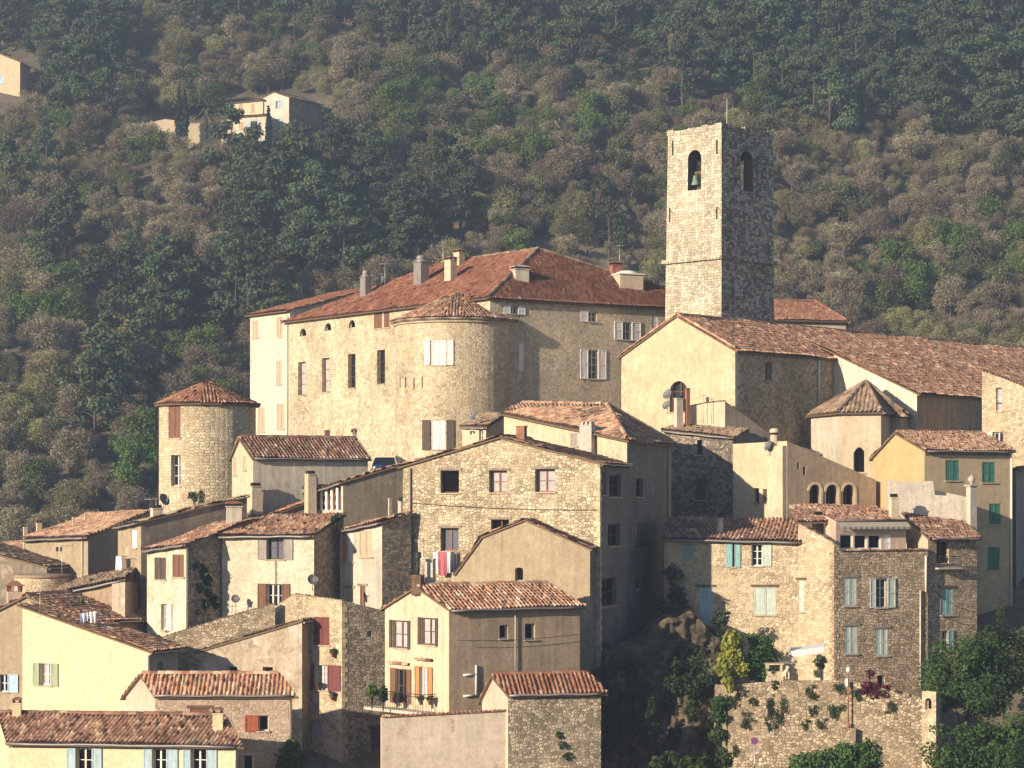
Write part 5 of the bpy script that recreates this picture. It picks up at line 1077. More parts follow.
h.chimney(36, 42, 519, 534, 0, 'pl_warm', 'tile_brick', 'cap'); h.chimney(23, 28, 528, 540, 0, 'pl_warm', 'tile_brick', 'plain', Y=140.5); h.chimney(72, 75, 518, 526, 0, 'pl_warm', 'tile_brick', 'plain'); h.chimney(84, 87, 514, 521, 0, 'pl_warm', 'tile_brick', 'plain'); h.finish()
h = House('house', 'small house with patchy brown roof at the left edge, left of the orange-roofed ochre-grey house', loc(20, 140))
h.shed((-60, 146), (27, 142.5), ('o', 3, 4), 556, 552, ('z', 0.7), M['pl_ochre'], M['pl_shade_grey'], M['tile_orange'], eave='r' if False else 'l', ov=0.3); h.finish()
h = House('lean_to', 'low grey-brown building at the left edge with a lean roof falling to the right', loc(45, 134), 'lean-to')
h.shed((-60, 137), (47, 134.5), ('o', 1.5, 3), 540, 567, ('z', 0.0), M['pl_grey'], M['pl_brown'], M['tile_old'], ov=0.15); h.finish()
h = House('round_wall', 'curved rubble wall with a pale tile coping among the small roofs at the left', loc(40, 131), 'wall')
cyl_wall(h, V((gx(44, 133), 133)), 1.75, -17, gz(577, 131.2), M['rub_cream'], []); g = G(); c = V((gx(44, 133), 133, gz(577, 131.2))); g.lathe(c, [(0.0, 0.16), (1.6, 0.1), (1.85, 0.02), (1.85, -0.06), (1.7, -0.08)], 40); part('coping', g, [M['tile_old']], h.root)
h = House('lean_to', 'shed roof of cement and red tiles beside the laundry house at the left', loc(60, 131), 'lean-to')
h.shed(('o', 0.2, 2.6), (55, 130.4), (124, 129.2), ('z', 0.55), 594, 579, M['pl_brown'], M['pl_brown'], M['tile_old'], ov=0.25)
h.finish()
h = House('house', 'little patchy wall block under the hanging sheets beside the cement shed roof', loc(120, 128), 'wall')
h.flat((112, 128.4), (125, 127.8), ('o', 0.4, 2), [(112, 584), (125, 582)], [(125, 582), (128, 583)], M['pl_patchy'], M['pl_brown']); h.finish()
h = House('chimney_stack', 'squat brick chimney with a small tiled hood near the left edge', loc(14, 127), 'chimney')
g = G(); c = P(14.5, 600, 128.6); g.cbox(c-V((0, 0, 1.2)), 0.85, 0.75, 1.7, 0.3); part('shaft', g, [M['pl_pink']], h.root); g = G()
for a in (-1, 1):
    for b in (-1, 1): g.cbox(c+V((a*0.32, b*0.25, 0.5)), 0.16, 0.16, 0.32, 0.3)
g.cbox(c+V((0, 0, 0.82)), 1.1, 0.95, 0.06, 0.3); g.cbox(c+V((0, 0, 0.88)), 1.0, 0.9, 0.25, 0.3, taper=0.25); part('hood', g, [M['tile_brick']], h.root)
# retaining wall with the terrace above it
h = House('terrace_wall', 'high rough rubble retaining wall with tufts of plants growing out of it, bottom right', loc(830, 117), 'wall')
h.flat(('o', -0.4, 14.0), (728, 117.6), (942, 115.4), [(700, 685), (728, 685)], [(728, 685), (780, 680.5), (830, 680), (872, 684), (890, 691), (922, 700), (942, 705)], M['rub_terrace'], M['rub_terrace'], deck=M['concrete'], drop=0.2); h.finish()
h = House('gate_pier', 'white-edged pier with small dark niche at the right end of the retaining wall', loc(931, 115), 'pier')
h.flat((922, 115.4), (936, 114.6), (940, 115.4), [(922, 691), (936, 692)], [(936, 692), (940, 692)], M['rub_cream'], M['rub_grey']); h.win('l', 925, 698, 931.5, 710, arch=True, glass='room', mull=1, rails=0, sill=False, fr='stone_trim'); h.finish()
# ------------------------------------------------------------------ light, camera
def smooth(a, b, x):
    t = min(1, max(0, (x-a)/(b-a))); return t*t*(3-2*t)
def hill(x, y):
    return -8+0.56*(y-235)+5.0*mnoise.noise(V((x*0.012, y*0.012, 3.1)))*smooth(235, 300, y)+2.2*mnoise.noise(V((x*0.04, y*0.04, 7.7)))*smooth(235, 270, y)+3.0*math.sin(x*0.028+1.0)*smooth(240, 330, y)
def ground(x, y):
    if y < 108: return max(-26.0, -3-0.33*y)+1.5*smooth(60, 108, y)
    pl = -2.5-5.5*smooth(-8, -34, x)
    lo = -24.5+(pl+24.5)*smooth(100, 152, y)
    if y < 185: return lo
    b = pl+(-10-pl)*smooth(185, 230, y)
    return b if y < 228 else max(b if y < 240 else -1e9, hill(x, y)) if y < 240 else hill(x, y)
xs = [-430+i*6.0 for i in range(144)]; ys = [-40+i*4.0 for i in range(170)]
me = bpy.data.meshes.new('terrain'); nx, ny = len(xs), len(ys)
me.from_pydata([(x, y, ground(x, y)) for y in ys for x in xs], [], [(j*nx+i, j*nx+i+1, (j+1)*nx+i+1, (j+1)*nx+i) for j in range(ny-1) for i in range(nx-1)])
for p in me.polygons: p.use_smooth = True
s = NT('hill_soil', 0.95, 0.1); n = s.noise(s.pos(), 0.12, 8, 0.7); n2 = s.noise(s.pos(), 1.2, 4)
s.col(s.mix(1.0, s.ramp(n, [(0.35, (0.10, 0.09, 0.055)), (0.5, (0.15, 0.125, 0.09)), (0.68, (0.22, 0.18, 0.13))]), s.mapr(n2, 0.3, 0.7, 0.7, 1.25), 'MULTIPLY')); me.materials.append(s.m)
tag(link('terrain', me), kind='structure')
AZ, EL = math.radians(42), math.radians(16.5)
sd_ = V((-math.cos(AZ)*math.cos(EL), -math.sin(AZ)*math.cos(EL), math.sin(EL)))
sun = bpy.data.lights.new('sun', 'SUN'); sun.energy = 5.0; sun.angle = math.radians(0.53); sun.color = (1.0, 0.83, 0.62)
so = bpy.data.objects.new('sun', sun); COL.objects.link(so); so.rotation_euler = sd_.to_track_quat('Z', 'Y').to_euler(); so.location = (-60, -40, 60)
w = bpy.data.worlds.new('World'); SC.world = w; w.use_nodes = True; nt = w.node_tree
sky = nt.nodes.new('ShaderNodeTexSky'); sky.sky_type = 'NISHITA'; sky.sun_disc = False; sky.sun_elevation = EL; sky.sun_rotation = math.atan2(sd_.x, sd_.y); sky.altitude = 400; sky.air_density = 1.0; sky.dust_density = 0.6; sky.ozone_density = 2.0
nt.links.new(sky.outputs[0], nt.nodes['Background'].inputs[0]); nt.nodes['Background'].inputs[1].default_value = 0.075
cam = bpy.data.cameras.new('camera'); co = bpy.data.objects.new('camera', cam); COL.objects.link(co); co.location = (0, 0, 0); co.rotation_euler = (math.pi/2, 0, 0)
cam.sensor_width = 36; cam.lens = F/1024*36; cam.shift_y = (H-384)/1024; cam.clip_start = 0.5; cam.clip_end = 3000; SC.camera = co
SC.view_settings.view_transform = 'Standard'; SC.view_settings.look = 'None'; SC.view_settings.gamma = 1.0; SC.view_settings.exposure = 0.88; SC.view_settings.use_curve_mapping = False
# ------------------------------------------------------------------ foliage
def cloud(lobes, n, size, seed, shell=0.55, up=0.25, asp=0.6, jit=0.35):
    """n leaf-clump faces spread through ellipsoid lobes (x,y,z,rx,ry,rz); returns verts, faces"""
    rg = np.random.RandomState(seed); L = np.array(lobes, float); vol = L[:, 3]*L[:, 4]*L[:, 5]; wgt = vol**0.75/np.sum(vol**0.75)
    k = rg.choice(len(L), n, p=wgt); d = rg.normal(size=(n, 3)); d /= np.linalg.norm(d, axis=1)[:, None]
    r = shell+(1-shell)*rg.rand(n)**0.6; r *= 1+rg.normal(0, 0.1, n)
    c = L[k, :3]+d*L[k, 3:]*r[:, None]
    nn = d+rg.normal(0, 0.7, (n, 3)); nn[:, 2] += up; nn /= np.linalg.norm(nn, axis=1)[:, None]
    t = np.cross(nn, rg.normal(size=(n, 3))); t /= np.linalg.norm(t, axis=1)[:, None]; b = np.cross(nn, t)
    s = size*(1-jit+2*jit*rg.rand(n))[:, None]; a = asp*s
    bend = nn*s*0.25
    v = np.stack([c-t*s, c-b*a+bend, c+t*s, c+b*a-bend], 1).reshape(-1, 3)
    f = np.arange(4*n).reshape(-1, 4)
    return v, f
def sticks(segs, seed=0):
    g = G()
    for (a, b, r0, r1) in segs: g.tube([a, b], r0, 4, 0, r1, smooth=False)
    return g
def np_mesh(name, v, f, mat):
    me = bpy.data.meshes.new(name); me.from_pydata(v.tolist() if hasattr(v, 'tolist') else v, [], f.tolist() if hasattr(f, 'tolist') else f); me.materials.append(mat); return me
def join_mesh(name, parts):
    """parts: list of (verts, faces, mat) -> one mesh with several materials"""
    vs, fs, mi, mats = [], [], [], []
    for v, f, m in parts:
        b = len(vs); vs += [tuple(k) for k in v]; fs += [tuple(int(i)+b for i in q) for q in f]
        if m not in mats: mats.append(m)
        mi += [mats.index(m)]*len(f)
    me = bpy.data.meshes.new(name); me.from_pydata(vs, [], fs); me.polygons.foreach_set('material_index', mi)
    for m in mats: me.materials.append(m)
    return me
def trunk_g(h, r, seed, limbs=5, spread=2.0, lean=0.3, base=0.35):
    rg = random.Random(seed); g = G(); top = V((rg.uniform(-lean, lean), rg.uniform(-lean, lean), h)); mid = top*0.5+V((rg.uniform(-0.2, 0.2), rg.uniform(-0.2, 0.2), 0))
    g.tube([(0, 0, -0.6), mid, top], r, 6, 0, r*0.3, False)
    for k in range(limbs):
        t = base+(0.95-base)*k/max(1, limbs); p = mid*(2*t) if t < 0.5 else mid+(top-mid)*(2*t-1); a = rg.uniform(0, 6.28); l = spread*rg.uniform(0.7, 1.1)*(1.1-t*0.6)
        e = p+V((math.cos(a)*l, math.sin(a)*l, l*rg.uniform(0.3, 0.8))); g.tube([p, (p+e)/2+V((0, 0, 0.1)), e], r*0.4, 5, 0, r*0.1, False)
    return g
def pine_lobes(seed):
    rg = random.Random(seed); h = rg.uniform(8.5, 11.5); L = []
    n = rg.randint(13, 18)
    for k in range(n):
        t = k/(n-1); z = h*(0.28+0.7*t); R = 2.7*(1-0.72*t**1.3)*rg.uniform(0.55, 1.1); a = rg.uniform(0, 6.28)
        rr = rg.uniform(0.8, 1.5)*(1.1-0.45*t); L.append((math.cos(a)*R, math.sin(a)*R, z, rr*1.15, rr*1.15, rr*0.6))
    L.append((0, 0, h*0.97, 0.7, 0.7, 0.9)); return h, L
def broad_lobes(seed, h=6.5, R=2.6):
    rg = random.Random(seed); L = []
    for k in range(11):
        a = rg.uniform(0, 6.28); q = R*math.sqrt(rg.random())*0.75; z = h*rg.uniform(0.38, 0.92); rr = R*rg.uniform(0.32, 0.55)*(1.2-0.4*abs(z/h-0.6)); L.append((math.cos(a)*q, math.sin(a)*q, z, rr, rr, rr*0.85))
    return L
def bare_parts(seed, h, R, mat, dens=520):
    rg = np.random.RandomState(seed); g = trunk_g(h*0.8, 0.08, seed, 9, R*0.9, 0.5, 0.25)
    L = [(x, y, z, a*1.1, b*1.1, c*1.15) for (x, y, z, a, b, c) in broad_lobes(seed+5, h, R)]
    v, f = cloud(L, dens*14, 0.16, seed, 0.0, 0.3, 0.09, 0.6)
    return [([tuple(p) for p in g.v], g.f, M['bark_grey']), (v, f, mat)]
# prototypes of the wood (shared by the one wood object)
kinds = bpy.data.collections.new('wood_kinds')
def proto(nm, parts):
    o = bpy.data.objects.new(nm, join_mesh(nm, parts)); kinds.objects.link(o); return o
PR = {}
for i in range(4): PR['bare%d' % i] = bare_parts(30+i, 5.6+i*0.7, 2.3+0.2*i, M['lf_bare'])
for i in range(3): PR['bud%d' % i] = bare_parts(50+i, 5.2+i*0.6, 2.3+0.2*i, M['lf_bare2'], 640)
for i in range(3):
    v, f = cloud(broad_lobes(70+i, 5.5+i), 2600, 0.165, 70+i, 0.3); g = trunk_g(4.5, 0.14, 70+i); PR['green%d' % i] = [([tuple(p) for p in g.v], g.f, M['bark']), (v, f, (M['lf_green'], M['lf_olive'], M['lf_green'])[i])]
for i in range(2):
    v, f = cloud(broad_lobes(80+i, 5.0+i), 2600, 0.165, 80+i, 0.3); g = trunk_g(4.0, 0.14, 80+i); PR['olive%d' % i] = [([tuple(p) for p in g.v], g.f, M['bark']), (v, f, M['lf_olive'])]
PINE = []
for i in range(5):
    ph, pl_b = pine_lobes(90+i); v, f = cloud(pl_b, 4200, 0.19, 90+i, 0.3, 0.5); g = trunk_g(ph*0.93, 0.2, 90+i, 6, 2.0, 0.3, 0.25); PINE.append((g, v, f)); PR['pine%d' % i] = [([tuple(p) for p in g.v], g.f, M['bark']), (v, f, M['lf_pine'])]
v, f = cloud([(0, 0, 0.7, 1.2, 1.2, 0.8), (0.6, 0.3, 0.5, 0.9, 0.9, 0.6)], 170, 0.3, 9, 0.4); PR['scrub0'] = [(v, f, M['lf_olive'])]
v, f = cloud([(0, 0, 0.8, 1.3, 1.2, 0.9), (-0.6, 0.3, 0.5, 0.9, 0.9, 0.6)], 200, 0.4, 10, 0.1, 0.3, 0.12); PR['scrub1'] = [(v, f, M['lf_bare'])]
names = sorted(PR)
for nm in names: proto(nm, PR[nm])
IDX = {nm: i for i, nm in enumerate(names)}
def zone(px, py):
    """how likely a pine / a green crown is around this point of the slope"""
    e = lambda cx, cy, rx, ry: max(0.0, 1-((px-cx)/rx)**2-((py-cy)/ry)**2)**0.5
    p = 0.0
    for z in ((70, 75, 60, 60, .9), (20, 10, 90, 50, .7), (200, 0, 110, 40, .45), (360, 0, 100, 35, .8), (430, 30, 60, 40, .6), (560, 25, 130, 65, .7), (700, 40, 110, 75, .8), (860, 50, 200, 90, 1), (990, 60, 100, 85, 1), (330, 225, 105, 62, 1), (260, 190, 60, 45, .8), (390, 230, 80, 40, .8), (40, 190, 60, 34, .5), (150, 330, 70, 40, .55), (30, 275, 50, 40, .5), (600, 235, 40, 30, .4), (230, 300, 90, 45, .6), (110, 420, 60, 40, .35), (30, 350, 60, 50, .3)): p = max(p, z[4]*e(*z[:4]))
    q = 0.0
    for z in ((430, 110, 75, 50, .9), (500, 150, 60, 40, .6), (395, 115, 40, 50, .9), (60, 300, 70, 50, .6), (140, 370, 70, 60, .6), (1000, 250, 60, 60, .6), (650, 175, 50, 60, .5), (620, 120, 40, 40, .6), (880, 300, 70, 35, .5), (200, 80, 40, 30, .3), (560, 240, 60, 30, .5), (120, 180, 60, 40, .3), (960, 130, 70, 40, .3), (820, 210, 40, 40, .4)): q = max(q, z[4]*e(*z[:4]))
    return p, q
rw = random.Random(21); pts = []; things = []
def clear(x, y): return False
def hillY(px, py):
    Y = 240.0
    while Y < 520 and ground(gx(px, Y), Y) < gz(py, Y): Y += 0.5
    return Y
YH, YL = hillY(265, 140), hillY(10, 97)
HOUSES = [(gx(274, YH), YH-1, 12.5, 6.5), (gx(182, YH-1), YH-1, 8.5, 3.8), (gx(4, YL), YL-3, 8.5, 8)]
y = 238.0
while y < 436:
    sp = 2.45; half = 0.245*y+4; x = -half
    while x < half:
        X, Y = x+rw.uniform(-1.5, 1.5), y+rw.uniform(-1.5, 1.5); x += sp
        Z = ground(X, Y); px, py = 512+F*X/Y, 500-F*Z/Y
        if (214 < px < 330 and 98 < py < 166) or (138 < px < 236 and 118 < py < 152) or (px < 34 and 58 < py < 118): continue
        if py < -70 or any(((X-a)/c)**2+((Y-b)/(d*(2.4 if Y < b else 1)))**2 < 1 for a, b, c, d in HOUSES): continue
        p, q = zone(px, py-15); r = rw.random()
        bare_r = 0.62 if px > 560 or py > 330 else 0.5
        if r < p*0.36: k = 'pine%d' % rw.randint(0, 4); s_ = rw.uniform(0.75, 1.45)
        elif r < p*0.36+q*0.5+0.035: k = rw.choice(['green0', 'green1', 'green2', 'olive0']); s_ = rw.uniform(0.6, 1.15)
        elif rw.random() < 0.05: k = 'scrub0'; s_ = rw.uniform(0.7, 1.5)
        else:
            k = ('bare%d' % rw.randint(0, 3)) if rw.random() < bare_r else ('bud%d' % rw.randint(0, 2) if rw.random() < 0.75 else 'olive%d' % rw.randint(0, 1)); s_ = rw.choice([rw.uniform(0.3, 0.55), rw.uniform(0.4, 0.75), rw.uniform(0.5, 1.05)])
        if p > 0.25 and k[:4] in ('bare', 'bud0', 'bud1', 'bud2') and rw.random() < p*0.85: k = rw.choice(['scrub1', 'scrub0']); s_ *= 0.8
        pts.append((X, Y, Z, k, s_, rw.uniform(0, 6.28), px, py))
    y += 2.7
# the pines and leafy trees that stand out are trees of their own
vis = lambda t: 5 < t[6] < 1019 and 5 < t[7] < 480 and not (150 < t[6] and t[7] > 300 and t[6] < 250) and not (240 < t[6] < 860 and t[7] > 285) and not (t[6] > 850 and t[7] > 335)
cand = [t for t in pts if t[3][:4] == 'pine' and vis(t)]; cand.sort(key=lambda t: t[1]/t[4]); own_p = cand[:110]
cg = [t for t in pts if t[3][:5] == 'green' and vis(t)]; cg.sort(key=lambda t: t[1]/t[4]); own_g = cg[:60]
own = set(id(t) for t in own_p+own_g)
rest = [t for t in pts if id(t) not in own]
pine_me = []
for i, (g, v, f) in enumerate(PINE):
    tm = bpy.data.meshes.new('trunk'); tm.from_pydata([tuple(p) for p in g.v], [], g.f); tm.materials.append(M['bark']); pine_me.append((tm, np_mesh('crown', v, f, M['lf_pine'])))
green_me = []
for i in range(3):
    a = PR['green%d' % i]; tm = bpy.data.meshes.new('trunk'); tm.from_pydata(a[0][0], [], a[0][1]); tm.materials.append(M['bark']); green_me.append((tm, np_mesh('crown', a[1][0], a[1][1], a[1][2])))
def own_tree(nm, t, mes, label, cat, group):
    o = empty(nm, (t[0], t[1], t[2]), label, cat, group); o.rotation_euler = (0, 0, t[5]); o.scale = (t[4],)*3; link('trunk', mes[0], o); link('crown', mes[1], o)
for t in own_p:
    lab, grp = ('dark green pine high on the slope, above the bare brown wood', 'pines along the top of the slope') if t[7] < 150 else ('dark green pine halfway up the slope, among bare brown trees', 'pines halfway up the slope')
    own_tree('pine_tree', t, pine_me[int(t[3][-1])], lab, 'pine tree', grp)
for t in own_g: own_tree('leafy_tree', t, green_me[int(t[3][-1])], 'fresh green leafy tree among the bare brown trees of the slope', 'tree', 'fresh green trees on the slope')
# everything else reads as one wood
me = bpy.data.meshes.new('woodland'); me.from_pydata([t[:3] for t in rest], [], [])
for nm, ty, vals in (('kind_index', 'INT', [IDX[t[3]] for t in rest]), ('size', 'FLOAT', [t[4] for t in rest]), ('turn', 'FLOAT', [t[5] for t in rest])):
    a = me.attributes.new(nm, ty, 'POINT'); a.data.foreach_set('value', vals)
wo = tag(link('woodland', me), kind='stuff')
wo['label'] = 'bare brown and budding wood covering the slope'
ng = bpy.data.node_groups.new('wood_nodes', 'GeometryNodeTree'); ng.interface.new_socket('Geometry', in_out='INPUT', socket_type='NodeSocketGeometry'); ng.interface.new_socket('Geometry', in_out='OUTPUT', socket_type='NodeSocketGeometry')
gi, go = ng.nodes.new('NodeGroupInput'), ng.nodes.new('NodeGroupOutput'); iop = ng.nodes.new('GeometryNodeInstanceOnPoints'); ci = ng.nodes.new('GeometryNodeCollectionInfo'); ci.inputs['Collection'].default_value = kinds; ci.inputs['Separate Children'].default_value = True; ci.inputs['Reset Children'].default_value = True
def attr(nm, ty):
    n = ng.nodes.new('GeometryNodeInputNamedAttribute'); n.data_type = ty; n.inputs['Name'].default_value = nm; return n.outputs[0]
cx = ng.nodes.new('ShaderNodeCombineXYZ'); ng.links.new(attr('turn', 'FLOAT'), cx.inputs[2])
ng.links.new(gi.outputs[0], iop.inputs['Points']); ng.links.new(ci.outputs[0], iop.inputs['Instance']); iop.inputs['Pick Instance'].default_value = True
ng.links.new(attr('kind_index', 'INT'), iop.inputs['Instance Index']); ng.links.new(cx.outputs[0], iop.inputs['Rotation']); ng.links.new(attr('size', 'FLOAT'), iop.inputs['Scale']); ng.links.new(iop.outputs[0], go.inputs[0])
md = wo.modifiers.new('wood', 'NODES'); md.node_group = ng
# haze
g = G(); g.obox((-425, -34, -29), (850, 0, 0), (0, 590, 0), (0, 0, 240)); hz = NT('haze'); hz.n.remove(hz.b); pv = hz.n.new('ShaderNodeVolumePrincipled'); pv.inputs['Color'].default_value = (0.55, 0.70, 0.98, 1); pv.inputs['Density'].default_value = 0.0006; pv.inputs['Anisotropy'].default_value = 0.2
hz.l.new(pv.outputs[0], hz.n['Material Output'].inputs['Volume'])
ho = link('haze', g.mesh('haze', V((0, 0, 0)), [hz.m])); tag(ho, kind='stuff'); ho['label'] = 'thin blue evening haze'
# ------------------------------------------------------------------ small things of the village
def dish(px, py, Y, rpx, label, az=-0.8, pole=0.6):
    c = P(px, py, Y); r = rpx*Y/F; o = empty('satellite_dish', c-V((0, 0, pole)), label, 'satellite dish', 'satellite dishes on the walls and roofs'); ax = V((math.sin(az)*0.9, -math.cos(az)*0.9, 0.42)).normalized()
    a = ax.cross(V((0, 0, 1))).normalized(); b = a.cross(ax); g = G(); n = 20
    for side in (0, 1):
        rings = []
        for k in range(6):
            q = r*k/5; rings.append([c+(a*math.cos(t)*q+b*math.sin(t)*q)+ax*((k/5)**2*r*0.28-side*0.02) for t in [2*math.pi*j/n for j in range(n)]])
        for k in range(5):
            for j in range(n):
                f = [rings[k][j], rings[k+1][j], rings[k+1][(j+1) % n], rings[k][(j+1) % n]]; f = f if k else f[1:]
                g.poly(f if side else f[::-1], 0, smooth=True)
    part('bowl', g, [M['dish']], o); g = G(); e = c+ax*r*0.95-b*0.0; g.tube([c-b*r*0.8*(1 if b.z > 0 else -1)+ax*r*0.2, e], 0.018, 5); g.tube([e-ax*0.05, e+ax*0.08], 0.04, 6); part('feed_arm', g, [M['metal']], o)
    g = G(); g.tube([c-V((0, 0, pole)), c-ax*0.04], 0.03, 6); part('mast', g, [M['metal']], o)
def antenna(base, hpx, label, bars=5, az=0.3, w=0.8):
    Y = base.y; hh = hpx*Y/F; o = empty('tv_antenna', base, label, 'antenna', 'television antennas on the roofs'); g = G(); g.tube([base-V((0, 0, 0.3)), base+V((0, 0, hh))], 0.022, 5); part('mast', g, [M['metal']], o)
    d = V((math.cos(az), math.sin(az), 0.05)); e = V((-d.y, d.x, 0)); g = G(); t = base+V((0, 0, hh*0.93)); g.tube([t-d*w*0.6, t+d*w*0.6], 0.016, 4)
    for k in range(bars): q = t+d*w*(-0.55+1.1*k/(bars-1)); l = w*(0.42-0.04*k); g.tube([q-e*l, q+e*l], 0.011, 4); g.tube([q-V((0, 0, l*0.3)), q+V((0, 0, l*0.3))], 0.009, 4)
    part('crossbars', g, [M['metal']], o)
dish(381, 281, CH.on(381, 288, 0).y, 5, 'grey satellite dish beside the antenna on the chateau roof')
dish(668, 394.5, 150.2, 5.3, 'upper of the two grey satellite dishes before the church gable window'); dish(667, 405.5, 150.0, 4.8, 'lower of the two grey satellite dishes before the church gable window')
dish(312.5, 580, 125.2, 5.5, 'dark satellite dish at the right end of the white rubble house', 0.4); dish(235.5, 599, 127.2, 4.4, 'small oval satellite dish standing on the rubble garden wall', 0.2, 1.3)
dish(163.5, 500, 133.2, 6.5, 'large dark satellite dish at the foot of the round tower', 1.0); dish(474, 416, 141.5, 4.2, 'dark satellite dish on the hut below the chateau turret', -0.9)
dish(769, 446, 137.6, 5.5, 'satellite dish by the tall round chimney of the arched house', -1.1); dish(303, 486, 137.6, 3.6, 'small satellite dish on the wall of the barrel-tiled grey-white house', -1.0)
antenna(CH.on(385, 289, 0), 27, 'tall antenna on the chateau roof between two zinc chimneys', 5, 0.4); antenna(CH.on(443, 270, 0), 30, 'thin antenna beside the two square chimneys on the chateau roof', 4, -0.5, 0.6); antenna(CH.on(619.5, 272, 1), 28, 'forked antenna on the brick chimney near the white roof lantern', 4, 0.8, 0.5)
antenna(P(423, 575, 118.5), 37, 'antenna above the mottled roof, left of the laundry window', 4, 0.0, 0.7); antenna(P(156, 510, 134), 12, 'pale antenna lying low by the foot of the round tower', 6, 0.1, 1.2); antenna(P(62, 575, 132.6), 31, 'thin white antenna against the ochre-grey house at the far left', 5, 0.1, 1.1); antenna(P(703, 418, 147.4), 24, 'left of two thin antennas on the terrace below the church', 3, 0.3, 0.4); antenna(P(711.5, 418, 147.2), 20, 'right of two thin antennas on the terrace below the church', 3, 0.3, 0.3); antenna(P(40, 612, 122), 20, 'thin antenna standing on the roof edge of the large cream wall', 3, 0.2, 0.3); antenna(P(232, 640, 126.6), 36, 'slender pole antenna in front of the white rubble house', 3, 0.2, 0.5)
# ---- parked car
cb = V((gx(385, 141.8), 141.8, gz(457, 141.8)-1.42)); car = empty('parked_car', cb, 'dark blue car parked above the bare grey wall, only its top showing', 'car'); car.rotation_euler = (0, 0, 0)
g = G()
def carsec(x, hw, z0, z1, roof): return x, hw, z0, z1, roof
prof = [(-1.95, 0.62, 0.45, 0.72), (-1.9, 0.76, 0.3, 0.86), (-1.0, 0.82, 0.24, 0.93), (0.9, 0.82, 0.24, 0.95), (1.8, 0.78, 0.3, 0.9), (1.95, 0.66, 0.45, 0.75)]
cw = lambda x, y, z: cb+V((y, x, z))
for i in range(len(prof)-1):
    a, b = prof[i], prof[i+1]; ra = [(-a[1], a[2]), (a[1], a[2]), (a[1]*1.0, (a[2]+a[3])/2), (a[1]*0.93, a[3]), (-a[1]*0.93, a[3]), (-a[1], (a[2]+a[3])/2)]; rb = [(-b[1], b[2]), (b[1], b[2]), (b[1], (b[2]+b[3])/2), (b[1]*0.93, b[3]), (-b[1]*0.93, b[3]), (-b[1], (b[2]+b[3])/2)]
    for k in range(6): g.poly([cw(a[0], *ra[k]), cw(b[0], *rb[k]), cw(b[0], *rb[(k+1) % 6]), cw(a[0], *ra[(k+1) % 6])], 0, smooth=True)
    if i == 0: g.poly([cw(a[0], *q) for q in ra], 0)
    if i == len(prof)-2: g.poly([cw(b[0], *q) for q in rb][::-1], 0)
sec = [(-1.15, 0.74, 0.93), (-0.6, 0.6, 1.38), (0.75, 0.6, 1.42), (1.55, 0.72, 0.93)]
for i in range(3):
    a, b = sec[i], sec[i+1]
    g.poly([cw(a[0], -a[1], a[2]), cw(b[0], -b[1], b[2]), cw(b[0], b[1], b[2]), cw(a[0], a[1], a[2])][::-1], 0)
for s_ in (-1, 1): g.poly([cw(sec[0][0], s_*sec[0][1], .93), cw(sec[1][0], s_*sec[1][1], 1.38), cw(sec[2][0], s_*sec[2][1], 1.42), cw(sec[3][0], s_*sec[3][1], .93)], 0)
M['car_paint'] = m_plain('dark_blue_car_paint', (0.015, 0.03, 0.075), 0.25, 0.2, 0.05, 0.6); part('body', g, [M['car_paint']], car)
g = G()
for s_, i, j in ((1, 0, 1), (1, 2, 3)):
    a, b = sec[i], sec[j]; m = lambda t, u: cw(a[0]+(b[0]-a[0])*t, (a[1]+(b[1]-a[1])*t)*u, a[2]+(b[2]-a[2])*t)
    q = [m(0.1, -0.86), m(0.1, 0.86), m(0.9, 0.86), m(0.9, -0.86)]; nn = (q[1]-q[0]).cross(q[2]-q[0]).normalized(); nn = nn if nn.z > 0 else -nn; g.poly([k+nn*0.012 for k in q])
for s_ in (-1, 1): g.poly([k+V((s_*0.012, 0, 0)) for k in (cw(-0.95, s_*0.73, 0.99), cw(-0.5, s_*0.625, 1.32), cw(0.68, s_*0.625, 1.34), cw(1.3, s_*0.72, 0.99))])
part('window', g, [M['glass']], car)
for s_ in (-1, 1):
    for x in (-1.2, 1.2):
        g = G(); c = cw(x, s_*0.74, 0.31); g.tube([c-V((0.1, 0, 0)), c+V((0.1, 0, 0))], 0.31, 16); wh = part('wheel', g, [M['iron']], car); g = G(); g.tube([c-V((0.11, 0, 0)), c+V((0.11, 0, 0))], 0.18, 12); part('rim', g, [M['metal']], wh)
    g = G(); g.lathe(cw(-1.93, s_*0.55, 0.72), [(0, -0.07), (0.1, -0.05), (0.1, 0.05), (0, 0.07)], 10); part('headlight', g, [M['white']], car)
g = G(); g.obox((-10.4, 139.2, cb.z-14), (4.4, 0.8, 0), (-1.2, 6.6, 0), (0, 0, 14-0.006)); st = link('street', g.mesh('street', V((0, 0, 0)), [m_plain('asphalt', (0.06, 0.058, 0.055), 0.95)])); tag(st, kind='structure')
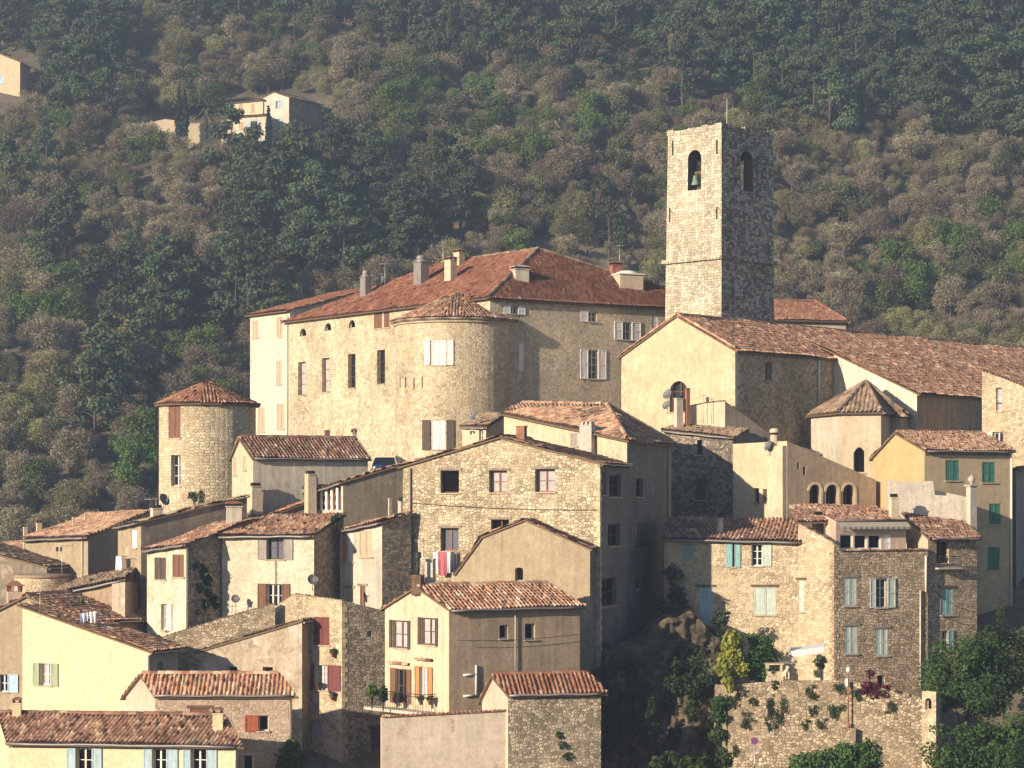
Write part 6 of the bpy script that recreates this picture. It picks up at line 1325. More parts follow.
# ---- laundry
def cloth(a, b, drop, mat, label, fold=3.0, grp='laundry hung out to dry', amp=0.05, cat='laundry', nm='hung_towel'):
    a, b = V(a), V(b); d = b-a; L = d.length; d.normalize(); n = V((d.y, -d.x, 0)); g = G(); nx, nz = 14, 8; ph = rnd.uniform(0, 6)
    p = lambda i, j, k: a+d*(L*i/nx*(1-0.06*j/nz)+0.03*j/nz)+n*(0.03*k+amp*math.sin(fold*6.28*i/nx+ph)*(0.25+j/nz))+V((0, 0, -drop*j/nz-0.04*abs(math.sin(3.1*i/nx))*(j/nz)))
    for k in (0, 1):
        for i in range(nx):
            for j in range(nz):
                q = [p(i, j, k), p(i, j+1, k), p(i+1, j+1, k), p(i+1, j, k)]; g.poly(q if k else q[::-1], 0, smooth=True)
    return solo(nm, g, [mat], label, cat, a, grp)
M['cl_white'] = m_plain('white_cloth', (0.66, 0.64, 0.64), 0.9, var=0.06); M['cl_red'] = m_plain('red_cloth', (0.42, 0.12, 0.15), 0.9, var=0.1); M['cl_dark'] = m_plain('navy_cloth', (0.05, 0.06, 0.12), 0.9, var=0.1); M['cl_blue'] = m_plain('pale_blue_cloth', (0.5, 0.53, 0.66), 0.9, var=0.08)
fB = Face((gx(403, 128.8), 128.8), (gx(600, 124.5), 124.5))
def fbp(px, py, o): s_, z = fB.hit(px, py); return fB.pt(s_, z, o)
g = G(); g.tube([fbp(435, 551.5, 0.36), fbp(459, 551.5, 0.36)], 0.015, 5)
for x in (437, 457): g.tube([fbp(x, 551.5, 0), fbp(x, 551.5, 0.36)], 0.015, 5)
solo('clothes_rail', g, [M['metal']], 'thin clothes rail below the laundry window of the big gabled house', 'clothes rail', fbp(435, 551.5, 0.0))
for (x0, x1, dp, m_, lb) in ((435.5, 440.5, 1.15, 'cl_blue', 'pale towel at the left end of the clothes rail'), (441, 449, 1.35, 'cl_red', 'red towel in the middle of the clothes rail'), (449.5, 453, 1.2, 'cl_white', 'narrow white cloth right of the red towel on the clothes rail'), (453.5, 457, 1.15, 'cl_dark', 'navy cloth at the right end of the clothes rail')): cloth(fbp(x0, 551.7, 0.37), fbp(x1, 551.7, 0.37), dp, M[m_], lb, 1.5)
fE = Face((gx(118, 133.5), 133.5), (gx(141, 131), 131))
def fep(px, py, o): s_, z = fE.hit(px, py); return fE.pt(s_, z, o)
g = G(); g.obox(fep(123, 572, 0), V((fE.d.x, fE.d.y, 0))*1.6, V((fE.n.x, fE.n.y, 0))*0.6, V((0, 0, 0.09)), 0)
for k in range(9): g.tube([fep(123.5+k*1.5, 571, 0.57), fep(123.5+k*1.5, 556, 0.57)], 0.014, 4, 1)
g.tube([fep(123, 556, 0.57), fep(137, 556, 0.57)], 0.02, 5, 1); solo('small_balcony', g, [M['concrete'], M['iron']], 'small balcony with dark railing on the weathered grey laundry house', 'balcony', fep(123, 572, 0))
cloth(fep(128, 588, 0.35), fep(132, 588, 0.35), 1.9, M['cl_blue'], 'long pale blue sheet hanging below the small balcony', 1.5); cloth(fep(132.5, 592, 0.35), fep(136, 592, 0.35), 1.5, M['cl_white'], 'white sheet right of the pale blue sheet below the small balcony', 1.5); cloth(fep(126, 556, 0.62), fep(131, 556, 0.62), 0.95, M['cl_white'], 'white cloth over the railing of the small balcony', 1.5)
cloth(P(80, 614, 124), P(88, 612, 124), 0.5, M['cl_blue'], 'left cloth of the pale washing behind the cream roof edge', 2, amp=0.08); cloth(P(89, 612, 124), P(97, 611, 124), 0.6, M['cl_white'], 'right cloth of the pale washing behind the cream roof edge', 2, amp=0.08)
# ---- plants
def plant(nm, label, cat, lobes, n, size, mat, base, group=None, stem=True, shell=0.4, asp=0.6, seed=None, upn=0.3):
    base = V(base); o = empty(nm, base, label, cat, group); v, f = cloud([(a-base.x, b-base.y, c-base.z, r1, r2, r3) for a, b, c, r1, r2, r3 in lobes], n, size, seed or rnd.randint(0, 9999), shell, upn, asp); link('leaves', np_mesh('leaves', v, f, M[mat]), o)
    if stem:
        g = G(); cz = sum(l[2] for l in lobes)/len(lobes)
        for l in lobes[:6]: g.tube([base-V((0, 0, 0.2)), base+(V(l[:3])-base)*0.5+V((0, 0, 0.05)), V(l[:3])], 0.04+0.012*max(l[3:]), 5, 0, 0.012, False)
        part('stem', g, [M['bark']], o)
    return o
def lob(px, py, Y, rx, ry, d=None):
    k = Y/F; p = P(px, py, Y); return (p.x, p.y, p.z, rx*k, (d or (rx+ry)/2)*k, ry*k)
def cl(x0, y0, x1, y1, Y, n, r, seed, dY=0.6):
    q = random.Random(seed); return [lob(q.uniform(x0+r*0.6, x1-r*0.6), q.uniform(y0+r*0.6, y1-r*0.6), Y+q.uniform(-dY, dY), r*q.uniform(0.6, 1.2), r*q.uniform(0.6, 1.1)) for _ in range(n)]
plant('shrub', 'bright yellow-green shrub on the left end of the retaining wall', 'shrub', cl(716, 632, 748, 680, 118.2, 18, 9, 1)+cl(714, 665, 734, 692, 117.3, 6, 6, 2), 3000, 0.105, 'lf_yellow', P(734, 684, 118.5))
plant('shrub', 'round dark green shrub right of the yellow-green shrub on the retaining wall', 'shrub', cl(745, 632, 777, 682, 118.6, 13, 11, 3), 2800, 0.09, 'lf_hedge', P(760, 683, 118.8))
plant('leafy_tree', 'big glossy dark tree before the narrow rubble house at the lower right', 'tree', cl(922, 642, 1004, 718, 117.5, 40, 16, 5, 1.5)+[lob(1008, 668, 118, 9, 8), lob(962, 655, 117, 20, 14)], 14000, 0.095, 'lf_hedge', P(964, 735, 118), asp=0.5, seed=4, shell=0.45)
plant('hedge', 'ivy-green hedge sloping along the bottom right corner', 'hedge', cl(922, 742, 1030, 775, 110.5, 20, 18, 6, 1)+cl(950, 724, 1030, 750, 111, 14, 14, 7, 1)+[lob(940, 730, 111.5, 12, 8), lob(1015, 722, 111, 14, 10)], 9500, 0.095, 'lf_hedge', P(985, 772, 111), stem=False)
plant('hedge', 'low green hedge at the bottom below the retaining wall', 'hedge', cl(790, 757, 884, 780, 110.5, 26, 10, 8, .8)+cl(825, 744, 882, 770, 110.7, 18, 9, 61, .7)+[lob(800+k*10, 760-k*2, 110.4, 10, 7) for k in range(8)], 8000, 0.085, 'lf_hedge', P(838, 774, 110.5), stem=False)
plant('hedge', 'dark weedy growth in the bottom centre under the cliff', 'undergrowth', cl(640, 752, 735, 776, 112, 16, 8, 18, .6), 1500, 0.15, 'lf_ivy', P(690, 775, 112), stem=False)
plant('bougainvillea', 'deep pink flowering bush against the foot of the brown rubble house', 'flowering bush', cl(858, 680, 892, 699, 116.4, 14, 6, 9, .4)+[lob(870, 674, 117.2, 5, 5)], 1500, 0.075, 'lf_pink', P(876, 704, 117))
plant('climbing_shrub', 'small climber in the corner under the white awning', 'climber', cl(815, 655, 829, 676, 118.2, 6, 4.5, 11, .3), 320, 0.1, 'lf_shrub', P(822, 681, 118.4))
WF = Face((gx(728, 117.6), 117.6), (gx(942, 115.4), 115.4))
def wfp(px, py, o=0.0): s_, z = WF.hit(px, py); return WF.pt(s_, z, o)
for i, (x, y, rx, ry, m_, lb) in enumerate(((747, 719, 6, 8, 'lf_ivy', 'round tuft low on the left of the retaining wall'), (768, 705, 6, 15, 'lf_ivy', 'tall dark tuft, left of the twin tufts on the retaining wall'), (780, 709, 7, 16, 'lf_ivy', 'tall dark tuft, right of the twin tufts on the retaining wall'), (811, 690, 7, 7, 'lf_ivy', 'dark round tuft just under the wall top below the awning'), (837, 712, 9, 8, 'lf_ivy', 'wide dark tuft near the lamp post on the retaining wall'), (806, 724, 5, 5, 'lf_shrub', 'small grey-green tuft at mid height of the retaining wall'), (822, 722, 6, 5, 'lf_shrub', 'grey-green tuft below the small dark one on the retaining wall'), (812, 710, 4, 5, 'lf_ivy', 'small dark tuft in the middle of the retaining wall'), (736, 693, 4, 5, 'lf_ivy', 'small tuft right below the yellow-green shrub'), (753, 700, 5, 4, 'lf_shrub', 'loose pale tuft high on the left of the retaining wall'), (774, 684, 4, 4, 'lf_shrub', 'tuft hanging over the wall top by the white cabinet'), (840, 688, 8, 5, 'lf_shrub', 'spreading tuft on the wall top by the lamp post'), (858, 694, 8, 6, 'lf_ivy', 'dark tuft left of the deep pink flowering bush'), (769, 726, 3, 3, 'lf_shrub', 'tiny tuft under the twin tufts'), (890, 706, 7, 6, 'lf_shrub', 'tuft below the deep pink flowering bush'), (735, 750, 2.5, 5, 'lf_shrub', 'thin tuft near the bottom left of the retaining wall'))):
    k = 116.5/F; q = random.Random(i*7+3); ls = []
    for t in range(7):
        dx, dy = q.uniform(-1, 1), q.uniform(-1, 1.5); c = wfp(x+dx*rx*0.75, y+dy*ry*0.75, 0.05+0.1*q.random()); e_ = 0.28+0.3*q.random(); ls.append((c.x, c.y, c.z, rx*k*e_, 0.12+0.1*q.random(), ry*k*e_*1.1))
    plant('wall_tuft', lb, 'plant', ls, int(90+rx*ry*5), 0.055, m_, wfp(x, y+ry*0.6, 0.02), 'plants growing out of the retaining wall', shell=0.1, asp=0.4)
plant('ivy', 'dark ivy hanging down the left edge of the retaining wall', 'ivy', cl(712, 690, 728, 768, 117.6, 12, 8, 31, .3), 2200, 0.1, 'lf_ivy', P(722, 772, 117.6), stem=False)
plant('ivy', 'dense black-green ivy climbing between the tall shaded house and the teal-shuttered house', 'ivy', cl(644, 600, 696, 665, 130.2, 16, 12, 32, .4)+cl(662, 555, 688, 615, 130.6, 9, 9, 33, .3), 4200, 0.11, 'lf_ivy', P(668, 690, 130), stem=False)
plant('ivy', 'dark ivy spreading over the cliff below the teal-shuttered house', 'ivy', cl(636, 640, 728, 720, 125.6, 30, 13, 34, 1.0), 5200, 0.11, 'lf_ivy', P(684, 720, 125.5), stem=False)
plant('ivy', 'shaggy ivy draped over the top of the cliff under the blue door', 'ivy', cl(682, 612, 728, 662, 127.0, 22, 10, 51, 1.0)+cl(640, 640, 690, 668, 126.4, 14, 9, 52, 0.8)+cl(664, 655, 718, 745, 123.6, 30, 9, 53, 1.2)+cl(600, 690, 660, 750, 122.6, 18, 8, 54, 1.0), 12000, 0.1, 'lf_ivy', P(700, 668, 127), stem=False)
plant('ivy', 'dark bushes at the foot of the tall shaded house above the annex roof', 'undergrowth', cl(594, 660, 645, 715, 124.2, 16, 10, 35, .8), 2800, 0.11, 'lf_ivy', P(620, 730, 124), stem=False)
plant('weed', 'sunlit weeds on the rock right of the annex', 'weed', cl(620, 680, 650, 728, 123.2, 9, 6, 36, .6), 1100, 0.09, 'lf_shrub', P(636, 735, 123.2), stem=False)
fI = Face((gx(188, 126.5), 126.5), (gx(256, 130.6), 130.6))
def fip(px, py, o): s_, z = fI.hit(px, py); return fI.pt(s_, z, o)
def ivyon(f_, spots, label, n, mat='lf_ivy', size=0.12):
    l = []
    for (x, y, r) in spots: s_, z = f_.hit(x, y); c = f_.pt(s_, z, 0.08); k = c.y/F; l.append((c.x, c.y, c.z, r*k, 0.16, r*k))
    s_, z = f_.hit(spots[-1][0], spots[-1][1]+8); plant('ivy', label, 'ivy', l, n, size, mat, f_.pt(s_, z, 0.1), stem=False)
ivyon(fI, [(196, 566, 5), (202, 572, 7), (206, 580, 6), (199, 588, 5), (207, 592, 5), (212, 600, 6), (204, 604, 5), (216, 606, 4), (197, 612, 3)], 'patches of ivy on the side wall of the whitewashed house', 650)
plant('potted_plant', 'bright green bush at the left end of the iron balcony', 'plant', cl(367, 683, 378, 698, 117.6, 6, 5, 41, .2), 380, 0.1, 'lf_green', P(372, 705, 117.6)); plant('potted_plant', 'dark plant beside the bright green bush on the iron balcony', 'plant', cl(377, 687, 388, 703, 117.3, 5, 5, 42, .2), 300, 0.1, 'lf_ivy', P(383, 706, 117.3))
plant('shrub', 'dark pointed shrub at the bottom between the rubble house and the maroon-shuttered house', 'shrub', [lob(292, 757, 117, 13, 16), lob(286, 766, 117, 11, 14), lob(299, 764, 117, 9, 13), lob(291, 744, 117, 6, 8)], 1100, 0.13, 'lf_hedge', P(291, 778, 117))
ivyon(Face((gx(508, 113), 113), (gx(601, 114), 114)), [(562, 745, 4), (558, 735, 3), (566, 756, 4)], 'thin creeper on the rubble front of the annex', 120, 'lf_shrub', 0.1)
plant('bush', 'green bush at the end of the brown roof below the balustraded loggia', 'bush', cl(331, 511, 343, 524, 128.6, 5, 4, 43, .3), 260, 0.11, 'lf_ivy', P(337, 527, 128.6)); plant('bush', 'yellowish bush at the foot of the round tower', 'bush', cl(188, 492, 204, 506, 136.6, 6, 4, 44, .3), 260, 0.11, 'lf_shrub', P(196, 510, 136.6)); plant('bush', 'green bush under the shed roof by the curved rubble wall', 'bush', cl(62, 598, 84, 612, 128, 7, 4, 45, .3), 300, 0.11, 'lf_hedge', P(74, 616, 128)); plant('bush', 'small bush at the end of the rubble garden wall', 'bush', cl(269, 603, 280, 620, 126.9, 4, 4, 46, .2), 200, 0.1, 'lf_hedge', P(274, 624, 126.9))
plant('climbing_shrub', 'dark climber covering the base of the shade-grey house at the right edge', 'climber', cl(978, 628, 1034, 700, 125.5, 34, 14, 47, 1.2)+[lob(1000, 612, 126, 4, 14)], 7000, 0.11, 'lf_ivy', P(1008, 700, 125.5), stem=False)
# flowerpots
def pot(px, py, Y, label, r=0.13, mat='lf_shrub', hp=0.22):
    c = P(px, py, Y); o = empty('flowerpot', c, label, 'flowerpot', 'flowerpots on the houses'); g = G(); g.lathe(c, [(0, 0), (r*0.7, 0), (r, hp), (r*1.1, hp), (r*1.1, hp+0.03), (r*0.8, hp+0.03), (0, hp)], 12); part('pot', g, [M['rust']], o); v, f = cloud([(0, 0, hp+0.12, r*1.7, r*1.7, 0.17)], 90, 0.07, int(px), 0.3); link('plant', np_mesh('plant', v, f, M[mat]), o)
fM = Face((gx(274, 126.5), 126.5), (gx(342, 124), 124))
def fmp(px, py, o=0.18): s_, z = fM.hit(px, py); return fM.pt(s_, z, o)
for (x, y, lb) in ((309.5, 658, 'left of two flowerpots between the maroon-shuttered windows'), (335, 657, 'right of two flowerpots between the maroon-shuttered windows'), (334.5, 700, 'flowerpot under the right maroon shutter'), (320.5, 689.5, 'leafy flowerpot in the open maroon-shuttered window')): c = fmp(x, y); pot(512+F*c.x/c.y, 500-F*c.z/c.y, c.y, lb)
for (x, lb) in ((421, 'flowerpot on the iron balcony in front of the orange shutter'), (430, 'flowerpot at the right end of the iron balcony')): pot(x, 704.8, 116.0, lb)
# ---- dog, cabinet, awning, sign, lamp
dz = wfp(786, 680, 0).z-0.2
def skin(name, verts, edges, radii, mat, parent, sub=2):
    me = bpy.data.meshes.new(name); me.from_pydata(verts, edges, []); o = link(name, me, parent); m = o.modifiers.new('skin', 'SKIN'); sv = me.skin_vertices[0].data
    for i, r in enumerate(radii): sv[i].radius = (r, r) if not hasattr(r, '__len__') else r
    sv[0].use_root = True; m.use_smooth_shade = True; b = o.modifiers.new('sub', 'SUBSURF'); b.levels = sub; b.render_levels = sub; me.materials.append(mat); return o
M['fur'] = m_plain('cream_fur', (0.58, 0.47, 0.33), 0.95, var=0.15)
dog = empty('dog', V((gx(786.3, 117.6), 117.62, wfp(786, 680.6, 0).z+0.012)), 'pale cream dog sitting on the edge of the retaining wall', 'dog'); dog.rotation_euler = (0, 0, math.radians(200)); dog.scale = (1.15,)*3
dv = [(0, -0.16, 0.17), (0, -0.06, 0.27), (0, 0.05, 0.37), (0, 0.10, 0.46), (0, 0.13, 0.54), (0, 0.19, 0.585), (0, 0.30, 0.56),   # pelvis..neck, head, muzzle
      (0.09, 0.09, 0.34), (0.085, 0.11, 0.18), (0.085, 0.11, 0.03), (0.085, 0.16, 0.02), (-0.09, 0.09, 0.34), (-0.085, 0.11, 0.18), (-0.085, 0.11, 0.03), (-0.085, 0.16, 0.02),
      (0.12, -0.13, 0.15), (0.16, 0.0, 0.15), (0.15, -0.12, 0.04), (0.15, 0.04, 0.02), (-0.12, -0.13, 0.15), (-0.16, 0.0, 0.15), (-0.15, -0.12, 0.04), (-0.15, 0.04, 0.02),
      (0, -0.28, 0.06), (0.05, -0.42, 0.03), (0.07, 0.15, 0.62), (0.09, 0.13, 0.55), (-0.07, 0.15, 0.62), (-0.09, 0.13, 0.55)]
de = [(0, 1), (1, 2), (2, 3), (3, 4), (4, 5), (5, 6), (2, 7), (7, 8), (8, 9), (9, 10), (2, 11), (11, 12), (12, 13), (13, 14), (0, 15), (15, 16), (16, 17), (17, 18), (0, 19), (19, 20), (20, 21), (21, 22), (0, 23), (23, 24), (5, 25), (25, 26), (5, 27), (27, 28)]
skin('body', dv, de, [.14, .14, .14, .085, .08, .085, .04, .06, .04, .035, .03, .06, .04, .035, .03, .08, .06, .035, .03, .08, .06, .035, .03, .035, .02, .03, .02, .03, .02], M['fur'], dog)
g = G(); rt = dog.location.copy()
def face_bits():
    for s_ in (-1, 1):
        q = V((s_*0.042, 0.245, 0.612)); me = bpy.data.meshes.new('eye'); bm = bmesh.new(); bmesh.ops.create_uvsphere(bm, u_segments=8, v_segments=6, radius=0.014); [setattr(w, 'co', w.co+q) for w in bm.verts]; bm.to_mesh(me); bm.free(); me.materials.append(M['iron']); link('eye', me, dog)
    me = bpy.data.meshes.new('nose'); bm = bmesh.new(); bmesh.ops.create_uvsphere(bm, u_segments=8, v_segments=6, radius=0.02); [setattr(w, 'co', w.co+V((0, 0.335, 0.57))) for w in bm.verts]; bm.to_mesh(me); bm.free(); me.materials.append(M['iron']); link('nose', me, dog)
face_bits()
c = V((gx(774, 118.2), 118.2, dz)); cab = empty('garden_cabinet', c, 'small white cabinet with a dark square opening, left of the sitting dog', 'cabinet'); hw = 0.42; hh = 1.0
g = G(); g.cbox(c, 0.84, 0.6, 0.58, 0.1); 
for a in (-0.37, 0.37): g.obox(c+V((a-0.06, -0.3+a*0.1, 0.585)), (0.12, 0.012, 0), (-0.05, 0.58, 0), (0, 0, 0.34))
g.cbox(c+V((0, 0, 0.93)), 0.9, 0.66, 0.08, 0.1); part('case', g, [M['pl_warm']], cab); g = G(); g.cbox(c+V((0, 0.05, 0.585)), 0.6, 0.4, 0.335, 0.1); part('opening', g, [M['dark']], cab)  # solid black box paints the shade inside the cabinet opening
g = G(); g.cbox(c+V((0.35, 0.35, 0.98)), 1.5, 0.9, 0.06, 0.1); part('cover', g, [M['zinc']], cab)
a_, b_ = P(789, 651.5, 119.6), P(824, 646.5, 119.6)
aw2 = empty('awning', a_, 'white sloping awning over the terrace below the brown rubble corner house', 'awning'); e = V((0.3, 1.3, 0.12)); n_ = 10; g = G()
for k in range(n_):
    p, q = a_+(b_-a_)*(k/n_), a_+(b_-a_)*((k+1)/n_); m = (p+q)/2-V((0, 0, 0.02)); g.poly([p, q, q+e, p+e]); g.poly([p+e-V((0, 0, .05)), q+e-V((0, 0, .05)), q-V((0, 0, .05)), p-V((0, 0, .05))]); g.poly([p-V((0, 0, 0.3)), m-V((0, 0, 0.34)), q-V((0, 0, 0.3)), q, p])
part('canopy', g, [M['cl_white']], aw2); g = G()
for p in (a_+V((0.05, 0.05, 0)), b_+V((-0.05, 0.05, 0))): g.tube([V((p.x, p.y, dz)), p], 0.035, 6)
part('post', g, [M['white']], aw2)
lp = wfp(848.5, 727, 0.28); top = wfp(848.5, 672, 0.28); o = empty('street_lamp', lp, 'slim rusty lamp post with white lamp head in front of the retaining wall', 'street lamp'); g = G(); g.tube([lp, top], 0.045, 8, 0, 0.03); g.lathe(lp-V((0, 0, 0.05)), [(0, 0), (0.1, 0), (0.08, 0.3), (0.04, 0.34)], 10); part('post', g, [M['rust']], o); g = G(); g.lathe(top, [(0.04, 0), (0.11, 0.05), (0.12, 0.2), (0.06, 0.27), (0, 0.29)], 12); part('lamp_head', g, [M['white']], o); g = G(); b2 = lp+(top-lp)*0.75; g.cbox(b2+V((-0.09, -0.03, 0)), 0.12, 0.12, 0.42); part('junction_box', g, [M['white']], o)
g = G(); g.obox(lp-V((0.35, 0.25, 3)), (0.7, 0, 0), (0, 0.55, 0), (0, 0, 2.98)); part('footing', g, [M['rub_terrace']], o)
sp = P(754.6, 741, 113.6); o = empty('road_sign', sp-V((0, 0, 3.0)), 'round red-rimmed blue road sign on a thin pole at the foot of the retaining wall', 'road sign'); g = G(); g.tube([sp-V((0, -0.03, 3.0)), sp+V((0, 0.03, 0.15))], 0.03, 8); part('pole', g, [M['metal']], o); M['sign_red'] = m_plain('sign_red', (0.40, 0.05, 0.06), 0.5, var=0.05); M['sign_blue'] = m_plain('sign_blue', (0.05, 0.07, 0.22), 0.5, var=0.05)
g = G(); n = 24
for k in range(n):
    a, b = 2*math.pi*k/n, 2*math.pi*(k+1)/n; C = lambda r, t, y: sp+V((math.cos(t)*r, y, math.sin(t)*r))
    g.poly([C(0.15, a, -0.012), C(0.2, a, -0.012), C(0.2, b, -0.012), C(0.15, b, -0.012)][::-1], 0); g.poly([sp+V((0, -0.012, 0)), C(0.15, a, -0.012), C(0.15, b, -0.012)], 1); g.poly([C(0.2, a, -0.012), C(0.2, b, -0.012), C(0.2, b, 0.012), C(0.2, a, 0.012)], 0); g.poly([sp+V((0, 0.012, 0)), C(0.2, b, 0.012), C(0.2, a, 0.012)], 2)
d = V((0.7, 0, -0.7)); u = V((0.7, 0, 0.7)); g.poly([sp+V((0, -0.016, 0))+d*a+u*b for a, b in ((-0.15, -0.018), (0.15, -0.018), (0.15, 0.018), (-0.15, 0.018))], 0); part('disc', g, [M['sign_red'], M['sign_blue'], M['metal']], o)
g = G(); q = P(754.6, 747.5, 113.57); g.obox(q-V((0.16, 0, 0.04)), (0.32, 0, 0), (0, 0.015, 0), (0, 0, 0.1)); part('plate', g, [M['metal']], o)
# ---- rock under the village
def rock(nm, X0, X1, z0, z1, yf, seed, nx=110, nz=110, amp=1.2):
    vs = []; fs = []
    for j in range(nz+1):
        for i in range(nx+1):
            x = X0+(X1-X0)*i/nx; t = j/nz; tp = z1(x); z = z0+(tp-z0)*t; e = min(i, nx-i)/nx
            y = yf(x, z)+amp*(mnoise.noise(V((x*0.45, z*0.4, seed)))+0.6*mnoise.noise(V((x*1.3, z*1.1, seed+3)))+0.45*mnoise.noise(V((x*2.6, z*2.2, seed+5)))+0.3*abs(mnoise.noise(V((x*5, z*4, seed+8)))))+2.2*max(0, 0.12-e)/0.12
            vs.append((x, y, z))
    for j in range(nz):
        for i in range(nx): a = j*(nx+1)+i; fs.append((a, a+1, a+nx+2, a+nx+1))
    b = len(vs)
    for i in range(nx+1): x, y, z = vs[nz*(nx+1)+i]; vs.append((x, y+7, z+0.3)); 
    for i in range(nx): a = nz*(nx+1)+i; fs.append((a, a+1, b+i+1, b+i))
    for i in range(nx+1): x, y, z = vs[b+i]; vs.append((x, y, z0))
    c = b+nx+1
    for i in range(nx): fs.append((b+i, b+i+1, c+i+1, c+i))
    me = bpy.data.meshes.new(nm); me.from_pydata(vs, [], fs); [setattr(p, 'use_smooth', True) for p in me.polygons]
    s = NT(nm+'_stone', 0.95, 0.1); n1 = s.noise(s.pos(), 0.9, 8, 0.7); n2 = s.noise(s.vmath('MULTIPLY', s.pos(), (2, 2, 0.6)), 2.0, 6, 0.7)
    s.bump(n2, 1.0, 0.3); s.col(s.mix(1.0, s.ramp(n1, [(0.35, (0.05, 0.045, 0.03)), (0.5, (0.13, 0.105, 0.075)), (0.68, (0.27, 0.22, 0.16))]), s.mapr(n2, 0.3, 0.7, 0.7, 1.25), 'MULTIPLY')); me.materials.append(s.m)
    tag(link(nm, me), kind='structure')
rock('cliff', 4.2, 12.4, -19, lambda x: -8.3+1.6*smooth(6.5, 9.5, x)-1.0*smooth(10, 12, x)+0.5*mnoise.noise(V((x*0.9, 2, 5))), lambda x, z: 125.0-0.32*(-8-z), 2.0)
# ------------------------------------------------------------------ houses and trees far up the slope
h = House('house', 'pale villa with low brown roofs alone on the wooded slope', P(289, 140, YH-3), zb=gz(140, YH)-6)
h.gable((262, YH+0.5), (289, YH-3), (322, YH+4), 97, (274, 92), M['pl_pale'], M['pl_grey'], M['tile_brown'], pyL=98, corn=0)
for (a, b, c_, d) in ((274, 101, 282, 108), (272, 119, 282, 131)): h.win('l', a+2, b, c_-2, d, sh='open', shc='sh_sky', glass='curtain', rails=1)
w1 = [V((gx(227, YH+3), YH+3)), V((gx(263, YH), YH)), V((gx(266, YH+8), YH+8)), V((gx(229, YH+10), YH+10))]
za_, zb__ = gz(100, YH), gz(100, YH)+1.0
for i in range(4): a, b = w1[i], w1[(i+1) % 4]; h.face('n%d' % i, a, b, [(0, [za_, za_, zb__, zb__][i]), ((b-a).length, [za_, zb__, zb__, za_][i])], M['pl_cream'])
h.roof([t3(w1[0], za_), t3(w1[1], za_), t3(w1[2], zb__), t3(w1[3], zb__)], [0.4, 0.2, 0.2, 0.2], M['tile_brown'])
for x in (239, 251): h.win('n0', x, 104, x+4, 112, sh='closed', shc='sh_beige')
w2 = [V((gx(233, YH-4), YH-4)), V((gx(267, YH-6), YH-6)), V((gx(268, YH), YH)), V((gx(235, YH+2), YH+2))]; za_ = gz(116, YH-5)
for i in range(4): a, b = w2[i], w2[(i+1) % 4]; h.face('m%d' % i, a, b, [(0, [za_, za_, za_+.8, za_+.8][i]), ((b-a).length, [za_, za_+.8, za_+.8, za_][i])], M['pl_white'])
h.roof([t3(w2[0], za_), t3(w2[1], za_), t3(w2[2], za_+.8), t3(w2[3], za_+.8)], [0.4, 0.2, 0.1, 0.2], M['tile_brown']); h.win('m0', 239, 122, 244, 129, sh='closed', shc='sh_beige'); h.win('m0', 251, 121, 257, 128, sh='open', shc='sh_sky', rails=0); h.finish()
h = House('garden_wall', 'sunlit garden wall below the palm on the wooded slope', P(195, 132, YH-3), 'wall', zb=gz(140, YH)-6)
h.flat((146, YH+1), (148, YH-1), (228, YH-2), [(146, 124), (148, 123)], [(148, 123), (165, 119), (180, 121), (182, 125), (205, 123), (228, 120)], M['pl_cream'], M['pl_gold']); h.finish()
h = House('house', 'honey-coloured house among trees at the upper left edge', P(10, 97, YL), zb=gz(97, YL)-6)
h.gable((-40, YL+6), (20, YL), (30, YL+5), 62, (0, 54), M['pl_gold'], M['pl_warm'], M['tile_brown'], corn=0); h.win('l', -2, 76, 3, 84, sh='closed', shc='sh_sky'); h.finish()
def cypress(px, ytop, ybase, Y, wpx, label):
    c = P(px, ybase, Y); hh = (ybase-ytop)*Y/F; r = wpx*Y/F/2; o = empty('cypress_tree', c-V((0, 0, 0.5)), label, 'cypress', 'cypresses by the villa'); L = [(0, 0, 0.5+hh*t, r*w, r*w, hh*0.11) for t, w in ((0.1, .7), (0.22, .9), (0.35, 1), (0.48, .95), (0.6, .82), (0.72, .66), (0.83, .48), (0.93, .28))]
    v, f = cloud(L, 900, 0.26, int(px), 0.5, 0.8, 0.5); link('crown', np_mesh('crown', v, f, M['lf_cypress']), o); g = G(); g.tube([c-V((0, 0, 1)), c+V((0, 0, hh*0.8))], 0.16, 6, 0, 0.03); part('trunk', g, [M['bark']], o)
cypress(179, 89, 141, YH-5, 9, 'left of the two tall cypresses by the garden wall on the slope'); cypress(185, 91, 141, YH-5.5, 8, 'right of the two tall cypresses by the garden wall on the slope'); cypress(268.5, 106, 146, YH-8, 6, 'slim cypress standing before the pale villa')
pc = P(206, 132, YH-3.5); o = empty('palm_tree', pc, 'shaggy palm standing behind the garden wall on the slope', 'palm'); g = G(); ph = 3.6; g.tube([pc-V((0, 0, 1)), pc+V((0.05, 0, ph*0.5)), pc+V((0, 0, ph))], 0.3, 10, 0, 0.24); part('trunk', g, [M['bark']], o); g = G(); rp = random.Random(5)
for k in range(46):
    a = rp.uniform(0, 6.28); el = rp.uniform(-0.3, 1.35); l = rp.uniform(2.0, 2.8); d = V((math.cos(a), math.sin(a), 0)); t = V((-d.y, d.x, 0)); p0 = pc+V((0, 0, ph)); pr = []
    for j in range(6): u = j/5; pr.append(p0+d*l*u*math.cos(el*(1-u*0.5))+V((0, 0, l*(math.sin(el)*u-0.75*u*u))))
    for j in range(5):
        w0, w1_ = 0.34*math.sin(3.0*(j/5)+0.2), 0.34*math.sin(3.0*((j+1)/5)+0.14)
        for s_ in (-1, 1): g.poly([pr[j], pr[j+1], pr[j+1]+t*s_*w1_-V((0, 0, abs(w1_)*0.5)), pr[j]+t*s_*w0-V((0, 0, abs(w0)*0.5))], 0)
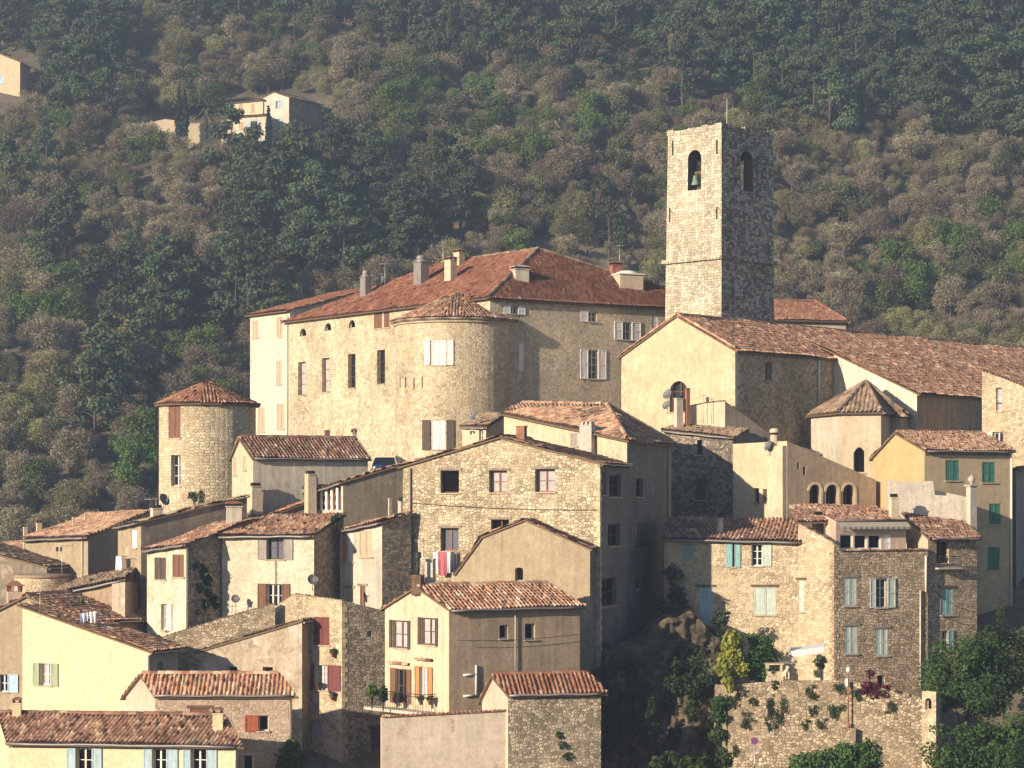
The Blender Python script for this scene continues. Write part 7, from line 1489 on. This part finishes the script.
part('fronds', g, [M['lf_olive']], o)
# pale dead trunks and bare rock on the slope
for i, (px, y0, y1, ln, lb) in enumerate(((166, 232, 262, 0.02, 'reddish bare trunk standing in the wood left of the chateau'), (515, 48, 72, 0.25, 'pale leaning dead trunk high on the slope'), (675, 60, 80, 0.1, 'pale dead trunk on the slope left of the bell tower'), (722, 62, 80, 0.12, 'pale dead trunk on the slope above the bell tower'), (48, 18, 38, 0.3, 'pale leaning dead trunk at the upper left'))):
    Y = hillY(px, y1)-2; a, b = P(px, y1, Y), P(px-ln*12, y0, Y); o = empty('dead_trunk', a-V((0, 0, 1)), lb, 'dead tree', 'dead trunks on the slope'); g = G(); g.tube([a-V((0, 0, 1)), (a+b)/2+V((0.08, 0, 0)), b], 0.14, 6, 0, 0.05); part('trunk', g, [M['bark_grey']], o); g = G()
    for k in range(4): q = a+(b-a)*(0.45+0.15*k); an = k*2.1; g.tube([q, q+V((math.cos(an)*0.7, math.sin(an)*0.7, 0.5))], 0.04, 4, 0, 0.012, False)
    part('branch', g, [M['bark_grey']], o)

# ---- cables slung between the houses
def cable(a, b, sag, label):
    g = G(); n = 12; pts = [a+(b-a)*(i/n)-V((0, 0, sag*4*(i/n)*(1-i/n))) for i in range(n+1)]; g.tube(pts, 0.016, 5); solo('overhead_cable', g, [M['iron']], label, 'cable', a, 'cables slung along the houses')
cable(fmp(306, 690, 0.1), fmp(341, 735, 0.1), 0.15, 'cable drooping across the lower wall of the maroon-shuttered house'); cable(P(928, 585, 128.6), P(976, 612, 130.4), 0.3, 'upper cable on the narrow rubble house beside the big dark tree'); cable(P(930, 606, 128.6), P(976, 625, 130.4), 0.3, 'lower cable on the narrow rubble house beside the big dark tree')
cable(fBp(411, 500), fBp(596, 508), 0.25, 'cable across the front of the big gabled house under its upper windows') if False else cable(fbp(412, 503, 0.06), fbp(598, 510, 0.06), 0.12, 'cable across the front of the big gabled house under its upper windows')
cable(P(186, 560, 126), P(222, 572, 128), 0.2, 'cable along the ivied side wall of the whitewashed house'); cable(P(455, 640, 115.2), P(578, 634, 118.6), 0.15, 'cable along the brown side wall of the balcony house')
